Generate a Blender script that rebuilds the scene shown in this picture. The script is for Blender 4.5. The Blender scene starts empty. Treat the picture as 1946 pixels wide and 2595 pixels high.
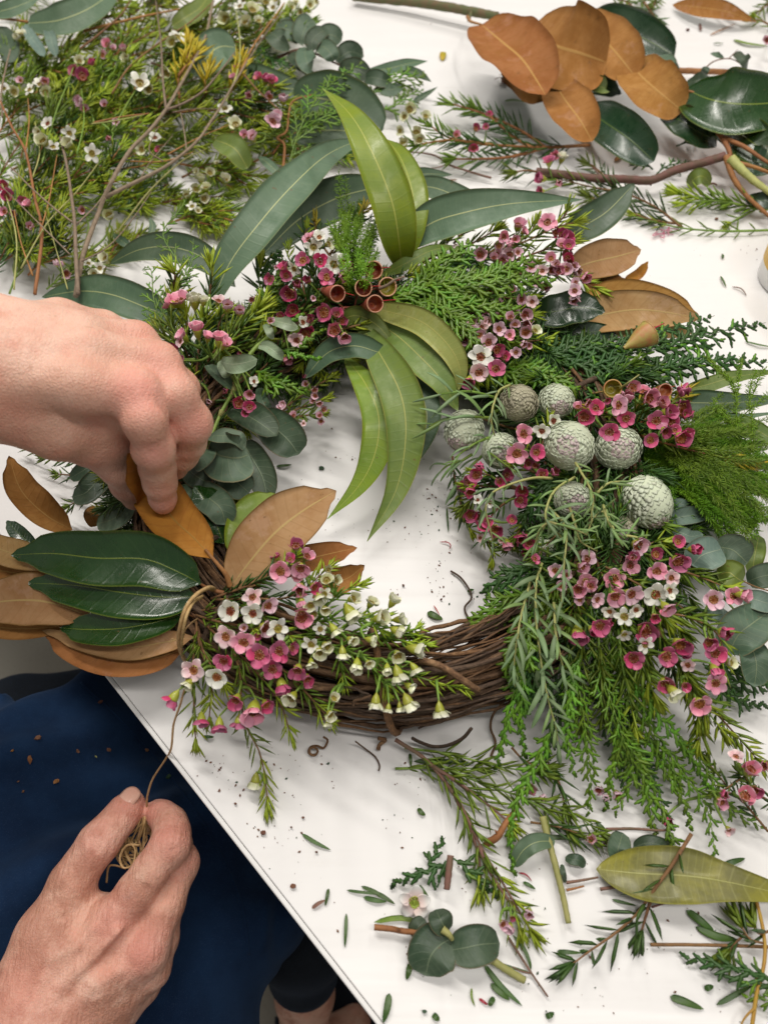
import bpy, math, random
import numpy as np
from mathutils import Vector, Matrix, Quaternion, noise
rnd = random.Random(7)
SC = bpy.context.scene
COL = SC.collection
R = math.radians
# ---------------------------------------------------------------- camera
PITCH, DIST, FPX = R(32.0), 0.55, 1951.0
CAM = Vector((0, -DIST*math.sin(PITCH), DIST*math.cos(PITCH)))
FWD = Vector((0, math.sin(PITCH), -math.cos(PITCH)))
UPV = Vector((0, math.cos(PITCH), math.sin(PITCH)))
RGT = Vector((1, 0, 0))
cd = bpy.data.cameras.new('camera'); cam = bpy.data.objects.new('camera', cd); COL.objects.link(cam)
cam.location = CAM; cam.rotation_euler = (PITCH, 0, 0)
cd.sensor_fit = 'HORIZONTAL'; cd.sensor_width = 7.3; cd.lens = 7.3*FPX/1946.0
cd.clip_start = 0.01; cd.clip_end = 50
cd.dof.use_dof = True; cd.dof.focus_distance = 0.50; cd.dof.aperture_fstop = 2.0
SC.camera = cam
# ---------------------------------------------------------------- light: an indoor room with ceiling lamps
w = bpy.data.worlds.new('World'); SC.world = w; w.use_nodes = True
bg = w.node_tree.nodes['Background']; bg.inputs[0].default_value = (1.0, .965, .915, 1); bg.inputs[1].default_value = 0.27
def area(name, loc, sx, sy, power, rotz=0, col=(1, .955, .89)):
    l = bpy.data.lights.new(name, 'AREA'); l.shape = 'RECTANGLE'; l.size = sx; l.size_y = sy; l.energy = power; l.color = col
    o = bpy.data.objects.new(name, l); COL.objects.link(o); o.location = loc; o.rotation_euler = (0, 0, rotz)
    d = (Vector((0, 0.05, 0))-Vector(loc)).normalized()
    q = d.to_track_quat('-Z', 'Y'); o.rotation_euler = (q.to_matrix() @ Matrix.Rotation(rotz, 3, 'Z')).to_euler()
    return o
area('ceiling_lamp', (-0.35, 0.75, 1.75), 1.3, .13, 26, R(-50))
area('ceiling_lamp', (0.75, 1.55, 1.75), 1.3, .13, 15, R(-50))
area('ceiling_lamp', (0.35, -0.35, 1.75), 1.3, .13, 13, R(-50))
SC.view_settings.view_transform = 'Standard'; SC.view_settings.look = 'None'
SC.view_settings.exposure = -0.03; SC.view_settings.gamma = 1.0
SC.render.engine = 'CYCLES'
SC.cycles.max_bounces = 6; SC.cycles.caustics_reflective = False; SC.cycles.caustics_refractive = False

# ---------------------------------------------------------------- pixel -> place
K = {'c1': (0, 0, 1.693), 'c2': (966, 0, 1.693), 'c3': (0, 640, 1.693), 'c4': (966, 640, 1.693), 'c5': (0, 1280, 1.693),
     'c6': (966, 1280, 1.693), 'c7': (0, 1860, 1.693), 'c8': (966, 1860, 1.693), 'F': (0, 0, 1/1.173), 'p': (0, 0, 1),
     'r1': (640, 520, 3.607), 'r2': (1080, 520, 3.607), 'r3': (1080, 920, 3.456), 'r4': (1440, 920, 3.279),
     'r5': (380, 1340, 3.607), 'r6': (740, 1400, 3.607), 'r7': (1340, 1340, 2.738), 'r8': (340, 700, 3.190)}
def P(k, x, y, h=0.0):
    """photo point (in crop k) at height h metres over the table top"""
    ox, oy, s = K[k]; px = ox+x/s; py = oy+y/s
    d = FWD+RGT*((px-973)/FPX)+UPV*((1297.5-py)/FPX)
    return CAM+d*((CAM.z-h)/(-d.z))
def MPP(p):     # metres per photo pixel at world point p
    return (p-CAM).dot(FWD)/FPX
def LP(k, pts, h=None):
    return [P(k, q[0], q[1], q[2] if len(q) > 2 else h) for q in pts]

# ---------------------------------------------------------------- materials
class NT:
    def __init__(s, name):
        m = bpy.data.materials.new(name); m.use_nodes = True; s.m = m; s.t = m.node_tree; s.n = s.t.nodes; s.l = s.t.links
        s.b = s.n['Principled BSDF']; s._tc = None
    def new(s, ty, **kw):
        x = s.n.new(ty)
        for k, v in kw.items(): setattr(x, k, v)
        return x
    def put(s, sock, v):
        if v is None: return
        if isinstance(v, (int, float)): sock.default_value = v
        elif isinstance(v, (tuple, list)):
            sock.default_value = (*v, 1) if (len(v) == 3 and len(sock.default_value) == 4) else v
        else: s.l.new(v, sock)
    def math(s, op, a, b=None, c=None, clamp=False):
        x = s.new('ShaderNodeMath', operation=op, use_clamp=clamp)
        s.put(x.inputs[0], a); s.put(x.inputs[1], b); s.put(x.inputs[2], c); return x.outputs[0]
    def mix(s, f, a, b, mode='MIX'):
        x = s.new('ShaderNodeMix', data_type='RGBA', blend_type=mode)
        s.put(x.inputs[0], f); s.put(x.inputs[6], a); s.put(x.inputs[7], b); return x.outputs[2]
    def tc(s, o='Object'):
        if s._tc is None: s._tc = s.new('ShaderNodeTexCoord')
        return s._tc.outputs[o]
    def noise(s, scale, detail=3, rough=.6, vec=None, out=0, dist=0):
        x = s.new('ShaderNodeTexNoise'); s.put(x.inputs['Scale'], scale); s.put(x.inputs['Detail'], detail)
        s.put(x.inputs['Roughness'], rough); s.put(x.inputs['Distortion'], dist); s.l.new(vec or s.tc(), x.inputs['Vector']); return x.outputs[out]
    def mapr(s, v, a, b, c=0, d=1, smooth=True):
        x = s.new('ShaderNodeMapRange', interpolation_type='SMOOTHSTEP' if smooth else 'LINEAR')
        s.put(x.inputs[0], v); s.put(x.inputs[1], a); s.put(x.inputs[2], b); s.put(x.inputs[3], c); s.put(x.inputs[4], d); return x.outputs[0]
    def rand(s): return s.new('ShaderNodeObjectInfo').outputs['Random']
    def bump(s, h, strength=.3, dist=.001):
        x = s.new('ShaderNodeBump'); s.put(x.inputs['Strength'], strength); s.put(x.inputs['Distance'], dist); s.l.new(h, x.inputs['Height'])
        s.l.new(x.outputs[0], s.b.inputs['Normal'])
    def hsv(s, col, h=.5, sa=1, v=1):
        x = s.new('ShaderNodeHueSaturation'); s.put(x.inputs[0], h); s.put(x.inputs[1], sa); s.put(x.inputs[2], v); s.put(x.inputs[4], col); return x.outputs[0]
    def fin(s, col, rough=.5, coat=0, sss=0, spec=.5, trans=0):
        s.put(s.b.inputs['Base Color'], col); s.put(s.b.inputs['Roughness'], rough); s.put(s.b.inputs['Specular IOR Level'], spec)
        if coat: s.put(s.b.inputs['Coat Weight'], coat); s.b.inputs['Coat Roughness'].default_value = .16
        if sss:
            s.b.inputs['Subsurface Weight'].default_value = sss; s.b.inputs['Subsurface Radius'].default_value = (1, .35, .18); s.b.inputs['Subsurface Scale'].default_value = .004
        if trans:
            # thin tissue lets some light through
            tr = s.new('ShaderNodeBsdfTranslucent'); s.put(tr.inputs[0], col)
            mx = s.new('ShaderNodeMixShader'); mx.inputs[0].default_value = trans
            s.l.new(s.b.outputs[0], mx.inputs[1]); s.l.new(tr.outputs[0], mx.inputs[2])
            s.l.new(mx.outputs[0], s.n['Material Output'].inputs[0])
        return s.m

def leaf_mat(name, base, alt, rib, rough=.45, coat=0, veins=.25, nv=14, vk=.9, mott=.5, bump=.25, edge=None, spec=.5, trans=0, spots=0, ribw=.05, vcol=None):
    s = NT(name); uv = s.tc('UV'); sep = s.new('ShaderNodeSeparateXYZ'); s.l.new(uv, sep.inputs[0]); u, v = sep.outputs[0], sep.outputs[1]
    va = s.math('MULTIPLY', s.math('ABSOLUTE', s.math('SUBTRACT', v, .5)), 2)
    ribf = s.math('SUBTRACT', 1, s.mapr(va, ribw*.35, ribw))
    wob = s.noise(60, 2)
    ph = s.math('ADD', s.math('SUBTRACT', s.math('MULTIPLY', u, nv), s.math('MULTIPLY', va, vk)), s.math('MULTIPLY', wob, .35))
    fr = s.math('ABSOLUTE', s.math('SUBTRACT', s.math('FRACT', ph), .5))
    vein = s.math('SUBTRACT', 1, s.mapr(fr, .02, .13))
    n1 = s.noise(45, 4, .65); n2 = s.noise(350, 3, .7)
    c = s.mix(s.mapr(n1, .35, .68, 0, mott), base, alt)
    rn = s.rand()
    c = s.hsv(c, s.math('ADD', .485, s.math('MULTIPLY', rn, .03)), 1, s.math('ADD', .86, s.math('MULTIPLY', rn, .28)))
    c = s.mix(s.mapr(n2, .3, .75, 0, .22), c, alt)
    c = s.mix(s.math('MULTIPLY', vein, veins), c, vcol or rib)
    if not edge: c = s.mix(s.mapr(s.noise(30, 5, .7), .50, .66, 0, .55), c, alt); c = s.mix(s.mapr(s.noise(75, 4, .75), .60, .72, 0, .35), c, (.10, .055, .022))
    blm = s.mapr(s.noise(24, 5, .75), .56, .66, 0, .30); c = s.mix(blm, c, s.hsv(c, .49, .72, 1.5))
    fle = s.mapr(s.noise(260, 2, .6), .70, .745, 0, .55); c = s.mix(fle, c, (.14, .075, .03))
    if spots:
        sp = s.mapr(s.noise(90, 4, .7), .66, .72, 0, spots); c = s.mix(sp, c, (.16, .07, .025))
    if edge:
        c = s.mix(s.mapr(va, .93, .985, 0, .9), c, edge)
    c = s.mix(s.math('MULTIPLY', ribf, .9), c, rib)
    hgt = s.math('ADD', s.math('MULTIPLY', ribf, .8), s.math('ADD', s.math('MULTIPLY', vein, .35), s.math('MULTIPLY', n2, .6)))
    s.bump(hgt, bump, .0006)
    rr = s.math('ADD', s.mapr(n1, .3, .7, rough*.75, rough*1.25), s.mapr(n2, .4, .8, 0, .12))
    return s.fin(c, rr, coat, 0, spec, trans)

def plain_mat(name, a, b, scale=200, rough=.6, bump=.2, coat=0, sss=0, rndv=.3, spec=.4, trans=0, hue=.02, dist=.0005):
    s = NT(name); n = s.noise(scale, 4, .65); c = s.mix(s.mapr(n, .32, .7), a, b)
    rn = s.rand(); c = s.hsv(c, s.math('ADD', .5-hue/2, s.math('MULTIPLY', rn, hue)), 1, s.math('ADD', 1-rndv/2, s.math('MULTIPLY', rn, rndv)))
    s.bump(n, bump, dist); return s.fin(c, rough, coat, sss, spec, trans)

M = {}
M['mag_green'] = leaf_mat('magnolia_leaf_green', (.010, .040, .005), (.018, .058, .007), (.18, .24, .03), .27, .25, .16, 13, 1.2, .6, .35, (.10, .14, .02), .6, ribw=.03, vcol=(.03, .075, .015))
M['mag_dark'] = leaf_mat('magnolia_leaf_dark', (.010, .036, .013), (.018, .052, .018), (.10, .16, .03), .30, .2, .12, 13, 1.2, .6, .35, (.09, .12, .03), .6, ribw=.03, vcol=(.03, .065, .025))
M['mag_brown'] = leaf_mat('magnolia_leaf_underside', (.37, .175, .052), (.27, .115, .030), (.44, .25, .08), .85, 0, .22, 13, 1.2, .8, .35, None, .2, vcol=(.25, .11, .03))
M['mag_tan'] = leaf_mat('magnolia_leaf_tan', (.42, .27, .12), (.33, .19, .075), (.42, .30, .12), .8, 0, .22, 13, 1.2, .8, .3, (.20, .11, .03), .2, vcol=(.25, .14, .05))
M['mag_orange'] = leaf_mat('magnolia_leaf_orange', (.40, .165, .028), (.31, .115, .022), (.33, .18, .04), .8, 0, .22, 13, 1.2, .8, .35, None, .2, vcol=(.26, .10, .02))
M['euc_blue'] = leaf_mat('gum_leaf_blue_green', (.105, .165, .098), (.075, .13, .075), (.42, .45, .20), .5, 0, .13, 26, .5, .7, .2, (.17, .21, .10), .4, ribw=.035, vcol=(.15, .21, .12))
M['euc_dark'] = leaf_mat('gum_leaf_dark', (.050, .092, .050), (.072, .118, .062), (.33, .36, .15), .45, 0, .13, 26, .5, .7, .2, (.16, .18, .07), .4, ribw=.035, vcol=(.09, .16, .10))
M['euc_yellow'] = leaf_mat('gum_leaf_yellow_green', (.21, .28, .016), (.14, .22, .018), (.40, .42, .08), .42, .1, .2, 24, .5, .8, .2, (.28, .30, .03), .45, ribw=.045, trans=.12, vcol=(.19, .25, .04))
M['euc_olive'] = leaf_mat('gum_leaf_olive', (.155, .205, .035), (.11, .165, .035), (.36, .36, .09), .45, 0, .18, 24, .5, .8, .2, (.26, .26, .06), .4, ribw=.04, vcol=(.15, .20, .07), trans=.08)
M['euc_spot'] = leaf_mat('gum_leaf_spotted', (.25, .30, .085), (.28, .30, .07), (.38, .36, .10), .5, 0, .15, 24, .5, .8, .2, (.33, .29, .06), .4, spots=.3, ribw=.04)
M['euc_spot2'] = leaf_mat('fallen_gum_leaf', (.25, .23, .028), (.13, .125, .03), (.36, .36, .12), .42, .1, .16, 22, .5, 1., .2, (.26, .25, .05), .4, ribw=.03)
M['euc_round'] = leaf_mat('round_gum_leaf', (.060, .105, .062), (.105, .15, .10), (.17, .21, .12), .5, 0, .2, 9, 1.6, .9, .3, (.17, .15, .08), .35, ribw=.04)
M['euc_round_dark'] = leaf_mat('round_gum_leaf_dark', (.032, .060, .032), (.064, .094, .056), (.13, .17, .10), .45, 0, .15, 9, 1.6, .9, .3, (.15, .12, .07), .4, ribw=.04)
M['euc_silver'] = leaf_mat('round_gum_leaf_silver', (.15, .215, .17), (.09, .14, .115), (.25, .30, .22), .55, 0, .15, 9, 1.6, .9, .3, (.22, .24, .17), .35, ribw=.04)
M['euc_pale'] = leaf_mat('pale_young_gum_leaf', (.26, .33, .22), (.17, .25, .14), (.36, .42, .28), .5, 0, .2, 9, 1.6, .9, .3, None, .4)
M['stem_green'] = plain_mat('green_stem', (.20, .30, .05), (.13, .22, .035), 150, .5)
M['stem_pale'] = plain_mat('pale_stem', (.38, .37, .13), (.30, .31, .10), 150, .6)
M['stem_brown'] = plain_mat('brown_twig', (.22, .11, .045), (.15, .075, .035), 250, .75, .4)
M['stem_orange'] = plain_mat('orange_brown_branch', (.36, .165, .055), (.25, .11, .04), 120, .7, .4)
M['stem_grey'] = plain_mat('grey_brown_twig', (.24, .175, .125), (.16, .115, .08), 250, .8, .5)
M['stem_purple'] = plain_mat('purple_brown_branch', (.20, .095, .075), (.13, .085, .05), 120, .7, .4)
M['stem_mossy'] = plain_mat('mossy_branch', (.10, .13, .05), (.17, .115, .06), 120, .75, .5)
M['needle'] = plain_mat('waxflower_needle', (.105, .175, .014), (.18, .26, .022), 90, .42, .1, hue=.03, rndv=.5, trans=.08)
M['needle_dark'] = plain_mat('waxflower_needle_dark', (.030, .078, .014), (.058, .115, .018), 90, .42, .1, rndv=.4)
M['needle_lime'] = plain_mat('waxflower_needle_lime', (.27, .37, .02), (.36, .42, .03), 90, .42, .1, rndv=.4, trans=.1)
M['needle_yellow'] = plain_mat('waxflower_needle_yellow', (.50, .36, .015), (.40, .36, .02), 90, .45, .1)
M['grey_leaf'] = plain_mat('grey_green_linear_leaf', (.14, .22, .105), (.19, .27, .12), 90, .5, .1, rndv=.35, trans=.08)
M['grey_lime'] = plain_mat('light_green_linear_leaf', (.20, .31, .09), (.15, .25, .085), 90, .5, .1, rndv=.35, trans=.08)
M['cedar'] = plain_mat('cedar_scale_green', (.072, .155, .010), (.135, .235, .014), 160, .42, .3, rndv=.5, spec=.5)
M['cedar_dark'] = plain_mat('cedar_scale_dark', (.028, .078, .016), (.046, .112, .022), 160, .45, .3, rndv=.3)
M['cedar_lime'] = plain_mat('cedar_scale_light', (.13, .28, .02), (.09, .22, .022), 160, .4, .3, rndv=.4)
M['fern'] = plain_mat('plume_fern_green', (.12, .27, .012), (.22, .38, .02), 60, .45, .1, rndv=.4, trans=.1)
M['calyx'] = plain_mat('waxflower_calyx', (.26, .34, .03), (.36, .30, .04), 250, .4, .2, coat=.2)
def petal_mat(name, a, b, edge):
    s = NT(name); uv = s.tc('UV'); sep = s.new('ShaderNodeSeparateXYZ'); s.l.new(uv, sep.inputs[0]); rr = sep.outputs[0]
    n = s.noise(260, 3); c = s.mix(s.mapr(rr, .1, .9), a, b)
    c = s.mix(s.mapr(n, .35, .7, 0, .35), c, edge)
    c = s.mix(s.mapr(rr, .8, 1., 0, .55), c, edge)
    rn = s.rand(); c = s.hsv(c, s.math('ADD', .49, s.math('MULTIPLY', rn, .02)), s.math('ADD', .85, s.math('MULTIPLY', rn, .25)), s.math('ADD', .82, s.math('MULTIPLY', rn, .36)))
    s.bump(n, .2, .0004); return s.fin(c, .4, .15, 0, .4, .15)
M['pet_magenta'] = petal_mat('petal_magenta', (.47, .05, .155), (.58, .10, .235), (.74, .27, .40))
M['pet_plum'] = petal_mat('petal_plum', (.30, .025, .09), (.40, .055, .15), (.56, .16, .26))
M['pet_pink'] = petal_mat('petal_pink', (.66, .20, .32), (.76, .34, .45), (.90, .62, .68))
M['pet_lilac'] = petal_mat('petal_lilac', (.66, .36, .46), (.78, .53, .61), (.88, .73, .77))
M['pet_blush'] = petal_mat('petal_blush', (.70, .40, .44), (.80, .62, .62), (.86, .74, .72))
M['pet_white'] = petal_mat('petal_white', (.68, .68, .58), (.80, .79, .72), (.86, .85, .80))
M['cup_green'] = plain_mat('flower_cup_green_pink_rim', (.25, .36, .04), (.33, .40, .07), 500, .35, .3)
M['pet_clear'] = petal_mat('petal_translucent', (.78, .60, .56), (.74, .73, .70), (.76, .75, .73))
M['pet_cream'] = petal_mat('petal_cream', (.60, .62, .34), (.80, .79, .62), (.86, .86, .74))
M['stem_yellow'] = plain_mat('yellow_brown_stalk', (.42, .27, .03), (.34, .16, .03), 90, .5)
M['cup_red'] = plain_mat('flower_cup_dark_red', (.16, .022, .014), (.30, .085, .018), 900, .35, .4, coat=.3)
M['cup_olive'] = plain_mat('flower_cup_olive', (.30, .27, .03), (.22, .14, .02), 900, .35, .4, coat=.3)
M['cup_brown'] = plain_mat('flower_cup_orange_brown', (.34, .12, .02), (.22, .06, .02), 900, .4, .4, coat=.2)
M['stamen'] = plain_mat('stamen_cream', (.62, .42, .22), (.50, .22, .12), 900, .5, .1)
M['cone'] = plain_mat('silver_cone_scale', (.48, .55, .38), (.74, .76, .64), 260, .75, .5, rndv=.20, hue=.03, dist=.0008)
M['cone_brown'] = plain_mat('brown_grey_cone_scale', (.31, .29, .19), (.46, .43, .32), 300, .7, .4, rndv=.35, dist=.0008)
M['cone_tip'] = plain_mat('white_felted_cone_scale', (.66, .60, .57), (.36, .22, .24), 500, .8, .4, rndv=.4, dist=.0008)
M['cone_core'] = plain_mat('cone_core', (.46, .52, .36), (.58, .60, .47), 500, .9)
M['nut'] = plain_mat('gumnut_red_brown', (.44, .13, .07), (.30, .07, .04), 180, .5, .3)
M['nut_green'] = plain_mat('gumnut_yellow_green', (.36, .30, .08), (.42, .16, .07), 130, .45, .3)
M['nut_in'] = plain_mat('gumnut_hollow', (.26, .045, .03), (.36, .11, .04), 200, .5, .3)
M['nut_rim'] = plain_mat('gumnut_rim', (.45, .20, .13), (.55, .30, .20), 300, .5, .3)
M['stigma'] = plain_mat('red_stigma', (.42, .025, .03), (.30, .02, .03), 300, .4)
M['raffia'] = plain_mat('raffia_strand', (.50, .33, .16), (.36, .22, .09), 300, .75, .5, dist=.001)
M['bud'] = plain_mat('brown_bud', (.16, .07, .04), (.24, .12, .06), 300, .6)
def bark():
    s = NT('grapevine_bark'); n = s.noise(120, 5, .7); n2 = s.noise(1100, 4, .7)
    mp = s.new('ShaderNodeMapping'); s.l.new(s.tc('UV'), mp.inputs[0]); mp.inputs['Scale'].default_value = (30, 9, 1)
    st = s.noise(1.0, 5, .75, vec=mp.outputs[0])
    c = s.mix(s.mapr(st, .3, .72), (.050, .027, .016), (.19, .11, .062)); c = s.mix(s.mapr(n, .5, .75, 0, .6), c, (.33, .21, .12))
    rn = s.rand(); c = s.hsv(c, .5, s.math('ADD', .8, s.math('MULTIPLY', rn, .35)), s.math('ADD', .55, s.math('MULTIPLY', rn, .95)))
    c = s.mix(s.mapr(n2, .6, .72, 0, .5), c, (.03, .018, .012))
    s.bump(s.math('ADD', st, s.math('MULTIPLY', n2, .4)), .8, .0009); return s.fin(c, .78, 0, 0, .3)
M['bark'] = bark()
def tablemat():
    s = NT('white_table_top'); co = s.tc('Object')
    n = s.noise(5, 4, .6); n2 = s.noise(700, 2, .5); n3 = s.noise(22, 5, .7)
    c = s.mix(s.mapr(n, .3, .7), (.78, .765, .755), (.745, .73, .725))
    sp = s.mapr(s.noise(420, 2, .6), .735, .76, 0, .5); msk = s.mapr(n3, .5, .62)
    c = s.mix(s.math('MULTIPLY', sp, msk), c, (.20, .15, .10))
    mp = s.new('ShaderNodeMapping'); s.l.new(co, mp.inputs[0]); mp.inputs['Rotation'].default_value = (0, 0, R(48)); mp.inputs['Scale'].default_value = (4, 70, 1)
    sm = s.noise(1, 4, .6, vec=mp.outputs[0])
    c = s.mix(s.math('MULTIPLY', s.mapr(sm, .5, .72, 0, .42), s.mapr(n3, .45, .7)), c, (.62, .59, .57))  # grey streaks: smears and soft streaky reflections put into the table colour
    s.bump(n2, .05, .0003); return s.fin(c, s.mapr(sm, .35, .7, .28, .5), 0, 0, .4)
M['table'] = tablemat()
M['table_edge'] = plain_mat('white_table_edging', (.74, .73, .72), (.70, .69, .68), 60, .4, .05, rndv=0)
def floormat():
    s = NT('vinyl_floor'); n = s.noise(3, 4); n2 = s.noise(240, 3, .7)
    c = s.mix(s.mapr(n, .3, .7), (.30, .275, .225), (.36, .335, .28)); c = s.mix(s.mapr(n2, .55, .7, 0, .4), c, (.20, .18, .14))
    s.bump(n2, .1, .0005); return s.fin(c, .5, 0, 0, .4)
M['floor'] = floormat()
def cloth(name, a, b, weave=2600, rough=.9, sheen=.5):
    s = NT(name); mp = s.new('ShaderNodeMapping'); s.l.new(s.tc(), mp.inputs[0])
    w1 = s.new('ShaderNodeTexWave', wave_type='BANDS', bands_direction='DIAGONAL'); w1.inputs['Scale'].default_value = weave/6; s.l.new(mp.outputs[0], w1.inputs[0]); w1.inputs['Distortion'].default_value = 1.5
    n = s.noise(14, 5, .65); n2 = s.noise(900, 3, .7)
    c = s.mix(s.mapr(n, .3, .7), a, b); c = s.mix(s.mapr(n2, .5, .8, 0, .25), c, (.02, .035, .08))
    s.bump(s.math('ADD', n, s.math('MULTIPLY', n2, .3)), .5, .0008)
    c = s.mix(s.mapr(s.noise(1500, 2, .5), .62, .70, 0, .35), c, (.05, .08, .15)); s.b.inputs['Sheen Weight'].default_value = sheen; s.b.inputs['Sheen Roughness'].default_value = .5; s.b.inputs['Sheen Tint'].default_value = (.25, .4, .7, 1)
    return s.fin(c, rough, 0, 0, .15)
M['navy'] = cloth('navy_cloth', (.004, .014, .042), (.009, .030, .080), sheen=.10)
M['black'] = cloth('black_cloth', (.008, .010, .014), (.014, .017, .022), sheen=.08)
def skinmat():
    s = NT('skin'); at = s.new('ShaderNodeAttribute', attribute_name='flush'); fl = at.outputs['Fac']
    n = s.noise(55, 4, .6); n2 = s.noise(16, 3, .6); n3 = s.noise(700, 4, .7)
    c = s.mix(s.mapr(n2, .3, .7), (.62, .34, .245), (.74, .47, .365)); c = s.mix(s.mapr(n, .42, .68, 0, .6), c, (.62, .27, .195))
    ag = s.new('ShaderNodeAttribute', attribute_name='age').outputs['Fac']; mt = s.noise(34, 5, .7)
    c = s.mix(s.math('MULTIPLY', s.mapr(mt, .42, .60, 0, .85), ag), c, (.44, .20, .135)); c = s.mix(s.math('MULTIPLY', s.mapr(mt, .60, .75, 0, .5), ag), c, (.40, .26, .22))
    c = s.mix(s.math('MULTIPLY', fl, .7), c, (.68, .27, .22)); c = s.mix(s.mapr(n3, .55, .75, 0, .22), c, (.40, .18, .12))
    frk = s.mapr(s.noise(150, 2, .5), .68, .74, 0, .3); c = s.mix(frk, c, (.36, .17, .09))
    vo = s.new('ShaderNodeTexVoronoi', feature='DISTANCE_TO_EDGE'); vo.inputs['Scale'].default_value = 520
    s.l.new(s.new('ShaderNodeVectorMath', operation='ADD').outputs[0], vo.inputs[0]) if False else s.l.new(s.tc(), vo.inputs['Vector'])
    hgt = s.math('ADD', s.math('MULTIPLY', s.mapr(vo.outputs[0], 0, .25), .35), s.math('ADD', s.math('MULTIPLY', n3, .5), s.math('MULTIPLY', s.noise(170, 3, .6), 1.2)))
    wr = s.new('ShaderNodeMapping'); s.l.new(s.tc(), wr.inputs[0]); wr.inputs['Rotation'].default_value = (0, 0, R(38)); wr.inputs['Scale'].default_value = (420, 90, 200)
    wn = s.noise(1, 4, .65, vec=wr.outputs[0]); hgt = s.math('ADD', hgt, s.math('MULTIPLY', wn, s.math('ADD', .8, s.math('MULTIPLY', ag, 4.5))))
    s.bump(hgt, .48, .0009); return s.fin(c, s.mapr(n, .3, .7, .36, .54), 0, .16, .38)
M['skin'] = skinmat()
M['nail'] = plain_mat('fingernail', (.56, .31, .235), (.62, .38, .29), 120, .28, .05, coat=.3, rndv=.05)
M['crumb_brown'] = plain_mat('bark_crumb', (.17, .07, .04), (.10, .045, .03), 300, .8, rndv=.6)
M['crumb_green'] = plain_mat('leaf_crumb', (.02, .055, .025), (.04, .085, .035), 300, .5, rndv=.5)
M['cup_white'] = plain_mat('white_plastic', (.78, .78, .77), (.74, .74, .74), 40, .35, .03, rndv=0)
M['cup_yellow'] = plain_mat('yellow_band', (.75, .42, .06), (.70, .38, .05), 40, .45, .03, rndv=0)

# ---------------------------------------------------------------- mesh helpers
class MB:
    def __init__(s): s.v = []; s.f = []; s.uv = []; s.mi = []
    def add(s, vs, fs, uvs=None, mi=0):
        o = len(s.v); s.v.extend(vs); s.f.extend([tuple(i+o for i in f) for f in fs]); s.mi.extend([mi]*len(fs))
        s.uv.extend(uvs if uvs is not None else [(0.5, 0.5)]*len(vs))
    def empty(s): return not s.v
    def mesh(s, name, mats, base=Vector((0, 0, 0)), smooth=True):
        me = bpy.data.meshes.new(name)
        co = np.array([tuple(p) for p in s.v], dtype=np.float64)-np.array(base)
        me.from_pydata([tuple(c) for c in co.tolist()], [], s.f)
        if not isinstance(mats, (list, tuple)): mats = [mats]
        for m in mats: me.materials.append(m)
        if len(mats) > 1: me.polygons.foreach_set('material_index', s.mi)
        li = np.empty(len(me.loops), dtype=np.int32); me.loops.foreach_get('vertex_index', li)
        ul = me.uv_layers.new(name='UVMap'); ul.data.foreach_set('uv', np.array(s.uv, dtype=np.float32)[li].ravel())
        if smooth: me.polygons.foreach_set('use_smooth', [True]*len(me.polygons))
        me.update(); return me
    def build(s, name, mats, parent=None, kind=None, smooth=True, label=None):
        base = parent_loc(parent) if parent else Vector((0, 0, 0))
        o = bpy.data.objects.new(name, s.mesh(name, mats, base, smooth)); COL.objects.link(o)
        if parent: o.parent = parent
        if kind: o['kind'] = kind
        if label: o['label'] = label
        return o
def parent_loc(o):
    l = Vector((0, 0, 0))
    while o: l = l+o.location; o = o.parent
    return l
def thing(name, label, cat, loc, group=None):
    o = bpy.data.objects.new(name, None); COL.objects.link(o); o.location = loc; o.empty_display_size = .01
    o['label'] = label; o['category'] = cat
    if group: o['group'] = group
    return o
def tag(o, label, cat, group=None, kind=None):
    o['label'] = label; o['category'] = cat
    if group: o['group'] = group
    if kind: o['kind'] = kind
    return o
def crom(pts, n):
    """Catmull-Rom through pts (tuples of any length), n samples"""
    A = np.array([list(p) for p in pts], dtype=float)
    if len(A) == 2: return [A[0]+(A[1]-A[0])*t for t in np.linspace(0, 1, n)]
    E = np.vstack([2*A[0]-A[1], A, 2*A[-1]-A[-2]]); out = []
    for t in np.linspace(0, len(A)-1-1e-9, n):
        i = int(t); f = t-i; p0, p1, p2, p3 = E[i:i+4]
        out.append(.5*((2*p1)+(-p0+p2)*f+(2*p0-5*p1+4*p2-p3)*f*f+(-p0+3*p1-3*p2+p3)*f**3))
    return out
def frames(C):
    n = len(C); T = []
    for i in range(n):
        t = C[min(i+1, n-1)]-C[max(i-1, 0)]; T.append(t.normalized() if t.length > 1e-9 else Vector((0, 0, 1)))
    return T
def tube(mb, C, rads, sides=6, cap=True, mi=0, flat=1.0, bumpy=0):
    C = [Vector(c) for c in C]; n = len(C); T = frames(C)
    if not hasattr(rads, '__len__'): rads = [rads]*n
    a = T[0].orthogonal().normalized(); vs = []; fs = []; uvs = []
    L = 0
    for i in range(n):
        a = (a-T[i]*a.dot(T[i])); a = a.normalized() if a.length > 1e-6 else T[i].orthogonal().normalized(); b = T[i].cross(a)
        if i: L += (C[i]-C[i-1]).length
        for k in range(sides):
            th = 2*math.pi*k/sides; r = rads[i]*(1+(rnd.uniform(-bumpy, bumpy) if bumpy else 0))
            vs.append(C[i]+a*(math.cos(th)*r)+b*(math.sin(th)*r*flat)); uvs.append((L*10, k/sides))
        if i:
            o = (i-1)*sides
            for k in range(sides): fs.append((o+k, o+(k+1) % sides, o+sides+(k+1) % sides, o+sides+k))
    if cap:
        fs.append(tuple(range(sides-1, -1, -1))); fs.append(tuple(range((n-1)*sides, n*sides)))
    mb.add(vs, fs, uvs, mi)
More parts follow.
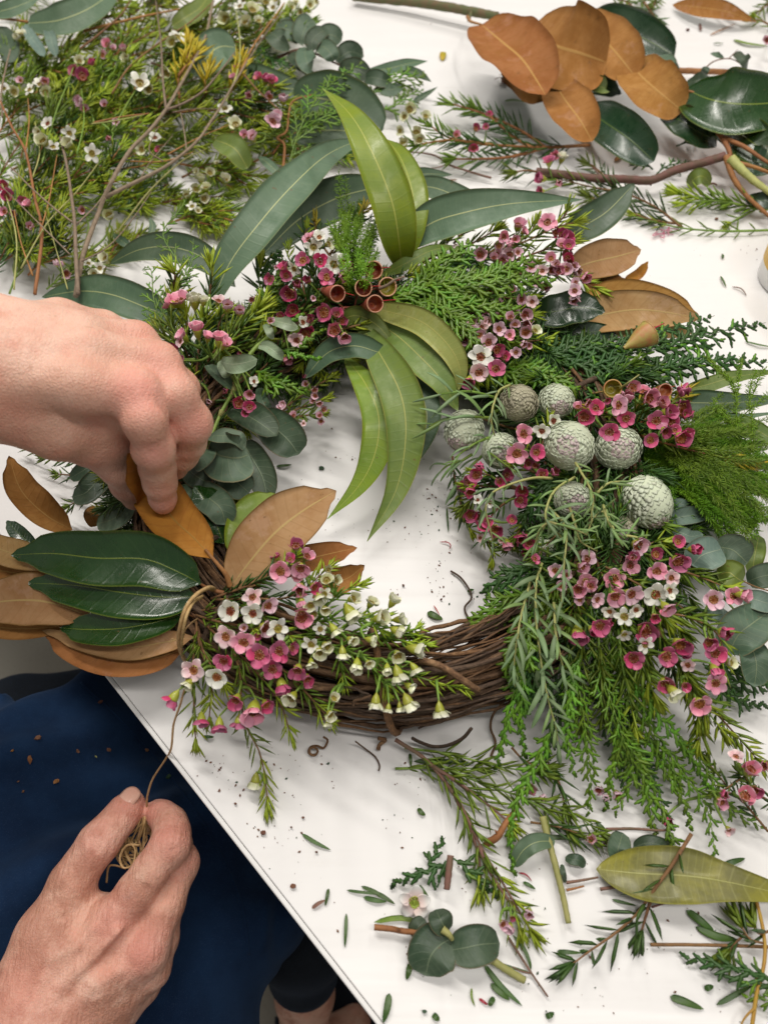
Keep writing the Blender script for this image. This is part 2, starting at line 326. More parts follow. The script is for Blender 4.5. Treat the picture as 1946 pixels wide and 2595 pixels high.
def leaf_geo(mb, pts, width, prof='lance', roll=0, cup=.15, fold=.0, wave=0., wf=3, thick=.00035, nu=22, nv=4, up=.35, twist=0, twomat=True, seed=0, curl=0, skew=0):
    C = [Vector(c) for c in crom(pts, nu+1)]; T = frames(C)
    e = {'lance': (.75, 1.05), 'mag': (.62, .62), 'magw': (.45, .55), 'round': (.42, .42), 'lin': (.35, .6), 'ovate': (.45, .8), 'sickle': (.7, .85)}[prof]
    mx = max((k/60)**e[0]*(1-k/60)**e[1] for k in range(61)); pr = random.Random(seed)
    ph = pr.uniform(0, 6)
    top = []; bot = []; uvs = []
    m = 2*nv+1
    for i, c in enumerate(C):
        u = i/nu; uu = min(max(u, .0001), .9999)
        w2 = width*.5*(uu**e[0]*(1-uu)**e[1])/mx
        if prof == 'mag' and u > .86: w2 *= 1-.35*math.sin((u-.86)/.14*math.pi)
        if prof in ('mag', 'magw') and u < .1: w2 *= .35+6.5*u
        w2 = max(w2, width*.008)
        N = ((CAM-c).normalized()*(1-up)+Vector((0, 0, 1))*up).normalized()
        N = (N-T[i]*N.dot(T[i])).normalized()
        N = Quaternion(T[i], R(roll+twist*(u-.5))) @ N; S = T[i].cross(N)
        for j in range(m):
            x = (j-nv)/nv; ww = wave*w2*math.sin(u*wf*2*math.pi+ph+(1.3 if x > 0 else 0))*abs(x)**1.5
            z = w2*(cup*x*x+fold*abs(x))+ww
            if curl: z += curl*w2*max(0, x)**3
            p = c+S*(x*w2*(1+skew*(1 if x > 0 else -1)))+N*z
            th = thick*(1-abs(x)**4*.8)*(.3+.7*min(1, w2/(width*.2)))
            top.append(p+N*th*.5); bot.append(p-N*th*.5); uvs.append((u, .5+x/2))
    f1 = []; f2 = []; rim = []
    for i in range(nu):
        for j in range(m-1):
            a = i*m+j; f1.append((a, a+m, a+m+1, a+1)); f2.append((a+1, a+m+1, a+m, a))
    o = len(mb.v); n = len(top)
    mb.add(top, [f[::-1] for f in f1], uvs, 0); mb.add(bot, [f[::-1] for f in f2], uvs, 1 if twomat else 0)
    def q(a, b):
        mb.f.append((o+a, o+b, o+n+b, o+n+a)); mb.mi.append(0)
    for i in range(nu): q((i+1)*m, i*m); q(i*m+m-1, (i+1)*m+m-1)
    for j in range(m-1): q(j, j+1); q(nu*m+j+1, nu*m+j)
    return C, T
def leaf(parent, pts, wpx, mats, name='leaf', label=None, petiole=None, pm=None, **kw):
    """pts: world points; wpx: full width in photo pixels at the leaf's middle"""
    mb = MB(); mid = Vector(pts[len(pts)//2]); w = wpx*MPP(mid)
    if not isinstance(mats, (list, tuple)): mats = [mats, mats]
    leaf_geo(mb, pts, w, **kw)
    o = mb.build(name, [M[mats[0]], M[mats[1]]], parent, label=label)
    if petiole:
        m2 = MB(); C = crom(petiole, 8); tube(m2, C, [.0012]*8, 6); m2.build('leaf_stalk', M[pm or 'stem_green'], parent)
    return o
def link_copy(src, name, parent, loc, rot=None, scale=None, mats=None):
    o = bpy.data.objects.new(name, src.data if hasattr(src, 'data') else src); COL.objects.link(o)
    o.parent = parent; o.location = loc
    if rot is not None: o.rotation_mode = 'QUATERNION'; o.rotation_quaternion = rot
    if scale is not None: o.scale = scale if hasattr(scale, '__len__') else (scale,)*3
    return o
# ================================================================= TABLE, FLOOR
mbf = MB(); mbf.add([Vector(p) for p in ((-6, -6, -.72), (6, -6, -.72), (6, 6, -.72), (-6, 6, -.72))], [(0, 1, 2, 3)], [(0, 0), (1, 0), (1, 1), (0, 1)])
mbf.build('floor', M['floor'], kind='structure')
E0, E1 = P('p', 255, 1700), P('p', 955, 2600)
ED = (E1-E0).normalized(); EN = Vector((-ED.y, ED.x, 0));
if EN.x < 0: EN = -EN          # into the table
TA, TB = E0-ED*1.7, E0+ED*1.3
table = thing('table', 'large white laminate work table under the wreath and the scattered clippings', 'table', TA)
def slab(p0, p1, inward, depth, z0, z1, bev):
    cs = [p0, p1, p1+inward*depth, p0+inward*depth]; mb = MB(); cen = sum((Vector(c) for c in cs), Vector())/4
    rings = []
    for z, ins in ((z0, 0), (z1-bev, 0), (z1-bev*.3, bev*.3), (z1, bev)):
        rings.append([Vector((c.x, c.y, z))+(-(ED if i in (1, 2) else -ED)+(inward if i in (0, 1) else -inward))*ins for i, c in enumerate(cs)])
    vs = [v for r in rings for v in r]; fs = []
    for r in range(3):
        for k in range(4): fs.append((r*4+k, r*4+(k+1) % 4, r*4+4+(k+1) % 4, r*4+4+k))
    fs.append((12, 13, 14, 15)); fs.append((3, 2, 1, 0)); mb.add(vs, fs); return mb
slab(TA+EN*.003, TB+EN*.003, EN, 2.2, -.024, 0, .0006).build('table_top', M['table'], table, smooth=False)
slab(TA, TB, EN, .0028, -.025, -.0003, .0008).build('edge_strip', M['table_edge'], table, smooth=False)
for a, b in ((.12, .12), (2.88, .12), (.12, 2.0), (2.88, 2.0)):
    c = TA+ED*a+EN*b; mb = MB(); tube(mb, [Vector((c.x, c.y, z)) for z in (-.72, -.6, -.1, -.025)], .022, 12); mb.build('leg', M['table_edge'], table)

# ================================================================= implicit surfaces (hands)
class Field:
    def __init__(s, lo, hi, d):
        s.d = d; s.lo = np.array(lo); s.n = np.ceil((np.array(hi)-s.lo)/d).astype(int)+1
        s.F = np.full(s.n, .05, dtype=np.float32); s.ax = [s.lo[i]+np.arange(s.n[i])*d for i in range(3)]
    def box(s, lo, hi):
        a = np.clip(np.floor((lo-s.lo)/s.d).astype(int), 0, s.n-1); b = np.clip(np.ceil((hi-s.lo)/s.d).astype(int)+1, 1, s.n)
        return tuple(slice(a[i], b[i]) for i in range(3))
    def chain(s, pts, k, inner=.004):
        """pts: (x,y,z,r) joints: one limb, blended with the rest by k"""
        A = [np.array(p, dtype=np.float32) for p in pts]
        lo = np.min([p[:3]-p[3] for p in A], 0)-.03; hi = np.max([p[:3]+p[3] for p in A], 0)+.03
        sl = s.box(lo, hi); X, Y, Z = np.meshgrid(s.ax[0][sl[0]], s.ax[1][sl[1]], s.ax[2][sl[2]], indexing='ij', sparse=True)
        D = None
        for a, b in zip(A[:-1], A[1:]):
            ab = b[:3]-a[:3]; q = float(ab @ ab)+1e-12
            t = np.clip(((X-a[0])*ab[0]+(Y-a[1])*ab[1]+(Z-a[2])*ab[2])/q, 0, 1)
            tt = t*t*(3-2*t)
            d = np.sqrt((X-a[0]-t*ab[0])**2+(Y-a[1]-t*ab[1])**2+(Z-a[2]-t*ab[2])**2)-(a[3]+(b[3]-a[3])*tt)
            D = d if D is None else s.smin(D, d, inner)
        G = s.F[sl]; s.F[sl] = s.smin(G, D, k)
    @staticmethod
    def smin(a, b, k):
        h = np.clip(.5+.5*(b-a)/k, 0, 1); return (b+(a-b)*h-k*h*(1-h)).astype(np.float32)
    def dent(s, a, b, r, depth):
        """a soft crease along the segment a-b"""
        a = np.array(a); b = np.array(b); lo = np.minimum(a, b)-3*r; hi = np.maximum(a, b)+3*r; sl = s.box(lo, hi)
        X, Y, Z = np.meshgrid(s.ax[0][sl[0]], s.ax[1][sl[1]], s.ax[2][sl[2]], indexing='ij', sparse=True)
        ab = b-a; t = np.clip(((X-a[0])*ab[0]+(Y-a[1])*ab[1]+(Z-a[2])*ab[2])/float(ab @ ab), 0, 1)
        d2 = (X-a[0]-t*ab[0])**2+(Y-a[1]-t*ab[1])**2+(Z-a[2]-t*ab[2])**2
        s.F[sl] += (depth*np.exp(-d2/(r*r))).astype(np.float32)
    def surf(s):
        F = s.F; inside = F < 0; n = F.shape; idx = -np.ones(n, dtype=np.int64)
        acc = np.zeros((n[0]-1, n[1]-1, n[2]-1, 3), dtype=np.float32); cnt = np.zeros((n[0]-1, n[1]-1, n[2]-1), dtype=np.float32)
        import itertools
        for axis in range(3):
            oth = [a for a in range(3) if a != axis]
            for o1, o2 in itertools.product((0, 1), (0, 1)):
                sl0 = [None]*3; sl1 = [None]*3
                sl0[axis] = slice(0, n[axis]-1); sl1[axis] = slice(1, n[axis])
                for a, o in zip(oth, (o1, o2)): sl0[a] = sl1[a] = slice(o, n[a]-1+o)
                f0 = F[tuple(sl0)]; f1 = F[tuple(sl1)]; cr = (f0 < 0) != (f1 < 0)
                i, j, k = np.nonzero(cr); t = f0[i, j, k]/(f0[i, j, k]-f1[i, j, k])
                v = [0, 0, 0]; v[axis] = t; v[oth[0]] = np.float32(o1); v[oth[1]] = np.float32(o2)
                for a in range(3): acc[i, j, k, a] += v[a]
                cnt[i, j, k] += 1
        I, J, Kk = np.nonzero(cnt > 0); ids = -np.ones(cnt.shape, dtype=np.int64); ids[I, J, Kk] = np.arange(len(I))
        V = (acc[I, J, Kk]/cnt[I, J, Kk][:, None]+np.stack([I, J, Kk], 1))*s.d+s.lo
        faces = []
        for axis in range(3):
            o1, o2 = [a for a in range(3) if a != axis]
            sl0 = [slice(1, n[a]-1) for a in range(3)]; sl1 = list(sl0)
            sl0[axis] = slice(0, n[axis]-1); sl1[axis] = slice(1, n[axis])
            a0 = inside[tuple(sl0)]; a1 = inside[tuple(sl1)]
            for flip in (False, True):
                c = (a0 & ~a1) if not flip else (~a0 & a1)
                g = list(np.nonzero(c))
                for a in (o1, o2): g[a] = g[a]+1
                def g_(d1, d2):
                    q = list(g); q[o1] = q[o1]-d1; q[o2] = q[o2]-d2; return ids[q[0], q[1], q[2]]
                quad = np.stack([g_(1, 1), g_(0, 1), g_(0, 0), g_(1, 0)], 1)
                if flip != (axis == 1): quad = quad[:, ::-1]
                faces.append(quad)
        Fc = np.vstack(faces)
        # light smoothing
        for _ in range(3):
            S = np.zeros_like(V); N = np.zeros(len(V))
            for a, b in ((0, 1), (1, 2), (2, 3), (3, 0)):
                np.add.at(S, Fc[:, a], V[Fc[:, b]]); np.add.at(N, Fc[:, a], 1); np.add.at(S, Fc[:, b], V[Fc[:, a]]); np.add.at(N, Fc[:, b], 1)
            V = V*.5+S/N[:, None]*.5
        return V, Fc
def J(*pts):
    return [(*P('p', a, b, h), r) for a, b, h, r in pts]

person = thing('person', 'person in navy clothes tying leaves onto the wreath with both hands', 'person', P('p', -300, 2700, -.1))
flush = []          # (point, radius, amount) for reddened skin
def bounds(chs, m=.02):
    A = np.array([p for c in chs for p in c]); return (A[:, :3]-A[:, 3:]).min(0)-m, (A[:, :3]+A[:, 3:]).max(0)+m
VV, FF = [], []; off = 0
def emit(F):
    global off
    V, Fc = F.surf(); VV.append(V); FF.append(Fc+off); off += len(V)

# ---- upper hand
U = dict(
 fore=J((-1150, 640, .22, .041), (-500, 800, .20, .038), (-60, 880, .172, .0275)),
 fore2=J((-1150, 760, .20, .040), (-500, 920, .19, .034), (-60, 975, .165, .0265)),
 pw1=J((-60, 890, .170, .026), (110, 905, .160, .026), (230, 930, .150, .021)),
 pw2=J((-60, 975, .160, .024), (90, 1010, .150, .023), (240, 1010, .140, .019)),
 m2=J((20, 950, .172, .016), (200, 975, .168, .0135), (345, 998, .158, .0135)),
 m3=J((20, 905, .176, .016), (220, 895, .170, .0125), (398, 925, .153, .0128)),
 m4=J((20, 865, .172, .016), (200, 853, .166, .0115), (345, 868, .148, .0118)),
 m5=J((10, 840, .165, .016), (150, 815, .158, .0115), (262, 836, .140, .0112)),
 fill=J((150, 900, .15, .020), (300, 920, .138, .019), (350, 950, .130, .015)),
 fill2=J((200, 1060, .132, .015), (290, 1105, .120, .0125), (350, 1130, .108, .0085)),

)
Ui = J((345, 998, .158, .0130), (366, 1062, .153, .0114), (388, 1135, .132, .0110), (399, 1185, .112, .0096), (405, 1222, .100, .0090), (412, 1262, .086, .0074), (414, 1276, .081, .0064))
Um = J((398, 925, .153, .0126), (445, 1000, .148, .0108), (484, 1072, .130, .0112), (478, 1120, .112, .0094), (462, 1150, .100, .0090), (446, 1186, .086, .0072))
Ur = J((345, 868, .148, .0116), (410, 930, .140, .0104), (456, 986, .122, .0108), (455, 1040, .100, .0090), (435, 1085, .086, .0085))
Up = J((262, 836, .140, .0108), (340, 872, .128, .0094), (395, 915, .110, .0095), (400, 980, .092, .0080))
Ut = J((70, 1030, .150, .0185), (150, 1085, .138, .0165), (222, 1117, .122, .0132), (268, 1150, .108, .0108), (300, 1180, .096, .0108), (322, 1225, .074, .0095), (340, 1262, .060, .0078))
Uw = J((150, 1040, .145, .016), (250, 1060, .135, .0125), (330, 1040, .142, .0115))
lo, hi = bounds([U['fore'], U['fore2'], Ui, Um, Ut, Up])
F = Field(lo, hi, .00125)
for kx in ('fore', 'fore2', 'pw1', 'pw2'): F.chain(U[kx], .016, .01)
for kx in ('m2', 'm3', 'm4', 'm5', 'fill', 'fill2'): F.chain(U[kx], .0075, .008)
F.chain(Uw, .010, .01); F.chain(Ut, .008, .006)
for c in (Up, Ur, Um, Ui): F.chain(c, .0042, .005)
def seg(*a): return P('p', *a)
F.dent(seg(262, 1092, .155), seg(330, 1118, .140), .0035, .0035)
F.dent(seg(401, 1000, .166), seg(434, 1105, .142), .0025, .0022)
for y, hh in ((1128, .146), (1138, .144), (1148, .141)): F.dent(seg(372, y, hh), seg(414, y-5, hh), .0011, .0013)
F.dent(seg(384, 1219, .110), seg(428, 1212, .109), .0012, .0008)
emit(F)
for p, r, a in (((355, 1005, .165), .016, .9), ((400, 925, .165), .014, .7), ((392, 1150, .14), .013, .7), ((413, 1270, .085), .012, 1), ((484, 1090, .135), .015, .7), ((340, 862, .155), .012, .5), ((250, 1150, .11), .02, .35)):
    flush.append((P('p', *p), r, a))

# ---- lower hand
L = dict(
 fore=J((-420, 3050, -.05, .037), (-100, 2780, -.055, .032), (70, 2610, -.062, .0250)),
 fore2=J((-330, 3200, -.06, .036), (20, 2860, -.065, .031), (160, 2680, -.070, .0235)),
 pw1=J((60, 2600, -.066, .022), (190, 2470, -.070, .020), (280, 2400, -.076, .0155)),
 pw2=J((150, 2650, -.072, .021), (270, 2530, -.078, .017), (320, 2460, -.082, .0145)),
 m2=J((75, 2530, -.056, .0165), (185, 2425, -.053, .0130), (286, 2340, -.050, .0138)),
 m3=J((130, 2590, -.060, .0165), (255, 2490, -.057, .0120), (368, 2412, -.056, .0132)),
 m4=J((170, 2620, -.066, .0150), (290, 2530, -.068, .0110), (382, 2458, -.070, .0112)),
 m5=J((190, 2650, -.074, .0150), (280, 2580, -.080, .0105), (360, 2500, -.084, .0100)),
 v1=J((60, 2480, -.0420, .0026), (130, 2425, -.0390, .0026), (205, 2395, -.0392, .0024), (240, 2350, -.0372, .0020)),
 v4=J((20, 2560, -.043, .0026), (110, 2480, -.0425, .0024), (150, 2430, -.041, .0022)), v5=J((300, 2360, -.0368, .0022), (240, 2420, -.040, .0024), (150, 2500, -.0425, .0022)),
 v2=J((130, 2540, -.0438, .0026), (215, 2450, -.0432, .0026), (240, 2400, -.0415, .0022), (262, 2388, -.0405, .0020)),
 v3=J((190, 2560, -.0480, .0026), (230, 2500, -.0455, .0026), (300, 2460, -.0448, .0023)),
)
Li = J((286, 2340, -.050, .0132), (345, 2262, -.044, .0112), (385, 2205, -.040, .0106), (432, 2142, -.038, .0114), (437, 2110, -.041, .0100), (430, 2086, -.044, .0096), (410, 2066, -.048, .0083), (399, 2058, -.050, .0072))
Lm = J((368, 2412, -.056, .0126), (420, 2295, -.055, .0104), (456, 2188, -.058, .0112), (446, 2140, -.068, .0094), (424, 2110, -.078, .0090), (400, 2095, -.084, .0075))
Lr = J((382, 2458, -.070, .0108), (408, 2380, -.074, .0100), (424, 2290, -.082, .0100), (405, 2240, -.092, .0085), (380, 2215, -.096, .0075))
Lp = J((360, 2500, -.084, .0098), (395, 2445, -.090, .0090), (405, 2390, -.096, .0088), (370, 2350, -.104, .0075))
Lt = J((60, 2510, -.058, .0190), (115, 2380, -.052, .0172), (182, 2240, -.046, .0128), (212, 2190, -.043, .0110), (250, 2137, -.040, .0117), (286, 2095, -.041, .0100), (318, 2056, -.043, .0095), (335, 2036, -.046, .0078))
Lw = J((130, 2400, -.060, .016), (200, 2320, -.062, .0115), (262, 2310, -.058, .0100))
lo, hi = bounds([L['fore'], L['fore2'], Li, Lm, Lt, Lp, Lr])
F = Field(lo, hi, .00125)
for kx in ('fore', 'fore2', 'pw1', 'pw2'): F.chain(L[kx], .014, .01)
for kx in ('m2', 'm3', 'm4', 'm5'): F.chain(L[kx], .0085, .008)
F.chain(Lw, .010, .01); F.chain(Lt, .0085, .006)
for c in (Lp, Lr, Lm, Li): F.chain(c, .0042, .005)
for kx in ('v1', 'v2', 'v3', 'v4', 'v5'): F.chain(L[kx], .0035, .004)
for a, b in (((222, 2125, -.0275), (262, 2150, -.028)), ((216, 2132, -.0285), (254, 2156, -.0285)), ((230, 2116, -.0275), (270, 2140, -.0275))): F.dent(seg(*a), seg(*b), .0010, .0013)
for a, b in (((410, 2130, -.0275), (452, 2152, -.0275)), ((405, 2140, -.0285), (446, 2162, -.028)), ((452, 2100, -.032), (414, 2092, -.034))): F.dent(seg(*a), seg(*b), .0010, .0014)
F.dent(seg(395, 2300, -.043), seg(440, 2215, -.045), .0024, .0025)
for a, b, dp in (((330, 2385, -.040), (345, 2360, -.037), .0012), ((408, 2262, -.046), (436, 2276, -.046), .0010), ((338, 2238, -.034), (366, 2262, -.034), .0008), ((345, 2228, -.033), (372, 2252, -.033), .0008), ((150, 2330, -.037), (215, 2300, -.040), .0010), ((165, 2352, -.037), (225, 2322, -.042), .0010), ((120, 2300, -.036), (150, 2250, -.034), .0010), ((255, 2470, -.046), (330, 2500, -.056), .0016), ((275, 2500, -.052), (360, 2470, -.060), .0014)): F.dent(seg(*a), seg(*b), .0014, dp)
emit(F)
for p, r, a in (((290, 2335, -.038), .017, .7), ((368, 2412, -.044), .016, .9), ((430, 2130, -.03), .015, .8), ((405, 2060, -.045), .013, .9), ((330, 2040, -.04), .014, .8), ((250, 2130, -.03), .014, .6), ((60, 2560, -.04), .03, .5), ((456, 2180, -.05), .012, .6)):
    flush.append((P('p', *p), r, a))
# ---- ankle under the table
A1 = J((774, 2330, -.38, .030), (772, 2520, -.48, .027), (770, 2680, -.585, .026), (790, 2720, -.655, .030))
A2 = J((790, 2720, -.665, .028), (860, 2640, -.69, .026), (900, 2590, -.70, .020))
lo, hi = bounds([A1, A2]); F = Field(lo, hi, .003); F.chain(A1, .01, .02); F.chain(A2, .02, .02); emit(F)

V = np.vstack(VV); Fc = np.vstack(FF); base = np.array(person.location)
me = bpy.data.meshes.new('body'); me.vertices.add(len(V)); me.vertices.foreach_set('co', (V-base).astype(np.float32).ravel())
me.loops.add(len(Fc)*4); me.loops.foreach_set('vertex_index', Fc.astype(np.int32).ravel()); me.polygons.add(len(Fc))
me.polygons.foreach_set('loop_start', np.arange(0, len(Fc)*4, 4, dtype=np.int32)); me.update(calc_edges=True); me.validate()
me.polygons.foreach_set('use_smooth', [True]*len(me.polygons)); me.materials.append(M['skin'])
fl = np.zeros(len(V))
for p, r, a in flush: fl = np.maximum(fl, a*np.exp(-((V-np.array(p))**2).sum(1)/(r*r)))
ag_ = me.attributes.new('age', 'FLOAT', 'POINT'); ag_.data.foreach_set('value', np.clip((.10-V[:, 2])/.06, .22, 1).astype(np.float32))  # lower hand's dimmer exposure painted in together with its mottling and wrinkles
at = me.attributes.new('flush', 'FLOAT', 'POINT'); at.data.foreach_set('value', fl.astype(np.float32))
ob = bpy.data.objects.new('body', me); COL.objects.link(ob); ob.parent = person
def nail(k, cen, tipdir_px, ln, wd, hh, lift):
    c = P(k, cen[0], cen[1], hh); c2 = P(k, cen[0]+tipdir_px[0], cen[1]+tipdir_px[1], hh-.003); T = (c2-c).normalized()
    N = ((CAM-c).normalized()*.75+Vector((-.35, .1, .45))).normalized(); N = (N-T*N.dot(T)).normalized(); S = T.cross(N)
    mb = MB(); vs = []; fs = []; n, m = 8, 8
    for i in range(n+1):
        for j in range(m+1):
            u = i/n*2-1; v = j/m*2-1; wq = wd/2*(1-.28*max(0, abs(u))**3.5)
            vs.append(c+T*(u*ln/2*(1-.12*v*v))+S*(v*wq)+N*(lift-.35*wq*v*v-.0006*u*u))
    for i in range(n):
        for j in range(m): fs.append((i*(m+1)+j, (i+1)*(m+1)+j, (i+1)*(m+1)+j+1, i*(m+1)+j+1))
    mb.add(vs, fs); o = mb.build('fingernail', M['nail'], person)
    sd = o.modifiers.new('s', 'SOLIDIFY'); sd.thickness = .0007; return o
nail('c7', (556, 304), (35, -42), .0145, .0115, -.043, .0087)

# ---- clothing: navy lap
def sdfcloth(name, chains, d, k, mat, fold=None, kids=None, rough=0):
    lo, hi = bounds(chains, .04); F = Field(lo, hi, d)
    for c in chains: F.chain(c, k, k)
    if fold is not None:
        X, Y, Z = np.meshgrid(*F.ax, indexing='ij'); F.F += fold(X, Y, Z).astype(np.float32)
    V, Fc = F.surf(); m = MB(); m.v = [Vector(v) for v in V.tolist()]; m.f = [tuple(f) for f in Fc.tolist()]; m.uv = [(.5, .5)]*len(V); m.mi = [0]*len(Fc)
    return m.build(name, mat, person)
def fold(X, Y, Z):
    a = X*.82-Y*.57
    return .010*np.sin(a*42+2.5*np.sin(Y*14)+1.)+.009*np.sin((X*.5+Y*.9)*30+2*np.sin(X*20))+.004*np.sin(a*95+4*np.sin(Y*22))+.0022*np.sin(X*80+Y*60+3*np.sin(a*30))-.010*np.exp(-((a+.245)/.012)**2)
K1 = J((150, 1965, -.205, .078), (60, 2350, -.20, .085), (-150, 3000, -.18, .09), (-500, 3700, -.15, .10))
K2 = J((440, 2080, -.245, .062), (492, 2360, -.245, .066), (330, 2850, -.22, .080), (100, 3700, -.18, .10))
K3 = J((300, 2050, -.24, .07), (330, 2500, -.235, .08), (150, 3300, -.22, .09))
sdfcloth('navy_skirt', [K1, K3, K2], .0035, .06, M['navy'], fold)
G1 = J((650, 2150, -.30, .055), (762, 2330, -.37, .050), (768, 2462, -.44, .036))
sdfcloth('black_legging', [G1], .003, .03, M['black'])
G2 = J((60, 1850, -.36, .06), (260, 1860, -.38, .065), (420, 2000, -.38, .06))
sdfcloth('black_trouser_leg', [G2], .004, .03, M['black'])
def shoe():
    mb = MB(); a = P('p', 700, 2760, -.70); b = P('p', 905, 2540, -.70); d = (b-a).normalized(); s_ = Vector((-d.y, d.x, 0)); vs = []; n = 24
    for z in (-.718, -.700):
        for i in range(n):
            t = 2*math.pi*i/n; w_ = .043*(1+.12*math.cos(t)); vs.append((a+b)/2+d*(math.cos(t)*.125)+s_*(math.sin(t)*w_)+Vector((0, 0, z+.70)))
    fs = [tuple(range(n, 2*n)), tuple(range(n-1, -1, -1))]+[(i, (i+1) % n, n+(i+1) % n, n+i) for i in range(n)]
    mb.add(vs, fs); o = mb.build('sandal', M['black'], person, smooth=False)
    for q in (.35, .62):
        mb = MB(); c = a.lerp(b, q); tube(mb, [c+s_*(math.cos(t)*.047)+Vector((0, 0, max(-.012, math.sin(t)*.05+.005))) for t in np.linspace(-.2, math.pi+.2, 14)], .005, 8, flat=2.2)
        mb.build('strap', M['black'], o if False else person)
shoe()
# seam down the side of the skirt
bpy.context.view_layer.update()
sk0 = [o for o in person.children if o.name.startswith('navy_skirt')][0]; mi0 = sk0.matrix_world.inverted(); mb = MB(); pts = []
for x, y in crom([(205, 1730), (330, 1850), (440, 1980), (540, 2130), (610, 2290), (630, 2420)], 60):
    d = (P('p', x, y, -.2)-CAM).normalized(); ok, loc, nor, _ = sk0.ray_cast(mi0 @ CAM, mi0.to_3x3() @ d)
    if ok: pts.append(sk0.matrix_world @ loc+nor*.0004)
if len(pts) > 5: tube(mb, pts, .0011, 6, flat=.6); mb.build('seam', M['navy'], person)

# ---- crumbs of leaf and bark fallen on the lap are laid in 06

# ================================================================= GRAPEVINE WREATH BASE
wc = P('p', 985, 1255); wc.z = 0
pb = P('p', 980, 1762); RAD = (Vector((pb.x, pb.y, 0))-wc).length
print('wreath centre', wc, 'radius', RAD)
wreath = thing('grapevine_wreath', 'round wreath base of twisted brown grapevine, bare at the lower middle', 'wreath', wc)
TR = .0265; TZ = .026
def ringpt(a, rr, th):
    return wc+Vector((math.cos(a)*(RAD+rr*math.cos(th)), math.sin(a)*(RAD+rr*math.cos(th)), TZ+rr*math.sin(th)*.92))
pr = random.Random(3)
for i in range(210):
    mb = MB(); a0 = pr.uniform(0, 6.28); span = pr.uniform(2.2, 5.2); n = int(span*22)
    rr = TR*math.sqrt(pr.uniform(.30, 1)); th0 = pr.uniform(0, 6.28); tw = pr.uniform(-.55, .55); r0 = pr.choice((.0005, .0007, .0008, .0010, .0012, .0014, .0018))
    f1, f2 = pr.uniform(0, 6), pr.uniform(0, 6); pts = []; rad = []
    for k in range(n+1):
        t = k/n; a = a0+span*t; q = rr+.0024*math.sin(a*5+f1)+.0016*math.sin(a*13+f2)+.0006*math.sin(a*37+f1); th = th0+tw*(a-a0)+.16*math.sin(a*4+f2)
        e = min(t, 1-t); q += .004*max(0, 1-e*25)*(pr.random())
        pts.append(ringpt(a, q, th)); kn = 1+(.5 if pr.random() < .05 else 0); rad.append(r0*kn*pr.uniform(.88, 1.12)*(.45+.55*min(1, e*12)))
    tube(mb, pts, rad, 7, bumpy=.10)
    mb.build('vine', M['bark'], wreath)
# canes wrapped round the ring
for a, da, r_ in ((-1.62, .09, .0022), (-2.3, .1, .0018), (.4, .1, .002), (2.4, -.1, .002), (1.4, .1, .002), (-2.6, .15, .0022)):
    mb = MB(); pts = [ringpt(a+da*(t-.5)*2, TR+.0035, R(250)-R(300)*t) for t in np.linspace(0, 1, 26)]; tube(mb, pts, r_, 8, bumpy=.06); mb.build('vine', M['bark'], wreath)
# curling tendrils
def tendril(k, pts, r=.0006):
    mb = MB(); C = crom(LP(k, pts), 40); tube(mb, C, [r]*40, 5); mb.build('tendril', M['bark'], wreath)
tendril('r6', [(290, 1690, .012), (325, 1720, .006), (290, 1790, .004), (230, 1770, .005), (170, 1780, .004), (150, 1830, .003), (200, 1860, .003), (235, 1820, .004), (205, 1785, .006), (160, 1800, .007), (175, 1850, .006), (225, 1850, .005)], .0007)
tendril('r6', [(580, 1730, .01), (660, 1790, .004), (760, 1870, .002), (800, 1950, .002), (790, 2000, .002)], .0005)
tendril('r6', [(790, 1700, .012), (850, 1715, .009), (800, 1760, .004), (785, 1810, .003)], .0013)
tendril('c6', [(310, 555, .03), (330, 540, .038), (380, 545, .036), (350, 560, .034), (300, 575, .03), (320, 590, .028)], .0008)
tendril('r6', [(1410, 790, .035), (1450, 810, .042), (1480, 740, .045), (1560, 700, .045), (1640, 690, .04)], .0009)
tendril('r6', [(1450, 170, .002), (1540, 230, .003), (1620, 340, .004), (1640, 420, .003), (1580, 500, .003), (1600, 580, .004), (1660, 650, .02)], .0007)
tendril('c6', [(530, 840, .02), (480, 900, .012), (470, 960, .006), (490, 1020, .003), (470, 1080, .002)], .0008)
tendril('r6', [(620, 1300, .048), (700, 1300, .052), (640, 1280, .053), (560, 1240, .051), (400, 1230, .050)], .0007)
tendril('r6', [(560, 1400, .048), (570, 1360, .052), (640, 1340, .053), (720, 1310, .051)], .0009)
tendril('r6', [(1640, 1610, .030), (1560, 1700, .022), (1420, 1765, .014), (1290, 1775, .010), (1180, 1740, .010), (1100, 1700, .016)], .0011)
tendril('r6', [(1170, 985, .057), (1260, 1005, .060), (1360, 1040, .061), (1480, 1110, .061), (1580, 1180, .058), (1700, 1260, .050)], .0021)
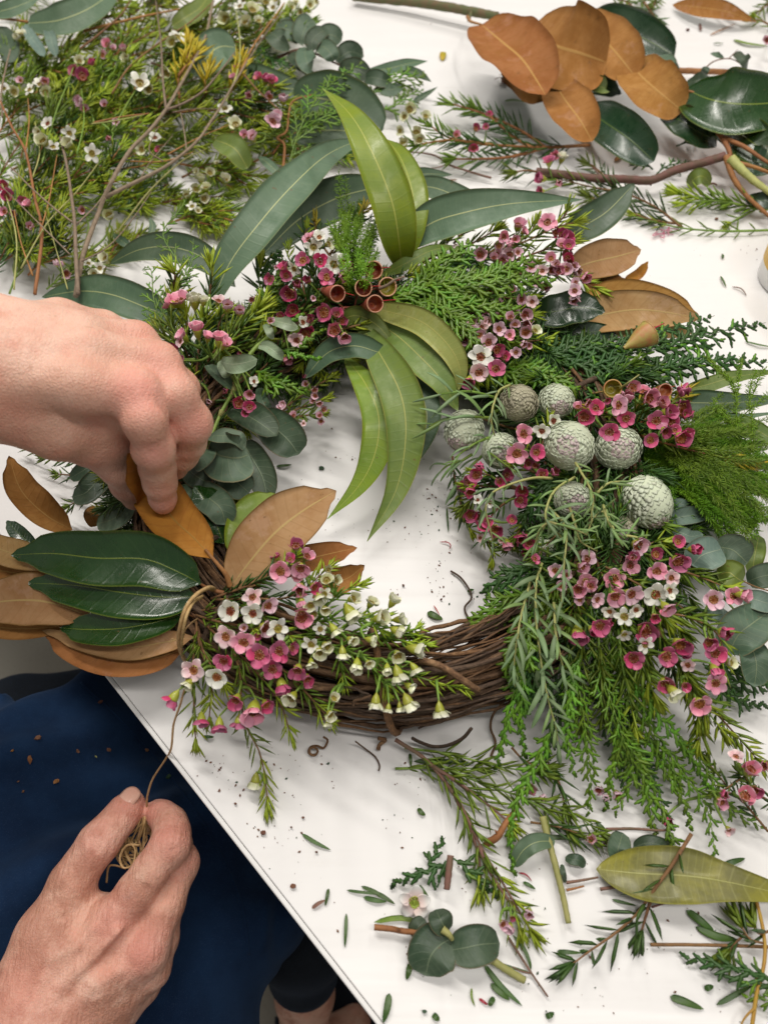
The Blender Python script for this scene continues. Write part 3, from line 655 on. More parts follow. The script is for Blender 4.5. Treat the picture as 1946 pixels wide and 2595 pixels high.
# ================================================================= plant builders
def Q(k, w): return w/K[k][2]            # crop pixels -> photo pixels
def camdir(dx, dy, c, p=None):
    """direction: dx right, dy down in the photo, c towards the viewer"""
    v = RGT*dx+UPV*(-dy)-FWD*c; return v.normalized()
def stem(parent, k, pts, wpx, mat, name='stem', h=None, taper=.5, n=26, bump=.08, sides=7, kind=None):
    W = LP(k, pts, h); C = crom(W, n); r = wpx/K[k][2]*.5*MPP(W[len(W)//2]); mb = MB()
    tube(mb, C, [r*(1-(1-taper)*i/(n-1)) for i in range(n)], sides, bumpy=bump); o = mb.build(name, M[mat], parent); return [Vector(c) for c in C]
def Lf(parent, k, pts, w, mats, **kw):
    h = kw.pop('h', None); return leaf(parent, LP(k, pts, h), w/K[k][2], mats, **kw)
_seed = [0]
def sd():
    _seed[0] += 1; return _seed[0]
def sprig(name, label, cat, k, base, leaves, group=None, stems=()):
    b = P(k, *base); t = thing(name, label, cat, b, group)
    for s in stems: stem(t, k, *s)
    for lf in leaves:
        kk, pts, w, mats = lf[:4]; kw = dict(lf[4]) if len(lf) > 4 else {}; kw.setdefault('seed', sd()); Lf(t, kk, pts, w, mats, **kw)
    return t
# ---- needles
def needle_geo(mb, p, d, ln, wd, mi=0, curve=.12):
    d = d.normalized(); s = d.orthogonal().normalized(); s = Quaternion(d, rnd.uniform(0, 6.28)) @ s; b = d.cross(s)
    cv = s*ln*rnd.uniform(-curve, curve); vs = [p-s*wd*.25]; fs = []
    for t, q in ((.25, .9), (.65, 1.)):
        c = p+d*ln*t+cv*t*t*1.5
        for a in (0, 2.094, 4.189): vs.append(c+(s*math.cos(a)+b*math.sin(a)*.7)*wd*.5*q)
    vs.append(p+d*ln+cv*1.5)
    for a in range(3):
        fs += [(0, 1+(a+1) % 3, 1+a), (1+a, 1+(a+1) % 3, 4+(a+1) % 3, 4+a), (4+a, 4+(a+1) % 3, 7)]
    mb.add(vs, fs, None, mi)
def needles_along(mb, C, step, ln, wd, ang=35, start=.1, mi=0, flat=.5, endf=.8, tuft=True, tipmi=None, pitch=None):
    """pairs of needles up a stem curve C; step, ln, wd in metres"""
    acc = 0; side = 0; L = sum((C[i+1]-C[i]).length for i in range(len(C)-1)); run = 0
    for i in range(len(C)-1):
        d = C[i+1]-C[i]; sl = d.length
        if sl < 1e-7: continue
        d = d.normalized(); run += sl; acc += sl
        while acc > step:
            acc -= step; u = run/L
            if u < start: continue
            side += 1; p = C[i].lerp(C[i+1], rnd.random())
            up = Vector((0, 0, 1)); s = d.cross(up)
            s = s.normalized() if s.length > .1 else d.orthogonal().normalized(); n2 = s.cross(d)
            base = (side % 2)*math.pi/2+rnd.uniform(-.35, .35)
            for kx in (0, math.pi):
                if rnd.random() < .07: continue
                a = base+kx; r = s*math.cos(a)+n2*math.sin(a)*flat; r = r.normalized()
                an = R(ang*rnd.uniform(.7, 1.35)); dd = d*math.cos(an)+r*math.sin(an)
                m = mi if (tipmi is None or u < .72) else tipmi
                needle_geo(mb, p, dd, ln*rnd.uniform(.7, 1.1)*(1 if u < .85 else endf), wd, m)
    if tuft:
        d = (C[-1]-C[-2]).normalized()
        for _ in range(9):
            dd = (d+Vector((rnd.uniform(-.35, .35), rnd.uniform(-.35, .35), rnd.uniform(-.2, .35)))).normalized()
            needle_geo(mb, C[-1]-d*ln*.25, dd, ln*rnd.uniform(.6, .95), wd, mi if tipmi is None else tipmi)
# ---- waxflowers
def petal_mesh(mat, wide, openness, ln):
    """one petal reaching out along +X from the cup's rim"""
    mb = MB(); nu, nv = 5, 4; r0 = .27; vs = []; uvs = []
    for side in (0, 1):
        for i in range(nu+1):
            u = i/nu; w_ = wide*math.sqrt(max(0, 1-(1.25*u-.45)**2/.66)) if u < 1 else wide*.28
            for j in range(nv*2+1):
                v = (j-nv)/nv; el = openness
                x = r0+ln*u*math.cos(el)-.10*u*u*math.sin(el)*1.2; z = .10+ln*math.sin(el)*u*(1-.25*u)+.16*v*v*w_*1.6-(.025*(1-u*.5) if side else 0)
                x -= .14*abs(v)**2*w_*(u > .5)
                vs.append(Vector((x, v*w_, z))); uvs.append((u, .5+v/2))
    m = 2*nv+1; o = (nu+1)*m
    fs = []
    for i in range(nu):
        for j in range(m-1):
            a = i*m+j; fs.append((a, a+m, a+m+1, a+1)); fs.append((o+a+1, o+a+m+1, o+a+m, o+a))
    for i in range(nu): fs += [(i*m, o+i*m, o+(i+1)*m, (i+1)*m), (i*m+m-1, (i+1)*m+m-1, o+(i+1)*m+m-1, o+i*m+m-1)]
    for j in range(m-1): fs.append((nu*m+j, o+nu*m+j, o+nu*m+j+1, nu*m+j+1))
    mb.add(vs, fs, uvs); return mb.mesh('petal', M[mat])
def lathe(mb, prof, n=14, mi=0, org=Vector((0, 0, 0)), q=None, wob=0):
    vs = []; fs = []
    for i, (r, z) in enumerate(prof):
        for k in range(n):
            a = 2*math.pi*k/n; rr = r*(1+wob*math.cos(5*a)); v = Vector((math.cos(a)*rr, math.sin(a)*rr, z))
            if q is not None: v = q @ v
            vs.append(org+v)
    for i in range(len(prof)-1):
        for k in range(n): fs.append((i*n+k, i*n+(k+1) % n, (i+1)*n+(k+1) % n, (i+1)*n+k))
    mb.add(vs, fs, [(0.5, i/len(prof)) for i in range(len(prof)) for _ in range(n)], mi)
_fm = {}
def fmesh(key):
    if key in _fm: return _fm[key]
    if key[0] == 'petal': m = petal_mesh(key[1], .37, key[2], .62)
    elif key[0] == 'petaln': m = petal_mesh(key[1], .27, key[2], .60)
    elif key[0] == 'cup':
        mb = MB(); lathe(mb, [(.03, -.60), (.07, -.52), (.19, -.36), (.28, -.14), (.31, .02), (.32, .11), (.30, .13)], 12, 0, wob=.05)
        lathe(mb, [(.30, .13), (.27, .06), (.22, -.01), (.14, -.02)], 12, 1); m = mb.mesh('flower', [M['calyx'], M[key[1]]])
    elif key[0] == 'disc':
        mb = MB(); lathe(mb, [(.30, .05), (.24, .00), (.15, -.01), (.06, .03), (.03, .10), (.015, .26), (.0, .27)], 12, 0)
        for k in range(10):
            a = 2*math.pi*k/10+rnd.uniform(-.1, .1); rr = .29+rnd.uniform(-.02, .02); c = Vector((math.cos(a)*rr, math.sin(a)*rr, .07)); c2 = c*.84+Vector((0, 0, .13))
            tube(mb, [c, c2], [.018, .014], 4, mi=1)
            s = .038; vs = [c2+Vector(d)*s for d in ((1, 0, 0), (-1, 0, 0), (0, 1, 0), (0, -1, 0), (0, 0, 1), (0, 0, -1))]
            mb.add(vs, [(0, 2, 4), (2, 1, 4), (1, 3, 4), (3, 0, 4), (2, 0, 5), (1, 2, 5), (3, 1, 5), (0, 3, 5)], None, 1)
        m = mb.mesh('flower_centre', [M[key[1]], M['stamen']])
    _fm[key] = m; return m
PC = {'g': ('pet_clear', 'cup_green', .1), 'm': ('pet_magenta', 'cup_red', .72), 'p': ('pet_pink', 'cup_red', .55), 'l': ('pet_lilac', 'cup_red', .7), 'b': ('pet_blush', 'cup_red', .4), 'w': ('pet_white', 'cup_red', .40),
      'o': ('pet_white', 'cup_olive', .30), 'n': ('pet_cream', 'cup_olive', .98), 'u': ('pet_plum', 'cup_red', .85), 'k': ('pet_magenta', 'cup_red', .92), 'q': ('pet_pink', 'cup_red', 1.0), 'v': ('pet_lilac', 'cup_red', 1.1)}
def flower(parent, pos, diam, col, d, simple=False):
    pm, cm, op = PC[col]; op += rnd.uniform(-.22, .22)
    if cm == 'cup_red' and rnd.random() < .35: cm = 'cup_brown'; op = round(op*5)/5.0
    if col in 'kqvu' and rnd.random() < .16: op += .4; diam *= .8
    if col == 'g': op = .1
    op = round(op*5)/5.0
    s = diam/(1.55 if op < .5 else 1.38 if op < .85 else 1.02 if op < 1.1 else .95)
    q = d.to_track_quat('Z', 'Y') @ Quaternion((0, 0, 1), rnd.uniform(0, 6.28))
    f = bpy.data.objects.new('flower', fmesh(('cup', cm))); COL.objects.link(f); f.parent = parent; f.location = pos-parent_loc(parent)
    f.rotation_mode = 'QUATERNION'; f.rotation_quaternion = q; f.scale = (s*rnd.uniform(.93, 1.07), s*rnd.uniform(.93, 1.07), s)
    kind = 'petaln' if col == 'o' else 'petal'
    for k in range(5):
        link_copy(fmesh((kind, pm, op)), 'petal', f, (0, 0, 0), Quaternion((0, 0, 1), k*1.2566+rnd.uniform(-.12, .12)) @ Quaternion((0, 1, 0), rnd.uniform(-.22, .16)) @ Quaternion((1, 0, 0), rnd.uniform(-.2, .2)), (rnd.uniform(.88, 1.1), rnd.uniform(.86, 1.12), rnd.uniform(.8, 1.2)))
    link_copy(fmesh(('disc', cm)), 'flower_centre', f, (0, 0, 0))
    return pos-d*(.58*s)
def waxflower(label, k, base, stems_, flowers, group=None, nl=64, nw=7.5, step=15, mats=('needle', 'needle_lime'), cat='flower sprig', stemm='stem_brown', h=None, sw=7, ang=35, flat=.6, name='waxflower_sprig', endlime=True):
    """stems_: list of point lists (crop k coordinates with heights); flowers: (x,y,diam,colour[,dx,dy,c[,h]])"""
    b = P(k, *base); t = thing(name, label, cat, b, group); sc = K[k][2]; allC = []; mb = MB()
    for i, s in enumerate(stems_):
        W = LP(k, s, h); n = max(8, int(sum((W[j+1]-W[j]).length for j in range(len(W)-1))/.004)); C = [Vector(c) for c in crom(W, n)]; allC.append(C)
        m2 = MB(); r = sw*.5*MPP(W[0]); tube(m2, C, [r*(1-.6*j/(n-1)) for j in range(n)], 6, bumpy=.1); m2.build('stem', M[stemm], t)
        mp = MPP(W[len(W)//2]); needles_along(mb, C, step*mp, nl*mp, nw*mp, ang, .12, 0, flat, tipmi=1 if endlime else None)
    if not mb.empty(): mb.build('needles', [M[mats[0]], M[mats[1]]], t, kind='stuff')
    smb = MB(); S = [c for C in allC for c in C]
    for f in flowers:
        x, y, dm, col = f[:4]; dx, dy, c = (f[4:7] if len(f) >= 7 else (rnd.uniform(-.35, .35), rnd.uniform(-.3, .4), 1.))
        # height: taken from the nearest stem, a little above it
        q0 = P(k, x, y, .03)
        if len(f) >= 8: hh = f[7]
        else:
            ns = min(S, key=lambda s_: (Vector((s_.x, s_.y, 0))-Vector((q0.x, q0.y, 0))).length); hh = max(.014, ns.z+rnd.uniform(.010, .018))
        p = P(k, x, y, hh); d = camdir(dx, dy, c); dmm = dm*(1.10 if k == 'r2' else .98 if k in ('r7', 'r4') else 1.05)/sc*MPP(p); e = flower(t, p, dmm, col, d)
        cand = [s_ for s_ in S if (s_-e).length > .006] or S
        ns = min(cand, key=lambda s_: (s_-e).length+max(0, s_.z-e.z)*2)
        if (ns-e).length > .05: ns = e+(ns-e).normalized()*.04
        mid = e.lerp(ns, .5)-d*(.25*(ns-e).length); C = crom([e, mid, ns], 8); tube(smb, C, [.00055+.0001*j for j in range(8)], 5)
    if not smb.empty(): smb.build('flower_stalk', M['stem_green'], t, kind='stuff')
    return t
# ---- cedar sprays: flat, twice-branched, covered with small overlapping scales
def scale_run(mb, p0, p1, N, w_, mi=0, bend=None):
    L = (p1-p0).length; n = max(2, int(L/(w_*1.15))); T0 = (p1-p0).normalized(); prev = None; vs = []; fs = []
    for i in range(n+1):
        t = i/n; c = p0.lerp(p1, t)
        if bend is not None: c = c+bend*(math.sin(t*math.pi*.5)**2)
        S = T0.cross(N).normalized()
        for q, r in ((-.22, .70), (.22, 1.0)):
            if i == n and q > 0: r = .55
            cc = c+T0*(q*w_*1.15); tp = r*(1-.18*t)*w_*.5
            vs += [cc-S*tp, cc+N*tp*.55, cc+S*tp, cc-N*tp*.4]
    m = len(vs)//4
    for i in range(m-1):
        for k in range(4): fs.append((i*4+k, i*4+(k+1) % 4, i*4+4+(k+1) % 4, i*4+4+k))
    fs.append(tuple(range((m-1)*4, m*4))); mb.add(vs, fs, None, mi)
def cedar(label, k, pts, width, mat='cedar', mat2='cedar_lime', stemw=5, step=13.5, sub=9.5, sw=13, ang=38, group=None, droop=.25, roll=0, parts=True, h=None, parent=None, end=.15):
    W = LP(k, pts, h); mp = MPP(W[len(W)//2]); sc = 1.0; C = [Vector(c) for c in crom(W, 60)]
    t = parent or thing('cedar_spray', label, 'foliage spray', W[0], group)
    m2 = MB(); tube(m2, C, [stemw*.5*mp*(1-.7*i/59) for i in range(60)], 5); m2.build('stem', M[mat if stemw < 6 else 'stem_brown'], t)
    L = sum((C[i+1]-C[i]).length for i in range(59)); width = width/K[k][2]*mp; acc = 0; run = 0; side = 1
    for i in range(59):
        d = C[i+1]-C[i]; run += d.length; acc += d.length
        if acc < step*mp: continue
        acc = 0; side = -side; u = run/L
        if u < .06: continue
        d.normalize(); N = ((CAM-C[i]).normalized()*.6+Vector((0, 0, .5))).normalized(); N = Quaternion(d, R(roll+rnd.uniform(-22, 22))) @ N; N = (N-d*N.dot(d)).normalized()
        S = d.cross(N)*side; an = R(ang*rnd.uniform(.85, 1.15)); bd = (d*math.cos(an)+S*math.sin(an)).normalized()
        bl = width*(min(1, u/.22)**.5*.85+.15)*(end+(1-end)*(1-u)**.75)*rnd.uniform(.8, 1.15); mb = MB(); bend = Vector((0, 0, -1))*bl*droop+d*bl*.22
        p0 = C[i]; p1 = p0+bd*bl; mi = 0
        scale_run(mb, p0, p1, N, sw*mp, mi, bend); ns = int(bl/(sub*mp)); s2 = 1
        for j in range(1, ns):
            tt = j/ns; pp = p0.lerp(p1, tt)+bend*(math.sin(tt*math.pi*.5)**2); s2 = -s2; bb = (bd+bend*(.9/bl)).normalized(); S2 = bb.cross(N).normalized()*s2
            a2 = R(40*rnd.uniform(.8, 1.2)); sl = (.32*bl*(1-tt)**.8+sw*mp*1.5)*rnd.uniform(.75, 1.1); dd = bb*math.cos(a2)+S2*math.sin(a2)
            scale_run(mb, pp, pp+dd*sl, N, sw*mp*.9, 1 if (rnd.random() < .3) else 0, Vector((0, 0, -sl*.12)))
        if parts: mb.build('frond', [M[mat], M[mat2]], t)
    return t
# ---- plume fern: thin stems clothed with short fine hairs
def plume(label, k, lines, hair=16, step=2.2, mat='fern', group=None, cat='fern plume', stemw=3, h=None, wd=1.6, ang=55):
    W0 = LP(k, lines[0], h); t = thing('plume_fern', label, cat, W0[0], group); smb = MB(); mb = MB()
    for ln in lines:
        W = LP(k, ln, h); L = sum((W[j+1]-W[j]).length for j in range(len(W)-1)); mp = MPP(W[len(W)//2]); n = max(6, int(L/(.005))); C = [Vector(c) for c in crom(W, n)]
        tube(smb, C, [stemw*.5*mp*(1-.6*i/(n-1)) for i in range(n)], 4)
        needles_along(mb, C, step*mp, hair*mp, wd*mp, ang, .02, 0, 1.0, tuft=False)
    smb.build('stem', M[mat], t); mb.build('hairs', M[mat], t, kind='stuff'); return t
# ---- linear-leaved sprigs (grey-green, leaf pieces kept one by one)
_lin = {}
def lin_mesh(mat, v):
    if (mat, v) not in _lin:
        pr_ = random.Random(v); b = pr_.uniform(-.35, .35); z = pr_.uniform(.05, .35); mb = MB()
        leaf_geo_local(mb, [Vector((0, 0, 0)), Vector((.33, b*.25, z*.35)), Vector((.68, b*.65, z*.45)), Vector((1, b*1.1, z*.1-.05))], .12, nu=8, nv=1)
        _lin[(mat, v)] = mb.mesh('leaf', M[mat])
    return _lin[(mat, v)]
def leaf_geo_local(mb, pts, width, nu=8, nv=1):
    C = [Vector(c) for c in crom(pts, nu+1)]; T = frames(C); top = []; bot = []; m = 2*nv+1
    for i, c in enumerate(C):
        u = min(max(i/nu, .02), .985); w2 = width*.5*(u**.45*(1-u)**.5)/.51
        S = T[i].cross(Vector((0, 0, 1))).normalized(); N = S.cross(T[i])
        for j in range(m):
            x = (j-nv)/nv; p = c+S*(x*w2)+N*(.25*w2*x*x); top.append(p+N*.012*(1-.6*abs(x))); bot.append(p-N*.012*(1-.6*abs(x)))
    fs = []; n = len(top)
    for i in range(nu):
        for j in range(m-1):
            a = i*m+j; fs += [(a, a+1, a+m+1, a+m), (n+a, n+a+m, n+a+m+1, n+a+1)]
        fs += [(i*m, (i+1)*m, n+(i+1)*m, n+i*m), (i*m+m-1, n+i*m+m-1, n+(i+1)*m+m-1, (i+1)*m+m-1)]
    mb.add(top+bot, fs, None)
def linear_sprig(label, k, stems_, ln, step=16, mat='grey_leaf', stemm='stem_pale', sw=8, group=None, ang=50, h=None, start=.05, wide=1., cat='foliage sprig'):
    W0 = LP(k, stems_[0], h); t = thing('linear_leaf_sprig', label, cat, W0[0], group); b = parent_loc(t)
    for s in stems_:
        W = LP(k, s, h); L = sum((W[j+1]-W[j]).length for j in range(len(W)-1)); mp = MPP(W[len(W)//2]); n = max(12, int(L/.003)); C = [Vector(c) for c in crom(W, n)]
        m2 = MB(); tube(m2, C, [sw*.5*mp*(1-.55*i/(n-1)) for i in range(n)], 6, bumpy=.1); m2.build('stem', M[stemm], t)
        acc = 0; run = 0; a = rnd.uniform(0, 6)
        for i in range(n-1):
            d = C[i+1]-C[i]; acc += d.length; run += d.length; u = run/L
            if acc < step*mp or u < start: continue
            acc = 0; d = d.normalized(); a += 2.4+rnd.uniform(-.4, .4); s_ = d.cross(Vector((0, 0, 1)))
            s_ = s_.normalized() if s_.length > .1 else d.orthogonal().normalized(); n2 = s_.cross(d); r = s_*math.cos(a)+n2*(math.sin(a)*.75+.15); an = R(ang*rnd.uniform(.6, 1.2)*(1-.35*u))
            X = (d*math.cos(an)+r.normalized()*math.sin(an)).normalized(); Z = (Vector((0, 0, .5))-FWD*.8+r*.4); Z = (Z-X*Z.dot(X)).normalized(); Y = Z.cross(X)
            q = Matrix((X, Y, Z)).transposed().to_quaternion(); l_ = ln/K[k][2]*mp*rnd.uniform(.6, 1.15)*(1 if u < .8 else .75)
            link_copy(lin_mesh(mat if rnd.random() < .75 else ('grey_lime' if mat == 'grey_leaf' else 'grey_leaf'), rnd.randrange(7)), 'leaf', t, C[i]-b, q, (l_, l_*wide*rnd.uniform(.8, 1.2), l_))
    return t
# ---- silver cones
_sc = {}
def scale_mesh(mat):
    if mat in _sc: return _sc[mat]
    mb = MB(); rows = [(-.5, .42, -.03), (-.05, .62, .01), (.35, .58, .04), (.68, .36, .06), (.88, .08, .045)]; vs = []; fs = []
    for y, w_, z in rows: vs += [Vector((-w_, y, z*.75)), Vector((0, y+.02, z)), Vector((w_, y, z*.75))]
    for y, w_, z in rows: vs += [Vector((-w_*.9, y*.95, z*.75-.06)), Vector((0, y*.95, z-.08)), Vector((w_*.9, y*.95, z*.75-.06))]
    n = 15
    for i in range(4):
        for j in range(2): a = i*3+j; fs += [(a, a+1, a+4, a+3), (n+a, n+a+3, n+a+4, n+a+1)]
        fs += [(i*3, i*3+3, n+i*3+3, n+i*3), (i*3+2, n+i*3+2, n+i*3+5, i*3+5)]
    fs += [(12, 13, n+13, n+12), (13, 14, n+14, n+13)]
    mb.add(vs, fs); _sc[mat] = mb.mesh('scale', M[mat]); return _sc[mat]
def cone(label, k, x, y, r, h, ax, mat='cone', tip='cone_tip', el=1.08, n=230, tipn=34, group='silver cones in the wreath'):
    c = P(k, x, y, h); rm = r/K[k][2]*MPP(c); A = camdir(*ax); t = thing('silver_cone', label, 'cone', c, group)
    q = A.to_track_quat('Z', 'Y'); mb = MB()
    lathe(mb, [(.001, -el*.975)]+[(math.sin(a)*.972, -math.cos(a)*el*.972) for a in np.linspace(.1, 3.04, 18)]+[(.001, el*.975)], 28)
    core = mb.mesh('core', M['cone_core']); core.materials[0] = M[mat] if mat != 'cone' else M['cone_core']; link_copy(core, 'core', t, (0, 0, 0), q, rm)
    sz = math.sqrt(4*math.pi/n)*1.0
    ph_ = rnd.uniform(0, 6)
    for i in range(n):
        z = 1-2*(i+.5)/n; th = i*2.39996+.1*math.sin(i); rr = math.sqrt(1-z*z)
        nrm = Vector((rr*math.cos(th), rr*math.sin(th), z)); wb_ = 1+.028*math.sin(2*th+ph_)*rr+.02*math.sin(3*z+ph_); pos = Vector((nrm.x*wb_, nrm.y*wb_*.97, nrm.z*el)); Nn = Vector((nrm.x, nrm.y, nrm.z/el)).normalized()
        if (q @ Nn).dot((CAM-c).normalized()) < -.35: continue
        Y = Vector((0, 0, 1))-Nn*Nn.z; Y = Y.normalized() if Y.length > .01 else Vector((1, 0, 0)); X = Y.cross(Nn)
        Mx = Matrix((X, Y, Nn)).transposed(); qq = q @ Mx.to_quaternion() @ Quaternion((1, 0, 0), R(4+rnd.uniform(-2, 3))) @ Quaternion((0, 0, 1), R(rnd.uniform(-9, 9)))
        f = .62 if i < 10 else .85 if i < 26 else 1.; s_ = sz*rm*f*rnd.uniform(1.35, 1.6)
        link_copy(scale_mesh(tip if i < tipn else mat), 'scale', t, (q @ pos)*rm*.942*(1+rnd.uniform(-.012, .012)), qq, (s_*.95, s_*1.15, s_))
    return t
# ---- gumnuts
def gumnut(parent, k, stalk, base, mouth, r, hs, he, mat='nut', stig=(40, 5), inner='nut_in', rim='nut_rim', turn=.0):
    a = P(k, *base, hs); b = P(k, *mouth, he); mp = MPP(b)/K[k][2]; R_ = r*mp; ax = (b-a).normalized(); ax = (ax*(1-turn)+(CAM-b).normalized()*turn).normalized(); L = (b-a).length
    R_ *= .86; q = ax.to_track_quat('Z', 'Y'); mb = MB(); lathe(mb, [(.12*R_, 0), (.2*R_, L*.12), (.62*R_, L*.5), (.88*R_, L*.78), (.97*R_, L*.93), (1.0*R_, L)], 20, 0, a, q)
    nut_ = mb.build('gumnut', M[mat], parent)
    mb = MB(); C = [a+q @ Vector((math.cos(t)*R_*.95, math.sin(t)*R_*.95, L)) for t in np.linspace(0, 2*math.pi, 25)]; tube(mb, C, R_*.08, 6, bumpy=.16); rm_ = mb.build('rim', M[rim], nut_); rm_.location = a*0
    mb = MB(); lathe(mb, [(.95*R_, L), (.88*R_, L*.90), (.74*R_, L*.80), (.40*R_, L*.76), (.05*R_, L*.82)], 20, 0, a, q); mb.build('hollow', M[inner], nut_)
    mb = MB(); p0 = a+q @ Vector((0, 0, L*.6)); p1 = b+(camdir(stig[0], stig[1], 12)*math.hypot(*stig)*mp); tube(mb, crom([p0, (p0+p1)/2+Vector((0, 0, R_*.2)), p1], 10), [R_*.09*(1-.5*i/9) for i in range(10)], 5); mb.build('stigma', M['stigma'] if stig[0] > 0 else M['stem_pale'], nut_)
    if stalk:
        mb = MB(); tube(mb, crom([P(k, *stalk), a.lerp(P(k, *stalk), .5), a+ax*L*.08], 8), .10*R_, 6); mb.build('nut_stalk', M[mat], parent)
def twig(label, k, pts, w, mat, sides_=(), cat='twig', name='twig', group=None, h=None, taper=.6):
    W = LP(k, pts, h); t = thing(name, label, cat, W[0], group)
    stem(t, k, pts, w, mat, 'stem', h, taper, n=max(14, len(pts)*7))
    for s, sw_ in sides_: stem(t, k, s, sw_, mat, 'side_twig', h, .5, n=18)
    return t
# ================================================================= THINGS ON THE WREATH
G_MAG = 'magnolia sprigs on the wreath'
def mag(k, pts, w, m, **kw):
    kw.setdefault('prof', 'mag'); kw.setdefault('cup', .1); kw.setdefault('fold', .12); kw.setdefault('wave', .05); kw.setdefault('thick', .0006); kw.setdefault('nu', 26); return (k, pts, w, m, kw)
def euc(k, pts, w, m, **kw):
    kw.setdefault('prof', 'lance'); kw.setdefault('cup', .05); kw.setdefault('fold', .10); kw.setdefault('wave', .05); kw.setdefault('thick', .0004); kw.setdefault('nu', 30); return (k, pts, w, m, kw)
def rd(k, pts, w, m, **kw):
    kw.setdefault('prof', 'round'); kw.setdefault('cup', .12); kw.setdefault('fold', .05); kw.setdefault('wave', .06); kw.setdefault('nu', 14); kw.setdefault('wf', 1.5); return (k, pts, w, m, kw)
GB = ['mag_green', 'mag_brown']; DB = ['mag_dark', 'mag_brown']; BG = ['mag_brown', 'mag_green']; TG = ['mag_tan', 'mag_green']; OG = ['mag_orange', 'mag_green']
sprig('magnolia_sprig', 'magnolia sprig of three glossy dark green leaves fanned out left of the raffia', 'magnolia sprig', 'c5', (905, 365, .052), [
    mag('c5', [(862, 338, .060), (760, 285, .068), (620, 232, .073), (420, 228, .074), (230, 208, .070), (48, 215, .062)], 240, GB, cup=.16, fold=.10, roll=-12),
    mag('c5', [(845, 392, .052), (700, 395, .058), (520, 375, .060), (330, 345, .058), (116, 335, .050)], 222, GB, cup=.12, roll=-6),
    mag('c5', [(790, 468, .046), (660, 505, .050), (520, 530, .050), (380, 535, .046), (258, 528, .040)], 165, GB, cup=.18, roll=10)],
    G_MAG, [([(960, 378, .050), (905, 362, .053), (855, 336, .060)], 20, 'stem_orange')])
sprig('magnolia_sprig', 'magnolia sprig with tan undersides behind the glossy green leaves at the left edge', 'magnolia sprig', 'c5', (700, 440, .035), [
    mag('c5', [(390, 478, .042), (220, 420, .046), (60, 410, .046), (-180, 440, .042)], 235, TG, roll=6),
    mag('c5', [(240, 262, .052), (120, 225, .054), (0, 190, .052), (-140, 120, .046)], 130, TG),
    mag('c5', [(300, 380, .036), (100, 300, .036), (-100, 270, .034)], 120, BG),
    mag('c5', [(300, 520, .028), (60, 530, .030), (-200, 500, .026)], 100, BG),
    mag('c5', [(835, 565, .040), (700, 590, .042), (560, 610, .040), (390, 590, .036), (180, 538, .030)], 120, TG, cup=.2),
    mag('c5', [(790, 620, .032), (640, 660, .034), (470, 655, .033), (320, 610, .030), (190, 545, .026)], 160, BG, cup=.12)],
    G_MAG, [([(840, 480, .040), (700, 450, .038), (390, 478, .040)], 10, 'stem_orange')])
sprig('magnolia_leaf', 'brown velvety magnolia leaf standing up at the far left below the hand', 'leaf', 'c3', (290, 1175, .03), [
    mag('c3', [(310, 1190, .030), (200, 1130, .048), (90, 1020, .062), (38, 872, .075)], 150, BG, fold=.3, roll=20)], G_MAG)
sprig('magnolia_leaf', 'dark green magnolia leaf tip showing behind the green fan at the left edge', 'leaf', 'c3', (120, 1260, .02), [
    mag('c3', [(160, 1270, .020), (90, 1215, .024), (28, 1150, .022)], 70, DB)], G_MAG)
sprig('magnolia_leaf', 'orange-brown magnolia leaf pinched between the fingers of the upper hand', 'leaf', 'c5', (990, 350, .055), [
    mag('c5', [(915, 232, .068), (830, 140, .072), (740, 55, .0725), (655, -70, .0740), (592, -155, .106), (548, -222, .128)], 215, OG, fold=.14, cup=.06, roll=8, prof='mag')],
    G_MAG, [([(988, 350, .056), (970, 300, .062), (935, 255, .067), (880, 190, .0715)], 26, 'stem_orange', 'leaf_stalk')])
sprig('magnolia_leaf', 'large light brown magnolia leaf beside the pink waxflowers, pointing up at the wreath hole', 'leaf', 'c5', (1000, 350, .050), [
    mag('c5', [(985, 362, .052), (1075, 240, .060), (1180, 120, .066), (1300, 25, .070), (1442, -62, .072)], 275, TG, fold=.12, cup=.05, roll=-6)], G_MAG)
sprig('magnolia_leaf', 'yellow-green magnolia leaf edge behind the large light brown leaf', 'leaf', 'c5', (1010, 180, .04), [
    mag('c5', [(1000, 230, .044), (1035, 110, .048), (1090, 20, .050), (1180, -50, .050)], 150, ['euc_yellow', 'mag_brown'], prof='mag')], G_MAG)
sprig('magnolia_leaf', 'brown magnolia leaf right of the large light brown leaf', 'leaf', 'c5', (1150, 330, .035), [
    mag('c5', [(1140, 320, .038), (1260, 250, .044), (1390, 215, .048), (1532, 183, .048)], 120, BG)], G_MAG)
sprig('magnolia_leaf', 'small brown magnolia leaf with upturned tip behind the white waxflowers', 'leaf', 'c5', (1380, 420, .03), [
    mag('c5', [(1340, 400, .032), (1430, 340, .036), (1500, 310, .040), (1564, 258, .050)], 120, BG, fold=.3)], G_MAG)
sprig('magnolia_leaf', 'dark glossy green leaf between the held leaf and the round gum leaves', 'leaf', 'c3', (950, 1230, .035), [
    mag('c3', [(960, 1250, .040), (930, 1170, .048), (895, 1090, .055), (835, 1000, .062)], 170, GB, fold=.35, cup=0)], G_MAG)
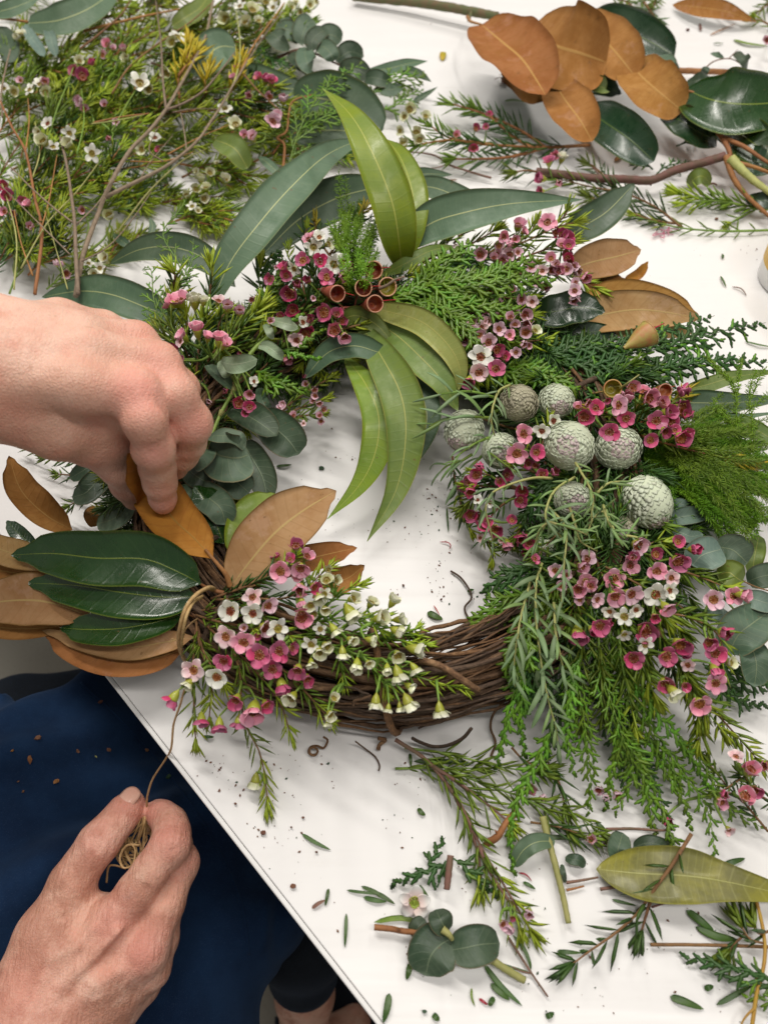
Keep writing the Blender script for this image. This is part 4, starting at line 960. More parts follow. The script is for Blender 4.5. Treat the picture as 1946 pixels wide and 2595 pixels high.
# magnolia at the right of the wreath
sprig('magnolia_sprig', 'dark green magnolia leaf rising from the top right of the wreath', 'magnolia sprig', 'c2', (780, 1040, .04), [
    mag('c2', [(775, 1045, .045), (860, 975, .056), (970, 905, .066), (1086, 785, .078)], 150, ['euc_dark', 'mag_brown'], prof='mag', cup=.15)], G_MAG)
sprig('magnolia_sprig', 'two brown magnolia leaves pointing right at the wreath\'s upper right', 'magnolia sprig', 'c2', (800, 1160, .03), [
    mag('c2', [(790, 1165, .036), (900, 1125, .044), (1010, 1100, .048), (1114, 1070, .050)], 165, TG),
    mag('c2', [(860, 1200, .030), (950, 1210, .034), (1050, 1200, .036)], 80, BG),
    mag('c2', [(1040, 1200, .02), (1100, 1180, .024), (1145, 1120, .034)], 46, ['mag_orange', 'mag_green'], fold=.4)], G_MAG)
sprig('magnolia_sprig', 'large tan magnolia leaf with a dark green leaf over it', 'magnolia sprig', 'c4', (760, 330, .03), [
    mag('c4', [(770, 310, .036), (930, 270, .044), (1120, 245, .048), (1376, 282, .046)], 175, TG, wave=.1),
    mag('c4', [(860, 180, .034), (1020, 165, .038), (1200, 200, .038), (1370, 280, .034)], 110, BG),
    mag('c4', [(860, 320, .030), (1000, 320, .034), (1180, 330, .034), (1340, 345, .030)], 90, TG),
    mag('c4', [(620, 262, .050), (730, 255, .058), (850, 235, .062), (960, 252, .060)], 150, DB, wave=.16, cup=.1),
    mag('c4', [(700, 350, .036), (820, 350, .040), (920, 340, .040), (1010, 352, .036)], 90, DB, wave=.12)], G_MAG)
# ---------------- long gum leaves
G_EUC = 'long gum leaves on the wreath'
def gl(label, *lv, **kw):
    k, pts = lv[0][0], lv[0][1]; return sprig(kw.get('name', 'gum_leaf'), label, 'leaf', k, (pts[0][0], pts[0][1], pts[0][2]), lv, G_EUC)
gl('big blue-green sickle gum leaf arching from the pink flowers to the top', euc('c1', [(900, 1330, .050), (985, 1130, .075), (1110, 960, .092), (1250, 800, .098), (1400, 665, .088), (1548, 594, .070)], 188, 'euc_blue', prof='sickle', cup=.1, roll=-8, twist=30, wave=.07))
gl('broad dark gum leaf lying right behind the big sickle leaf', euc('c1', [(1120, 1100, .048), (1270, 950, .060), (1420, 860, .066), (1560, 815, .062), (1720, 790, .050)], 190, 'euc_dark', prof='sickle'))
gl('gum leaf tip behind the yellow-green pair, pointing right', euc('c2', [(60, 830, .04), (200, 800, .052), (340, 850, .055), (450, 920, .05), (560, 995, .04)], 105, 'euc_blue'))
gl('short gum leaf tip under the yellow-green leaf\'s right side', euc('c2', [(80, 760, .040), (180, 745, .048), (305, 748, .046)], 56, 'euc_dark'))
gl('grey-green gum leaf pointing left above the cedar curls', euc('c1', [(1010, 1230, .040), (880, 1110, .052), (740, 1060, .056), (600, 1070, .050), (468, 1132, .036)], 135, 'euc_dark', prof='sickle'))
gl('dark gum leaf lying behind the upper hand\'s knuckles', euc('c3', [(800, 300, .040), (640, 240, .046), (480, 180, .050), (340, 165, .046), (180, 190, .034)], 165, 'euc_dark', prof='sickle'))
gl('pale green gum leaf pointing far right from the top of the wreath', euc('c2', [(60, 1080, .055), (200, 965, .072), (340, 915, .082), (560, 872, .086), (862, 855, .080)], 185, 'euc_blue', prof='lance', cup=.12))
gl('tall yellow-green gum leaf standing up at the top of the wreath', euc('F', [(868, 588, .050), (862, 520, .085), (845, 430, .110), (800, 320, .130), (755, 245, .135), (697, 190, .128)], 93, 'euc_yellow', prof='lance', cup=.06, roll=6, wave=.04, twist=25))
gl('second yellow-green gum leaf behind the tall one', euc('F', [(885, 560, .055), (893, 480, .075), (890, 410, .085), (865, 340, .088), (835, 300, .080)], 66, 'euc_yellow', prof='sickle'))
gl('dark blue-green gum leaf crossing the wreath hole\'s upper left', euc('c4', [(-330, 540-0, .045), (-230, 430, .058), (-120, 400, .064), (-20, 425, .062), (92, 466, .050)], 112, 'euc_dark', prof='sickle', cup=.15))
gl('spotted yellow-green gum leaf arching right from the gumnuts', euc('c4', [(-90, 235, .052), (40, 255, .066), (180, 300, .074), (290, 400, .074), (338, 500, .066), (332, 590, .054)], 118, 'euc_spot', prof='sickle', roll=20))
gl('olive gum leaf just inside the spotted one', euc('c4', [(-60, 280, .045), (60, 350, .056), (170, 450, .060), (260, 550, .058), (330, 680, .045)], 150, 'euc_olive', prof='sickle'))
gl('dark gum leaf hanging furthest right into the wreath hole', euc('c4', [(20, 440, .036), (130, 540, .044), (190, 660, .044), (185, 780, .036), (110, 950, .024)], 130, 'euc_dark', prof='sickle'))
gl('long yellow-green gum leaf hanging into the hole with its tip furthest down', euc('F', [(772, 690, .050), (830, 780, .064), (868, 860, .062), (876, 950, .050), (855, 1060, .032), (793, 1170, .018)], 92, 'euc_olive', prof='lance', cup=.1, twist=-30))
gl('yellow-green gum leaf hanging into the hole left of the longest one', euc('F', [(745, 770, .046), (790, 830, .056), (818, 900, .052), (810, 980, .040), (775, 1050, .028), (707, 1122, .016)], 74, 'euc_yellow', prof='lance', twist=30))
gl('small green gum leaf at the gumnuts\' base', euc('c4', [(-190, 300, .050), (-110, 270, .060), (-20, 310, .060), (60, 400, .05)], 90, 'euc_olive'))
gl('slim olive gum leaf lying right of the tall yellow-green leaf', euc('r1', [(1180, 640, .055), (1400, 530, .066), (1640, 410, .070), (1900, 370, .062)], 130, 'euc_olive'))
gl('yellow-green gum leaf at the right edge above the fern', euc('r4', [(900, 240, .035), (1150, 180, .045), (1400, 110, .050), (1800, 60, .048)], 130, 'euc_olive'))
gl('dark blue gum leaf at the right edge above the fern', euc('r4', [(820, 330, .030), (1080, 330, .040), (1350, 330, .044), (1850, 290, .040)], 220, 'euc_dark'))
gl('olive gum leaf at the right edge beside the fern', euc('r4', [(1250, 420, .030), (1450, 500, .038), (1700, 640, .040), (1900, 820, .034)], 150, 'euc_olive'))
gl('narrow gum leaf at the right edge under the dark blue one', euc('r4', [(860, 430, .034), (1150, 440, .038), (1400, 450, .040), (1800, 400, .036)], 70, 'euc_blue'))
# ---------------- round-leaved gum
def rl(label, k, base, leaves, stems=()):
    return sprig('round_leaf_gum_sprig', label, 'gum sprig', k, base, leaves, 'round-leaved gum sprigs on the wreath', stems)
rl('round-leaved gum stem in lime green running down beside the upper hand', 'r8', (880, 720, .06), [
    rd('r8', [(790, 1070, .050), (900, 1120, .056), (1020, 1190, .060), (1155, 1290, .058)], 265, ['euc_round_dark', 'euc_round'], fold=.25, roll=-15),
    rd('r8', [(1010, 1130, .046), (1130, 1220, .050), (1250, 1330, .050), (1330, 1440, .044)], 330, ['euc_round_dark', 'euc_round'], roll=10),
    rd('r8', [(880, 1340, .044), (960, 1480, .050), (1040, 1630, .050), (1080, 1810, .044)], 260, ['euc_round_dark', 'euc_round'], roll=10, fold=.15),
    rd('r8', [(600, 1400, .056), (700, 1450, .066), (830, 1470, .070), (930, 1440, .066)], 400, ['euc_round', 'euc_silver'], wave=.18, roll=14, cup=.3),
    rd('r8', [(590, 1300, .060), (700, 1290, .074), (820, 1310, .078), (900, 1380, .070)], 180, ['euc_round', 'euc_silver'], wave=.15, roll=-30),
    rd('r8', [(700, 1560, .046), (800, 1640, .052), (870, 1700, .052), (930, 1750, .048)], 260, ['euc_round', 'euc_silver'], roll=10),
    rd('r8', [(600, 1400, .058), (560, 1440, .068), (520, 1480, .070), (480, 1530, .064)], 200, ['euc_round', 'euc_silver'], fold=.3),
    rd('r8', [(500, 1700, .050), (600, 1790, .058), (700, 1880, .058), (740, 2010, .050)], 260, ['euc_round', 'euc_silver'], fold=.2),
    rd('r8', [(480, 1700, .052), (430, 1760, .058), (380, 1800, .056), (330, 1860, .050)], 180, ['euc_round', 'euc_silver'], fold=.2),
    rd('r8', [(780, 1790, .034), (850, 1810, .036), (920, 1820, .036), (970, 1830, .034)], 130, ['euc_round_dark', 'euc_round']),
    rd('r8', [(420, 1540, .052), (480, 1600, .056), (540, 1640, .056), (620, 1680, .050)], 200, ['euc_round_dark', 'euc_silver']),
    rd('r8', [(790, 900, .066), (720, 840, .074), (650, 780, .076), (590, 720, .070)], 120, ['euc_round', 'euc_silver'], fold=.45, roll=20),
    rd('r8', [(700, 690, .078), (780, 710, .086), (880, 700, .088), (995, 670, .082)], 150, ['euc_pale', 'euc_silver'], wave=.3, roll=20),
    rd('r8', [(700, 680, .076), (720, 730, .080), (745, 780, .080), (760, 815, .076)], 100, ['euc_pale', 'euc_silver']),
    rd('r8', [(1010, 560, .072), (1080, 570, .078), (1150, 620, .078), (1205, 660, .070)], 100, ['euc_pale', 'euc_silver'], fold=.3),
    rd('r8', [(1100, 350, .070), (1180, 370, .080), (1260, 390, .082), (1320, 400, .076)], 110, ['euc_pale', 'euc_silver'], wave=.3),
    rd('r8', [(1050, 380, .070), (1080, 420, .078), (1100, 460, .080), (1130, 500, .074)], 70, ['euc_pale', 'euc_silver'], wave=.3),
    rd('r8', [(1010, 900, .040), (1030, 980, .048), (1060, 1050, .048), (1110, 1110, .04)], 100, ['euc_round', 'euc_silver'], fold=.3)],
    [([(1140, 430, .066), (1060, 510, .068), (960, 600, .068), (870, 740, .066), (800, 920, .064), (700, 1110, .062), (620, 1300, .060), (560, 1450, .058), (480, 1690, .054)], 42, 'stem_green'),
     ([(825, 880, .066), (800, 925, .065), (790, 960, .064)], 56, 'stem_pale', 'stem_joint'), ([(715, 1085, .064), (700, 1110, .063), (690, 1130, .062)], 56, 'stem_pale', 'stem_joint')])
rl('dark round gum leaves below the upper hand\'s wrist', 'c3', (480, 1000, .03), [
    rd('c3', [(480, 950, .036), (430, 970, .042), (370, 1030, .044), (310, 1050, .038)], 110, ['euc_round_dark', 'euc_round']),
    rd('c3', [(440, 940, .036), (390, 920, .042), (350, 940, .042), (300, 970, .036)], 76, ['euc_round_dark', 'euc_round']),
    rd('c3', [(560, 1060, .034), (520, 1120, .040), (470, 1150, .040), (415, 1165, .034)], 100, ['euc_round', 'euc_silver']),
    rd('c3', [(420, 1090, .020), (390, 1120, .026), (400, 1150, .026), (410, 1175, .02)], 60, ['mag_brown', 'euc_round'])],
    [([(470, 980, .034), (500, 1030, .032), (530, 1070, .030)], 16, 'stem_brown'), ([(490, 960, .034), (520, 1010, .034), (545, 1060, .030)], 12, 'stem_orange')])
rl('silvery round gum leaves at the lower right edge of the wreath', 'c6', (1560, 420, .03), [
    rd('c6', [(1335, 260, .050), (1370, 220, .056), (1420, 200, .058), (1460, 190, .054)], 150, ['euc_silver', 'euc_round']),
    rd('c6', [(1430, 180, .044), (1500, 190, .050), (1540, 220, .050), (1570, 250, .046)], 150, ['euc_round', 'euc_silver']),
    rd('c6', [(1440, 300, .044), (1490, 290, .050), (1520, 310, .050), (1550, 330, .046)], 120, ['euc_olive', 'euc_silver']),
    rd('c6', [(1550, 400, .042), (1600, 405, .048), (1650, 420, .048), (1700, 430, .044)], 90, ['euc_silver', 'euc_round']),
    rd('c6', [(1490, 640, .036), (1530, 560, .044), (1590, 510, .046), (1660, 460, .042)], 190, ['euc_round', 'euc_silver'], wave=.12),
    rd('c6', [(1570, 560, .036), (1600, 640, .040), (1610, 700, .038), (1600, 780, .032)], 130, ['euc_round', 'euc_silver'], wave=.15),
    rd('c6', [(1200, 110, .044), (1260, 60, .052), (1330, 45, .052), (1400, 40, .046)], 80, ['euc_silver', 'euc_round'], fold=.3),
    rd('c6', [(1250, 110, .05), (1290, 120, .056), (1330, 135, .056), (1380, 125, .05)], 60, ['euc_silver', 'euc_round']),
    rd('c6', [(1240, 20, .05), (1270, -5, .056), (1300, 0, .056), (1325, 10, .05)], 50, ['euc_silver', 'euc_round']),
    rd('c6', [(1570, 330, .03), (1620, 310, .036), (1680, 300, .036), (1720, 320, .030)], 110, ['euc_round_dark', 'euc_round']),
    rd('c6', [(1380, 460, .036), (1420, 470, .040), (1460, 470, .040), (1490, 460, .036)], 70, ['euc_silver', 'euc_round'], wave=.3),
    rd('c6', [(1590, 300, .02), (1600, 230, .026), (1610, 180, .026), (1620, 130, .02)], 80, ['euc_olive', 'euc_silver'])],
    [([(1340, 260, .045), (1450, 380, .042), (1560, 500, .038), (1650, 620, .034)], 12, 'stem_green'), ([(1240, 150, .04), (1330, 190, .044), (1560, 330, .040), (1700, 380, .034)], 10, 'stem_brown')])
# ---------------- silver cones
cone('brown-grey silver cone at the upper left of the cone group', 'c4', 590, 645, 80, .066, (-.15, .35, 1), 'cone_brown', 'cone_brown')
cone('small silver cone right of the brown-grey one', 'c4', 750, 636, 73, .066, (.1, .6, .9))
cone('elongated silver cone furthest left, next to the hanging gum leaves', 'c4', 355, 762, 82, .052, (-.4, .8, .55), el=1.22)
cone('largest silver cone in the middle of the group', 'c4', 805, 828, 106, .074, (-.25, .12, 1), n=290)
cone('silver cone directly under the single magenta flower, right of the largest', 'c4', 1015, 838, 96, .062, (-.05, .1, 1), n=260)
cone('half hidden silver cone between the elongated cone and the pink flowers', 'c4', 510, 850, 78, .048, (.3, .4, .9))
cone('silver cone with white base at the right of the fine grey foliage', 'c4', 1140, 1070, 104, .060, (.35, .9, .4), el=1.18, n=280)
cone('silver cone veiled by grey linear leaves in the middle', 'c4', 820, 1060, 78, .052, (0, .3, 1))
cone('silver cone veiled by light leaves next to the white-based cone', 'c4', 1030, 1180, 70, .046, (.1, .5, .9), 'cone_brown')
cone('silver cone low down under the grey foliage', 'c6', 700, 190, 56, .042, (-.1, .6, .8), 'cone')
cone('tiny silver cone left of the top pale pink flowers', 'c2', 325, 1078, 28, .068, (.2, -.2, 1), n=80, tipn=70)
# ---------------- gumnuts
t = thing('gumnut_cluster', 'cluster of four hollow red-brown gumnuts with red stigmas', 'gumnuts', P('r1', 830, 940, .055))
gumnut(t, 'r1', (830, 935, .055), (600, 765), (835, 820), 88, .058, .080, stig=(95, 5), turn=.25)
gumnut(t, 'r1', (930, 930, .055), (960, 800), (1045, 725), 92, .058, .086, stig=(130, 15), turn=.35)
gumnut(t, 'r1', (850, 945, .055), (985, 920), (1180, 890), 92, .055, .082, stig=(130, -25), turn=.3)
gumnut(t, 'r1', (1000, 800, .055), (1050, 620), (1130, 580), 95, .055, .080, stig=(130, -10), turn=.25)
gumnut(t, 'r1', (1000, 800, .055), (1130, 760), (1260, 740), 100, .050, .070, stig=(90, -60), turn=.2, inner='cup_olive')
stem(t, 'r1', [(900, 1000, .055), (830, 940, .056), (960, 930, .056), (1060, 905, .06)], 26, 'nut', 'nut_stalk'); stem(t, 'r1', [(1160, 760, .085), (1230, 730, .09), (1300, 680, .094), (1390, 650, .094)], 34, 'stem_grey', 'dry_cap')
t = thing('gumnut', 'yellow-green gumnut with orange rim above the magenta flowers', 'gumnut', P('r4', 220, 250, .05))
gumnut(t, 'r4', (200, 250, .05), (300, 235), (430, 190), 88, .055, .080, 'nut_green', (-.01, -.01), 'cup_olive', 'nut_green', .45)
stem(t, 'r4', [(430, 210, .078), (500, 160, .088), (590, 95, .092)], 22, 'stem_pale', 'style')
t = thing('gumnut', 'yellow and pink gumnut lying on the dark cedar at the right', 'gumnut', P('c4', 1040, 410, .06))
gumnut(t, 'c4', None, (1040, 410), (1150, 345), 66, .068, .072, 'nut_green', (60, -40), 'nut', 'nut_green', .0)
t = thing('gumnut', 'orange gumnut half hidden left of the top right magenta flowers', 'gumnut', P('r4', 700, 200, .04))
gumnut(t, 'r4', None, (700, 230), (830, 230), 70, .045, .060, 'nut', (60, -40), 'nut_in', 'nut_rim', .2)
# ---------------- waxflowers, lower left bunch
GW = 'waxflower sprigs on the wreath'
DN = (0, 1, .25); DR = (.8, .7, .3); UR_ = (.3, -1, .4)
waxflower('magenta and pink waxflower sprig pointing up beside the large light brown leaf', 'r5', (600, 640, .05), [
    [(560, 640, .050), (900, 520, .060), (1150, 400, .066), (1330, 240, .070)], [(600, 650, .052), (900, 640, .062), (1200, 640, .066), (1400, 560, .070), (1560, 420, .070), (1640, 350, .068)], [(620, 600, .045), (820, 520, .05), (1010, 440, .052)]],
    [(1335, 165, 130, 'k', .1, -.5, .8), (1190, 385, 190, 'p', 0, .1, 1), (1160, 270, 110, 'k', -.4, -.8, .4), (1280, 285, 120, 'k', .1, -.5, .8), (1375, 355, 190, 'q', .2, .5, .8), (1430, 260, 110, 'q', .5, -.5, .7), (1350, 430, 120, 'p', .1, .7, .8),
     (1370, 545, 190, 'q', .1, .3, .9), (1495, 530, 120, 'k', .5, .2, .9), (1385, 660, 110, 'q', .2, .9, .5), (1385, 800, 185, 'q', .35, .2, 1)], GW, mats=('needle_dark', 'needle_lime'), step=11)
waxflower('white red-centred and pink waxflower sprig in the middle of the lower left bunch', 'r5', (420, 780, .048), [
    [(380, 770, .046), (600, 960, .056), (800, 1130, .060), (1050, 1400, .054), (1200, 1620, .046), (1290, 1900, .030)], [(400, 760, .046), (700, 720, .056), (950, 760, .062), (1300, 1000, .060), (1420, 1050, .056)],
    [(420, 790, .050), (620, 850, .058), (900, 900, .064), (960, 950, .07)], [(1150, 1230, .050), (1350, 1420, .048), (1520, 1600, .042), (1640, 1750, .036)]],
    [(742, 755, 205, 'w', -.1, 0, 1), (945, 772, 205, 'w', 0, .1, 1), (940, 625, 170, 'b', -.1, -.1, 1), (1075, 705, 165, 'l', .5, 0, .8), (1045, 905, 150, 'v', .5, .2, .7), (1172, 910, 215, 'o', .2, 0, 1),
     (700, 985, 190, 'b', -.2, 0, 1), (858, 1035, 215, 'p', .1, .1, 1), (1005, 1150, 205, 'm', 0, 0, 1), (1180, 1118, 190, 'm', .2, 0, 1), (1295, 1095, 130, 'u', .6, 0, .6), (860, 910, 90, 'l', 0, -.4, 1), (985, 980, 90, 'u'),
     (1120, 1282, 195, 'm', .1, 0, 1), (1350, 1290, 185, 'k', -.1, .5, .8), (1435, 1370, 125, 'k', .3, .4, .7), (1205, 1430, 150, 'k', .3, .8, .6), (1300, 1540, 130, 'n', -.3, .4, .6)], GW)
waxflower('waxflower sprig with hanging magenta bells over the table edge', 'r5', (430, 900, .045), [
    [(420, 830, .046), (450, 1050, .050), (560, 1400, .044), (550, 1620, .036), (540, 1760, .028)], [(430, 860, .046), (400, 1100, .050), (400, 1500, .040), (410, 1800, .026), (420, 1960, .018)],
    [(740, 1050, .050), (820, 1300, .052), (830, 1500, .042), (850, 1700, .036), (900, 1850, .026), (1000, 2040, .016), (1055, 2300, .010), (1080, 2560, .004)], [(440, 900, .046), (500, 1150, .052), (700, 1450, .044)]],
    [(680, 1205, 180, 'm', .1, .2, .9), (405, 1292, 205, 'b', -.15, 0, 1), (615, 1352, 190, 'w', 0, .2, 1), (355, 1410, 110, 'n', -.4, .6, .6), (790, 1560, 180, 'k', -.1, .5, .9), (950, 1655, 200, 'q', 0, .6, .8), (1060, 1605, 130, 'k', .4, .3, .8),
     (470, 1740, 165, 'k', .1, .9, .5), (635, 1790, 175, 'k', .1, .9, .5), (812, 1765, 165, 'k', 0, 1, .3), (215, 1545, 190, 'k', -.6, .9, .15), (965, 2300, 125, 'n', -.1, 1, .1, .010)], GW)
t = waxflower('white waxflower sprig spilling right over the bare vines', 'r6', (-60, 760, .05), [
    [(-60, 730, .050), (200, 640, .060), (450, 600, .066), (860, 600, .062)], [(0, 770, .052), (350, 730, .064), (700, 760, .064), (1100, 830, .054), (1240, 850, .05)], [(-60, 790, .052), (350, 860, .062), (640, 950, .062), (900, 1050, .058), (1100, 1120, .052), (1350, 1200, .048), (1600, 1250, .044)],
    [(640, 960, .062), (760, 1080, .060), (840, 1200, .056), (870, 1300, .05)], [(200, 640, .060), (350, 450, .066), (480, 350, .066), (650, 290, .06)], [(450, 610, .066), (700, 640, .07), (830, 720, .068)], [(400, 870, .06), (440, 1000, .058), (485, 1200, .05)], [(800, 850, .06), (960, 760, .06), (1170, 690, .05)], [(900, 660, .055), (1040, 740, .052), (1170, 770, .045)]],
    [(260, 700, 130, 'o', -.2, .1, 1), (385, 705, 160, 'n', .6, .8, .3), (180, 840, 170, 'o', -.2, .1, 1), (250, 905, 120, 'n', .2, .5, .8), (175, 1010, 120, 'n', .1, .8, .6), (310, 855, 120, 'n', .4, .2, .9), (462, 915, 150, 'n', .1, 1, .25), (530, 545, 155, 'n', .5, .8, .3),
     (550, 425, 120, 'n', .6, -.3, .6), (240, 405, 120, 'n', .3, .5, .5), (290, 380, 150, 'o', .3, .1, .9), (315, 260, 120, 'n', .2, -.4, .9), (395, 255, 100, 'n', .5, -.2, .7), (715, 800, 130, 'n', .9, .2, .2), (595, 1030, 120, 'n', 0, .8, .6), (540, 800, 100, 'n', .6, .2, .6),
     (720, 470, 110, 'n', .5, -.7, .5), (920, 455, 125, 'n', .5, -.8, .3), (800, 605, 140, 'n', .6, -.2, .5), (975, 615, 110, 'n', 1, -.1, .2), (950, 715, 110, 'n', .8, .3, .4), (1120, 885, 150, 'n', .95, .2, .2), (965, 940, 120, 'n', .2, .4, .8), (1120, 1060, 150, 'n', .6, .8, .2),
     (970, 1110, 150, 'n', .3, 1, .2), (1070, 1225, 130, 'n', .8, .4, .3), (765, 1365, 135, 'n', -.1, 1, .2), (880, 1425, 110, 'n', -.1, 1, .2), (985, 1410, 110, 'n', .1, 1, .2), (1060, 1370, 150, 'n', .4, .9, .3), (1350, 1440, 185, 'n', .1, 1, .15), (870, 1060, 90, 'n', 0, .7, .6),
     (380, 1340, 90, 'n', .3, -.5, .5), (345, 1480, 100, 'n', .2, .2, .5), (330, 1560, 80, 'n', -.1, .8, .5), (700, 1010, 110, 'n', .4, .3, .8), (170, 480, 110, 'n', 0, .2, .9), (300, 520, 100, 'n', .2, .2, .8), (330, 165, 80, 'n', .2, -.4, .8), (200, 560, 90, 'n')],
    GW, nl=52, nw=7, step=11, mats=('needle', 'needle_lime'), stemm='stem_green')
# ---------------- waxflowers by the gumnuts (top left)
waxflower('plum and white-topped waxflower sprig left of the gumnuts', 'r1', (620, 760, .05), [
    [(560, 1000, .045), (480, 830, .055), (440, 650, .060), (330, 480, .060), (330, 380, .058)], [(560, 900, .045), (560, 700, .060), (540, 520, .066), (560, 420, .070)], [(600, 900, .045), (700, 750, .058), (740, 620, .066)], [(520, 900, .045), (300, 820, .050), (200, 880, .05), (190, 1030, .046)], [(520, 500, .06), (470, 330, .066), (500, 190, .066)], [(500, 950, .045), (700, 880, .058), (860, 760, .05)]],
    [(560, 385, 180, 'o', 0, .1, 1), (610, 300, 120, 'w', .1, -.3, 1), (690, 355, 110, 'n', .7, -.1, .6), (510, 310, 100, 'p', -.4, -.4, .8), (560, 280, 90, 'q', 0, -.6, .8), (462, 508, 140, 'm', -.1, .1, 1), (615, 515, 150, 'm', .2, 0, .9), (745, 545, 190, 'o', 0, .1, 1), (820, 520, 140, 'w', .4, -.1, .8),
     (385, 580, 130, 'o', -.5, .4, .8), (305, 640, 130, 'm', 0, .3, 1), (295, 580, 100, 'k', -.3, -.5, .8), (680, 660, 145, 'm', -.1, .1, 1), (835, 645, 150, 'q', .2, .4, .9), (880, 600, 90, 'q', .6, 0, .7), (160, 680, 110, 'u'), (410, 730, 120, 'u'), (340, 810, 150, 'u', -.1, .3, .9), (510, 690, 100, 'u'),
     (370, 960, 140, 'u', 0, .2, .9), (250, 1010, 90, 'u'), (650, 980, 140, 'k', 0, .2, .9), (765, 1000, 110, 'k'), (815, 1055, 110, 'k', .4, .3, .7), (455, 1070, 110, 'w', .4, 0, .7), (530, 1050, 110, 'u'), (480, 1170, 130, 'u', .2, .2, .9), (405, 1235, 140, 'b', -.1, .2, 1), (750, 1145, 140, 'q', 0, .1, 1), (840, 1195, 110, 'q', .2, .6, .7),
     (330, 1390, 90, 'q', 0, .8, .5), (215, 570, 50, 'l'), (170, 1065, 70, 'l'), (555, 850, 60, 'l'), (20, 870, 60, 'l'), (895, 550, 80, 'u')], GW, mats=('needle_dark', 'needle_lime'), nl=50)
waxflower('pink flat-topped waxflower sprig just above the knuckles', 'r8', (520, 800, .05), [
    [(500, 830, .050), (520, 600, .064), (540, 450, .072), (560, 330, .078)], [(460, 650, .05), (440, 480, .066), (420, 320, .076)], [(460, 700, .05), (420, 600, .06), (400, 520, .066)], [(560, 780, .05), (620, 640, .064), (700, 560, .070)], [(740, 660, .05), (830, 500, .062), (930, 350, .068), (1040, 240, .07)], [(560, 420, .060), (600, 200, .085), (625, 20, .098), (620, -120, .105)], [(300, 160, .07), (330, 0, .09), (300, -60, .095)], [(680, 620, .05), (760, 480, .06), (860, 380, .066)], [(640, 650, .05), (660, 500, .06), (700, 340, .07), (760, 280, .07)]],
    [(375, 210, 175, 'q', -.1, -.5, .6), (300, 225, 110, 'q', -.9, -.3, .4), (490, 205, 120, 'n', .1, -.7, .5), (560, 205, 80, 'n', .2, -.7, .5), (680, 205, 110, 'b', .3, -.5, .6), (760, 250, 95, 'v', .2, -.5, .7), (850, 290, 110, 'v', .3, -.3, .8), (510, 445, 120, 'q', 0, -.8, .5), (400, 490, 100, 'q', -.5, -.5, .6), (380, 530, 90, 'b', -.5, -.1, .7),
     (595, 500, 110, 'q', .2, -.7, .5), (690, 520, 120, 'q', .2, -.7, .5), (730, 555, 100, 'q', .5, -.5, .5), (300, 600, 120, 'u'), (370, 670, 90, 'u'), (935, 950, 95, 'q', 0, .3, .8), (970, 850, 80, 'w', 0, 0, 1), (850, 1030, 110, 'k'), (930, 1060, 110, 'u'), (740, 930, 70, 'u'), (610, 1010, 60, 'v'), (900, 1100, 80, 'k'), (860, 620, 50, 'u'), (1100, 360, 60, 'v'), (950, 190, 60, 'v')], GW, mats=('needle_dark', 'needle_lime'), nl=70, nw=7, step=9)
waxflower('small lilac waxflower sprig reaching into the wreath hole at the upper left', 'r8', (1180, 1130, .03), [
    [(1140, 1140, .030), (1300, 1000, .036), (1450, 900, .036), (1620, 800, .030)], [(1180, 1150, .030), (1350, 1060, .034), (1560, 990, .030)], [(1200, 1160, .028), (1350, 1130, .032), (1520, 1110, .028)]],
    [(1390, 870, 60, 'v'), (1455, 920, 60, 'v'), (1465, 965, 60, 'v'), (1450, 1010, 60, 'v'), (1495, 1025, 60, 'v'), (1530, 1080, 60, 'v'), (1500, 1130, 60, 'v'), (1510, 1170, 55, 'v'), (1290, 1130, 60, 'v'), (1200, 1030, 65, 'l'), (1180, 1060, 60, 'l'), (1380, 810, 50, 'u'), (1370, 1190, 50, 'b')], GW, nl=44, nw=6)
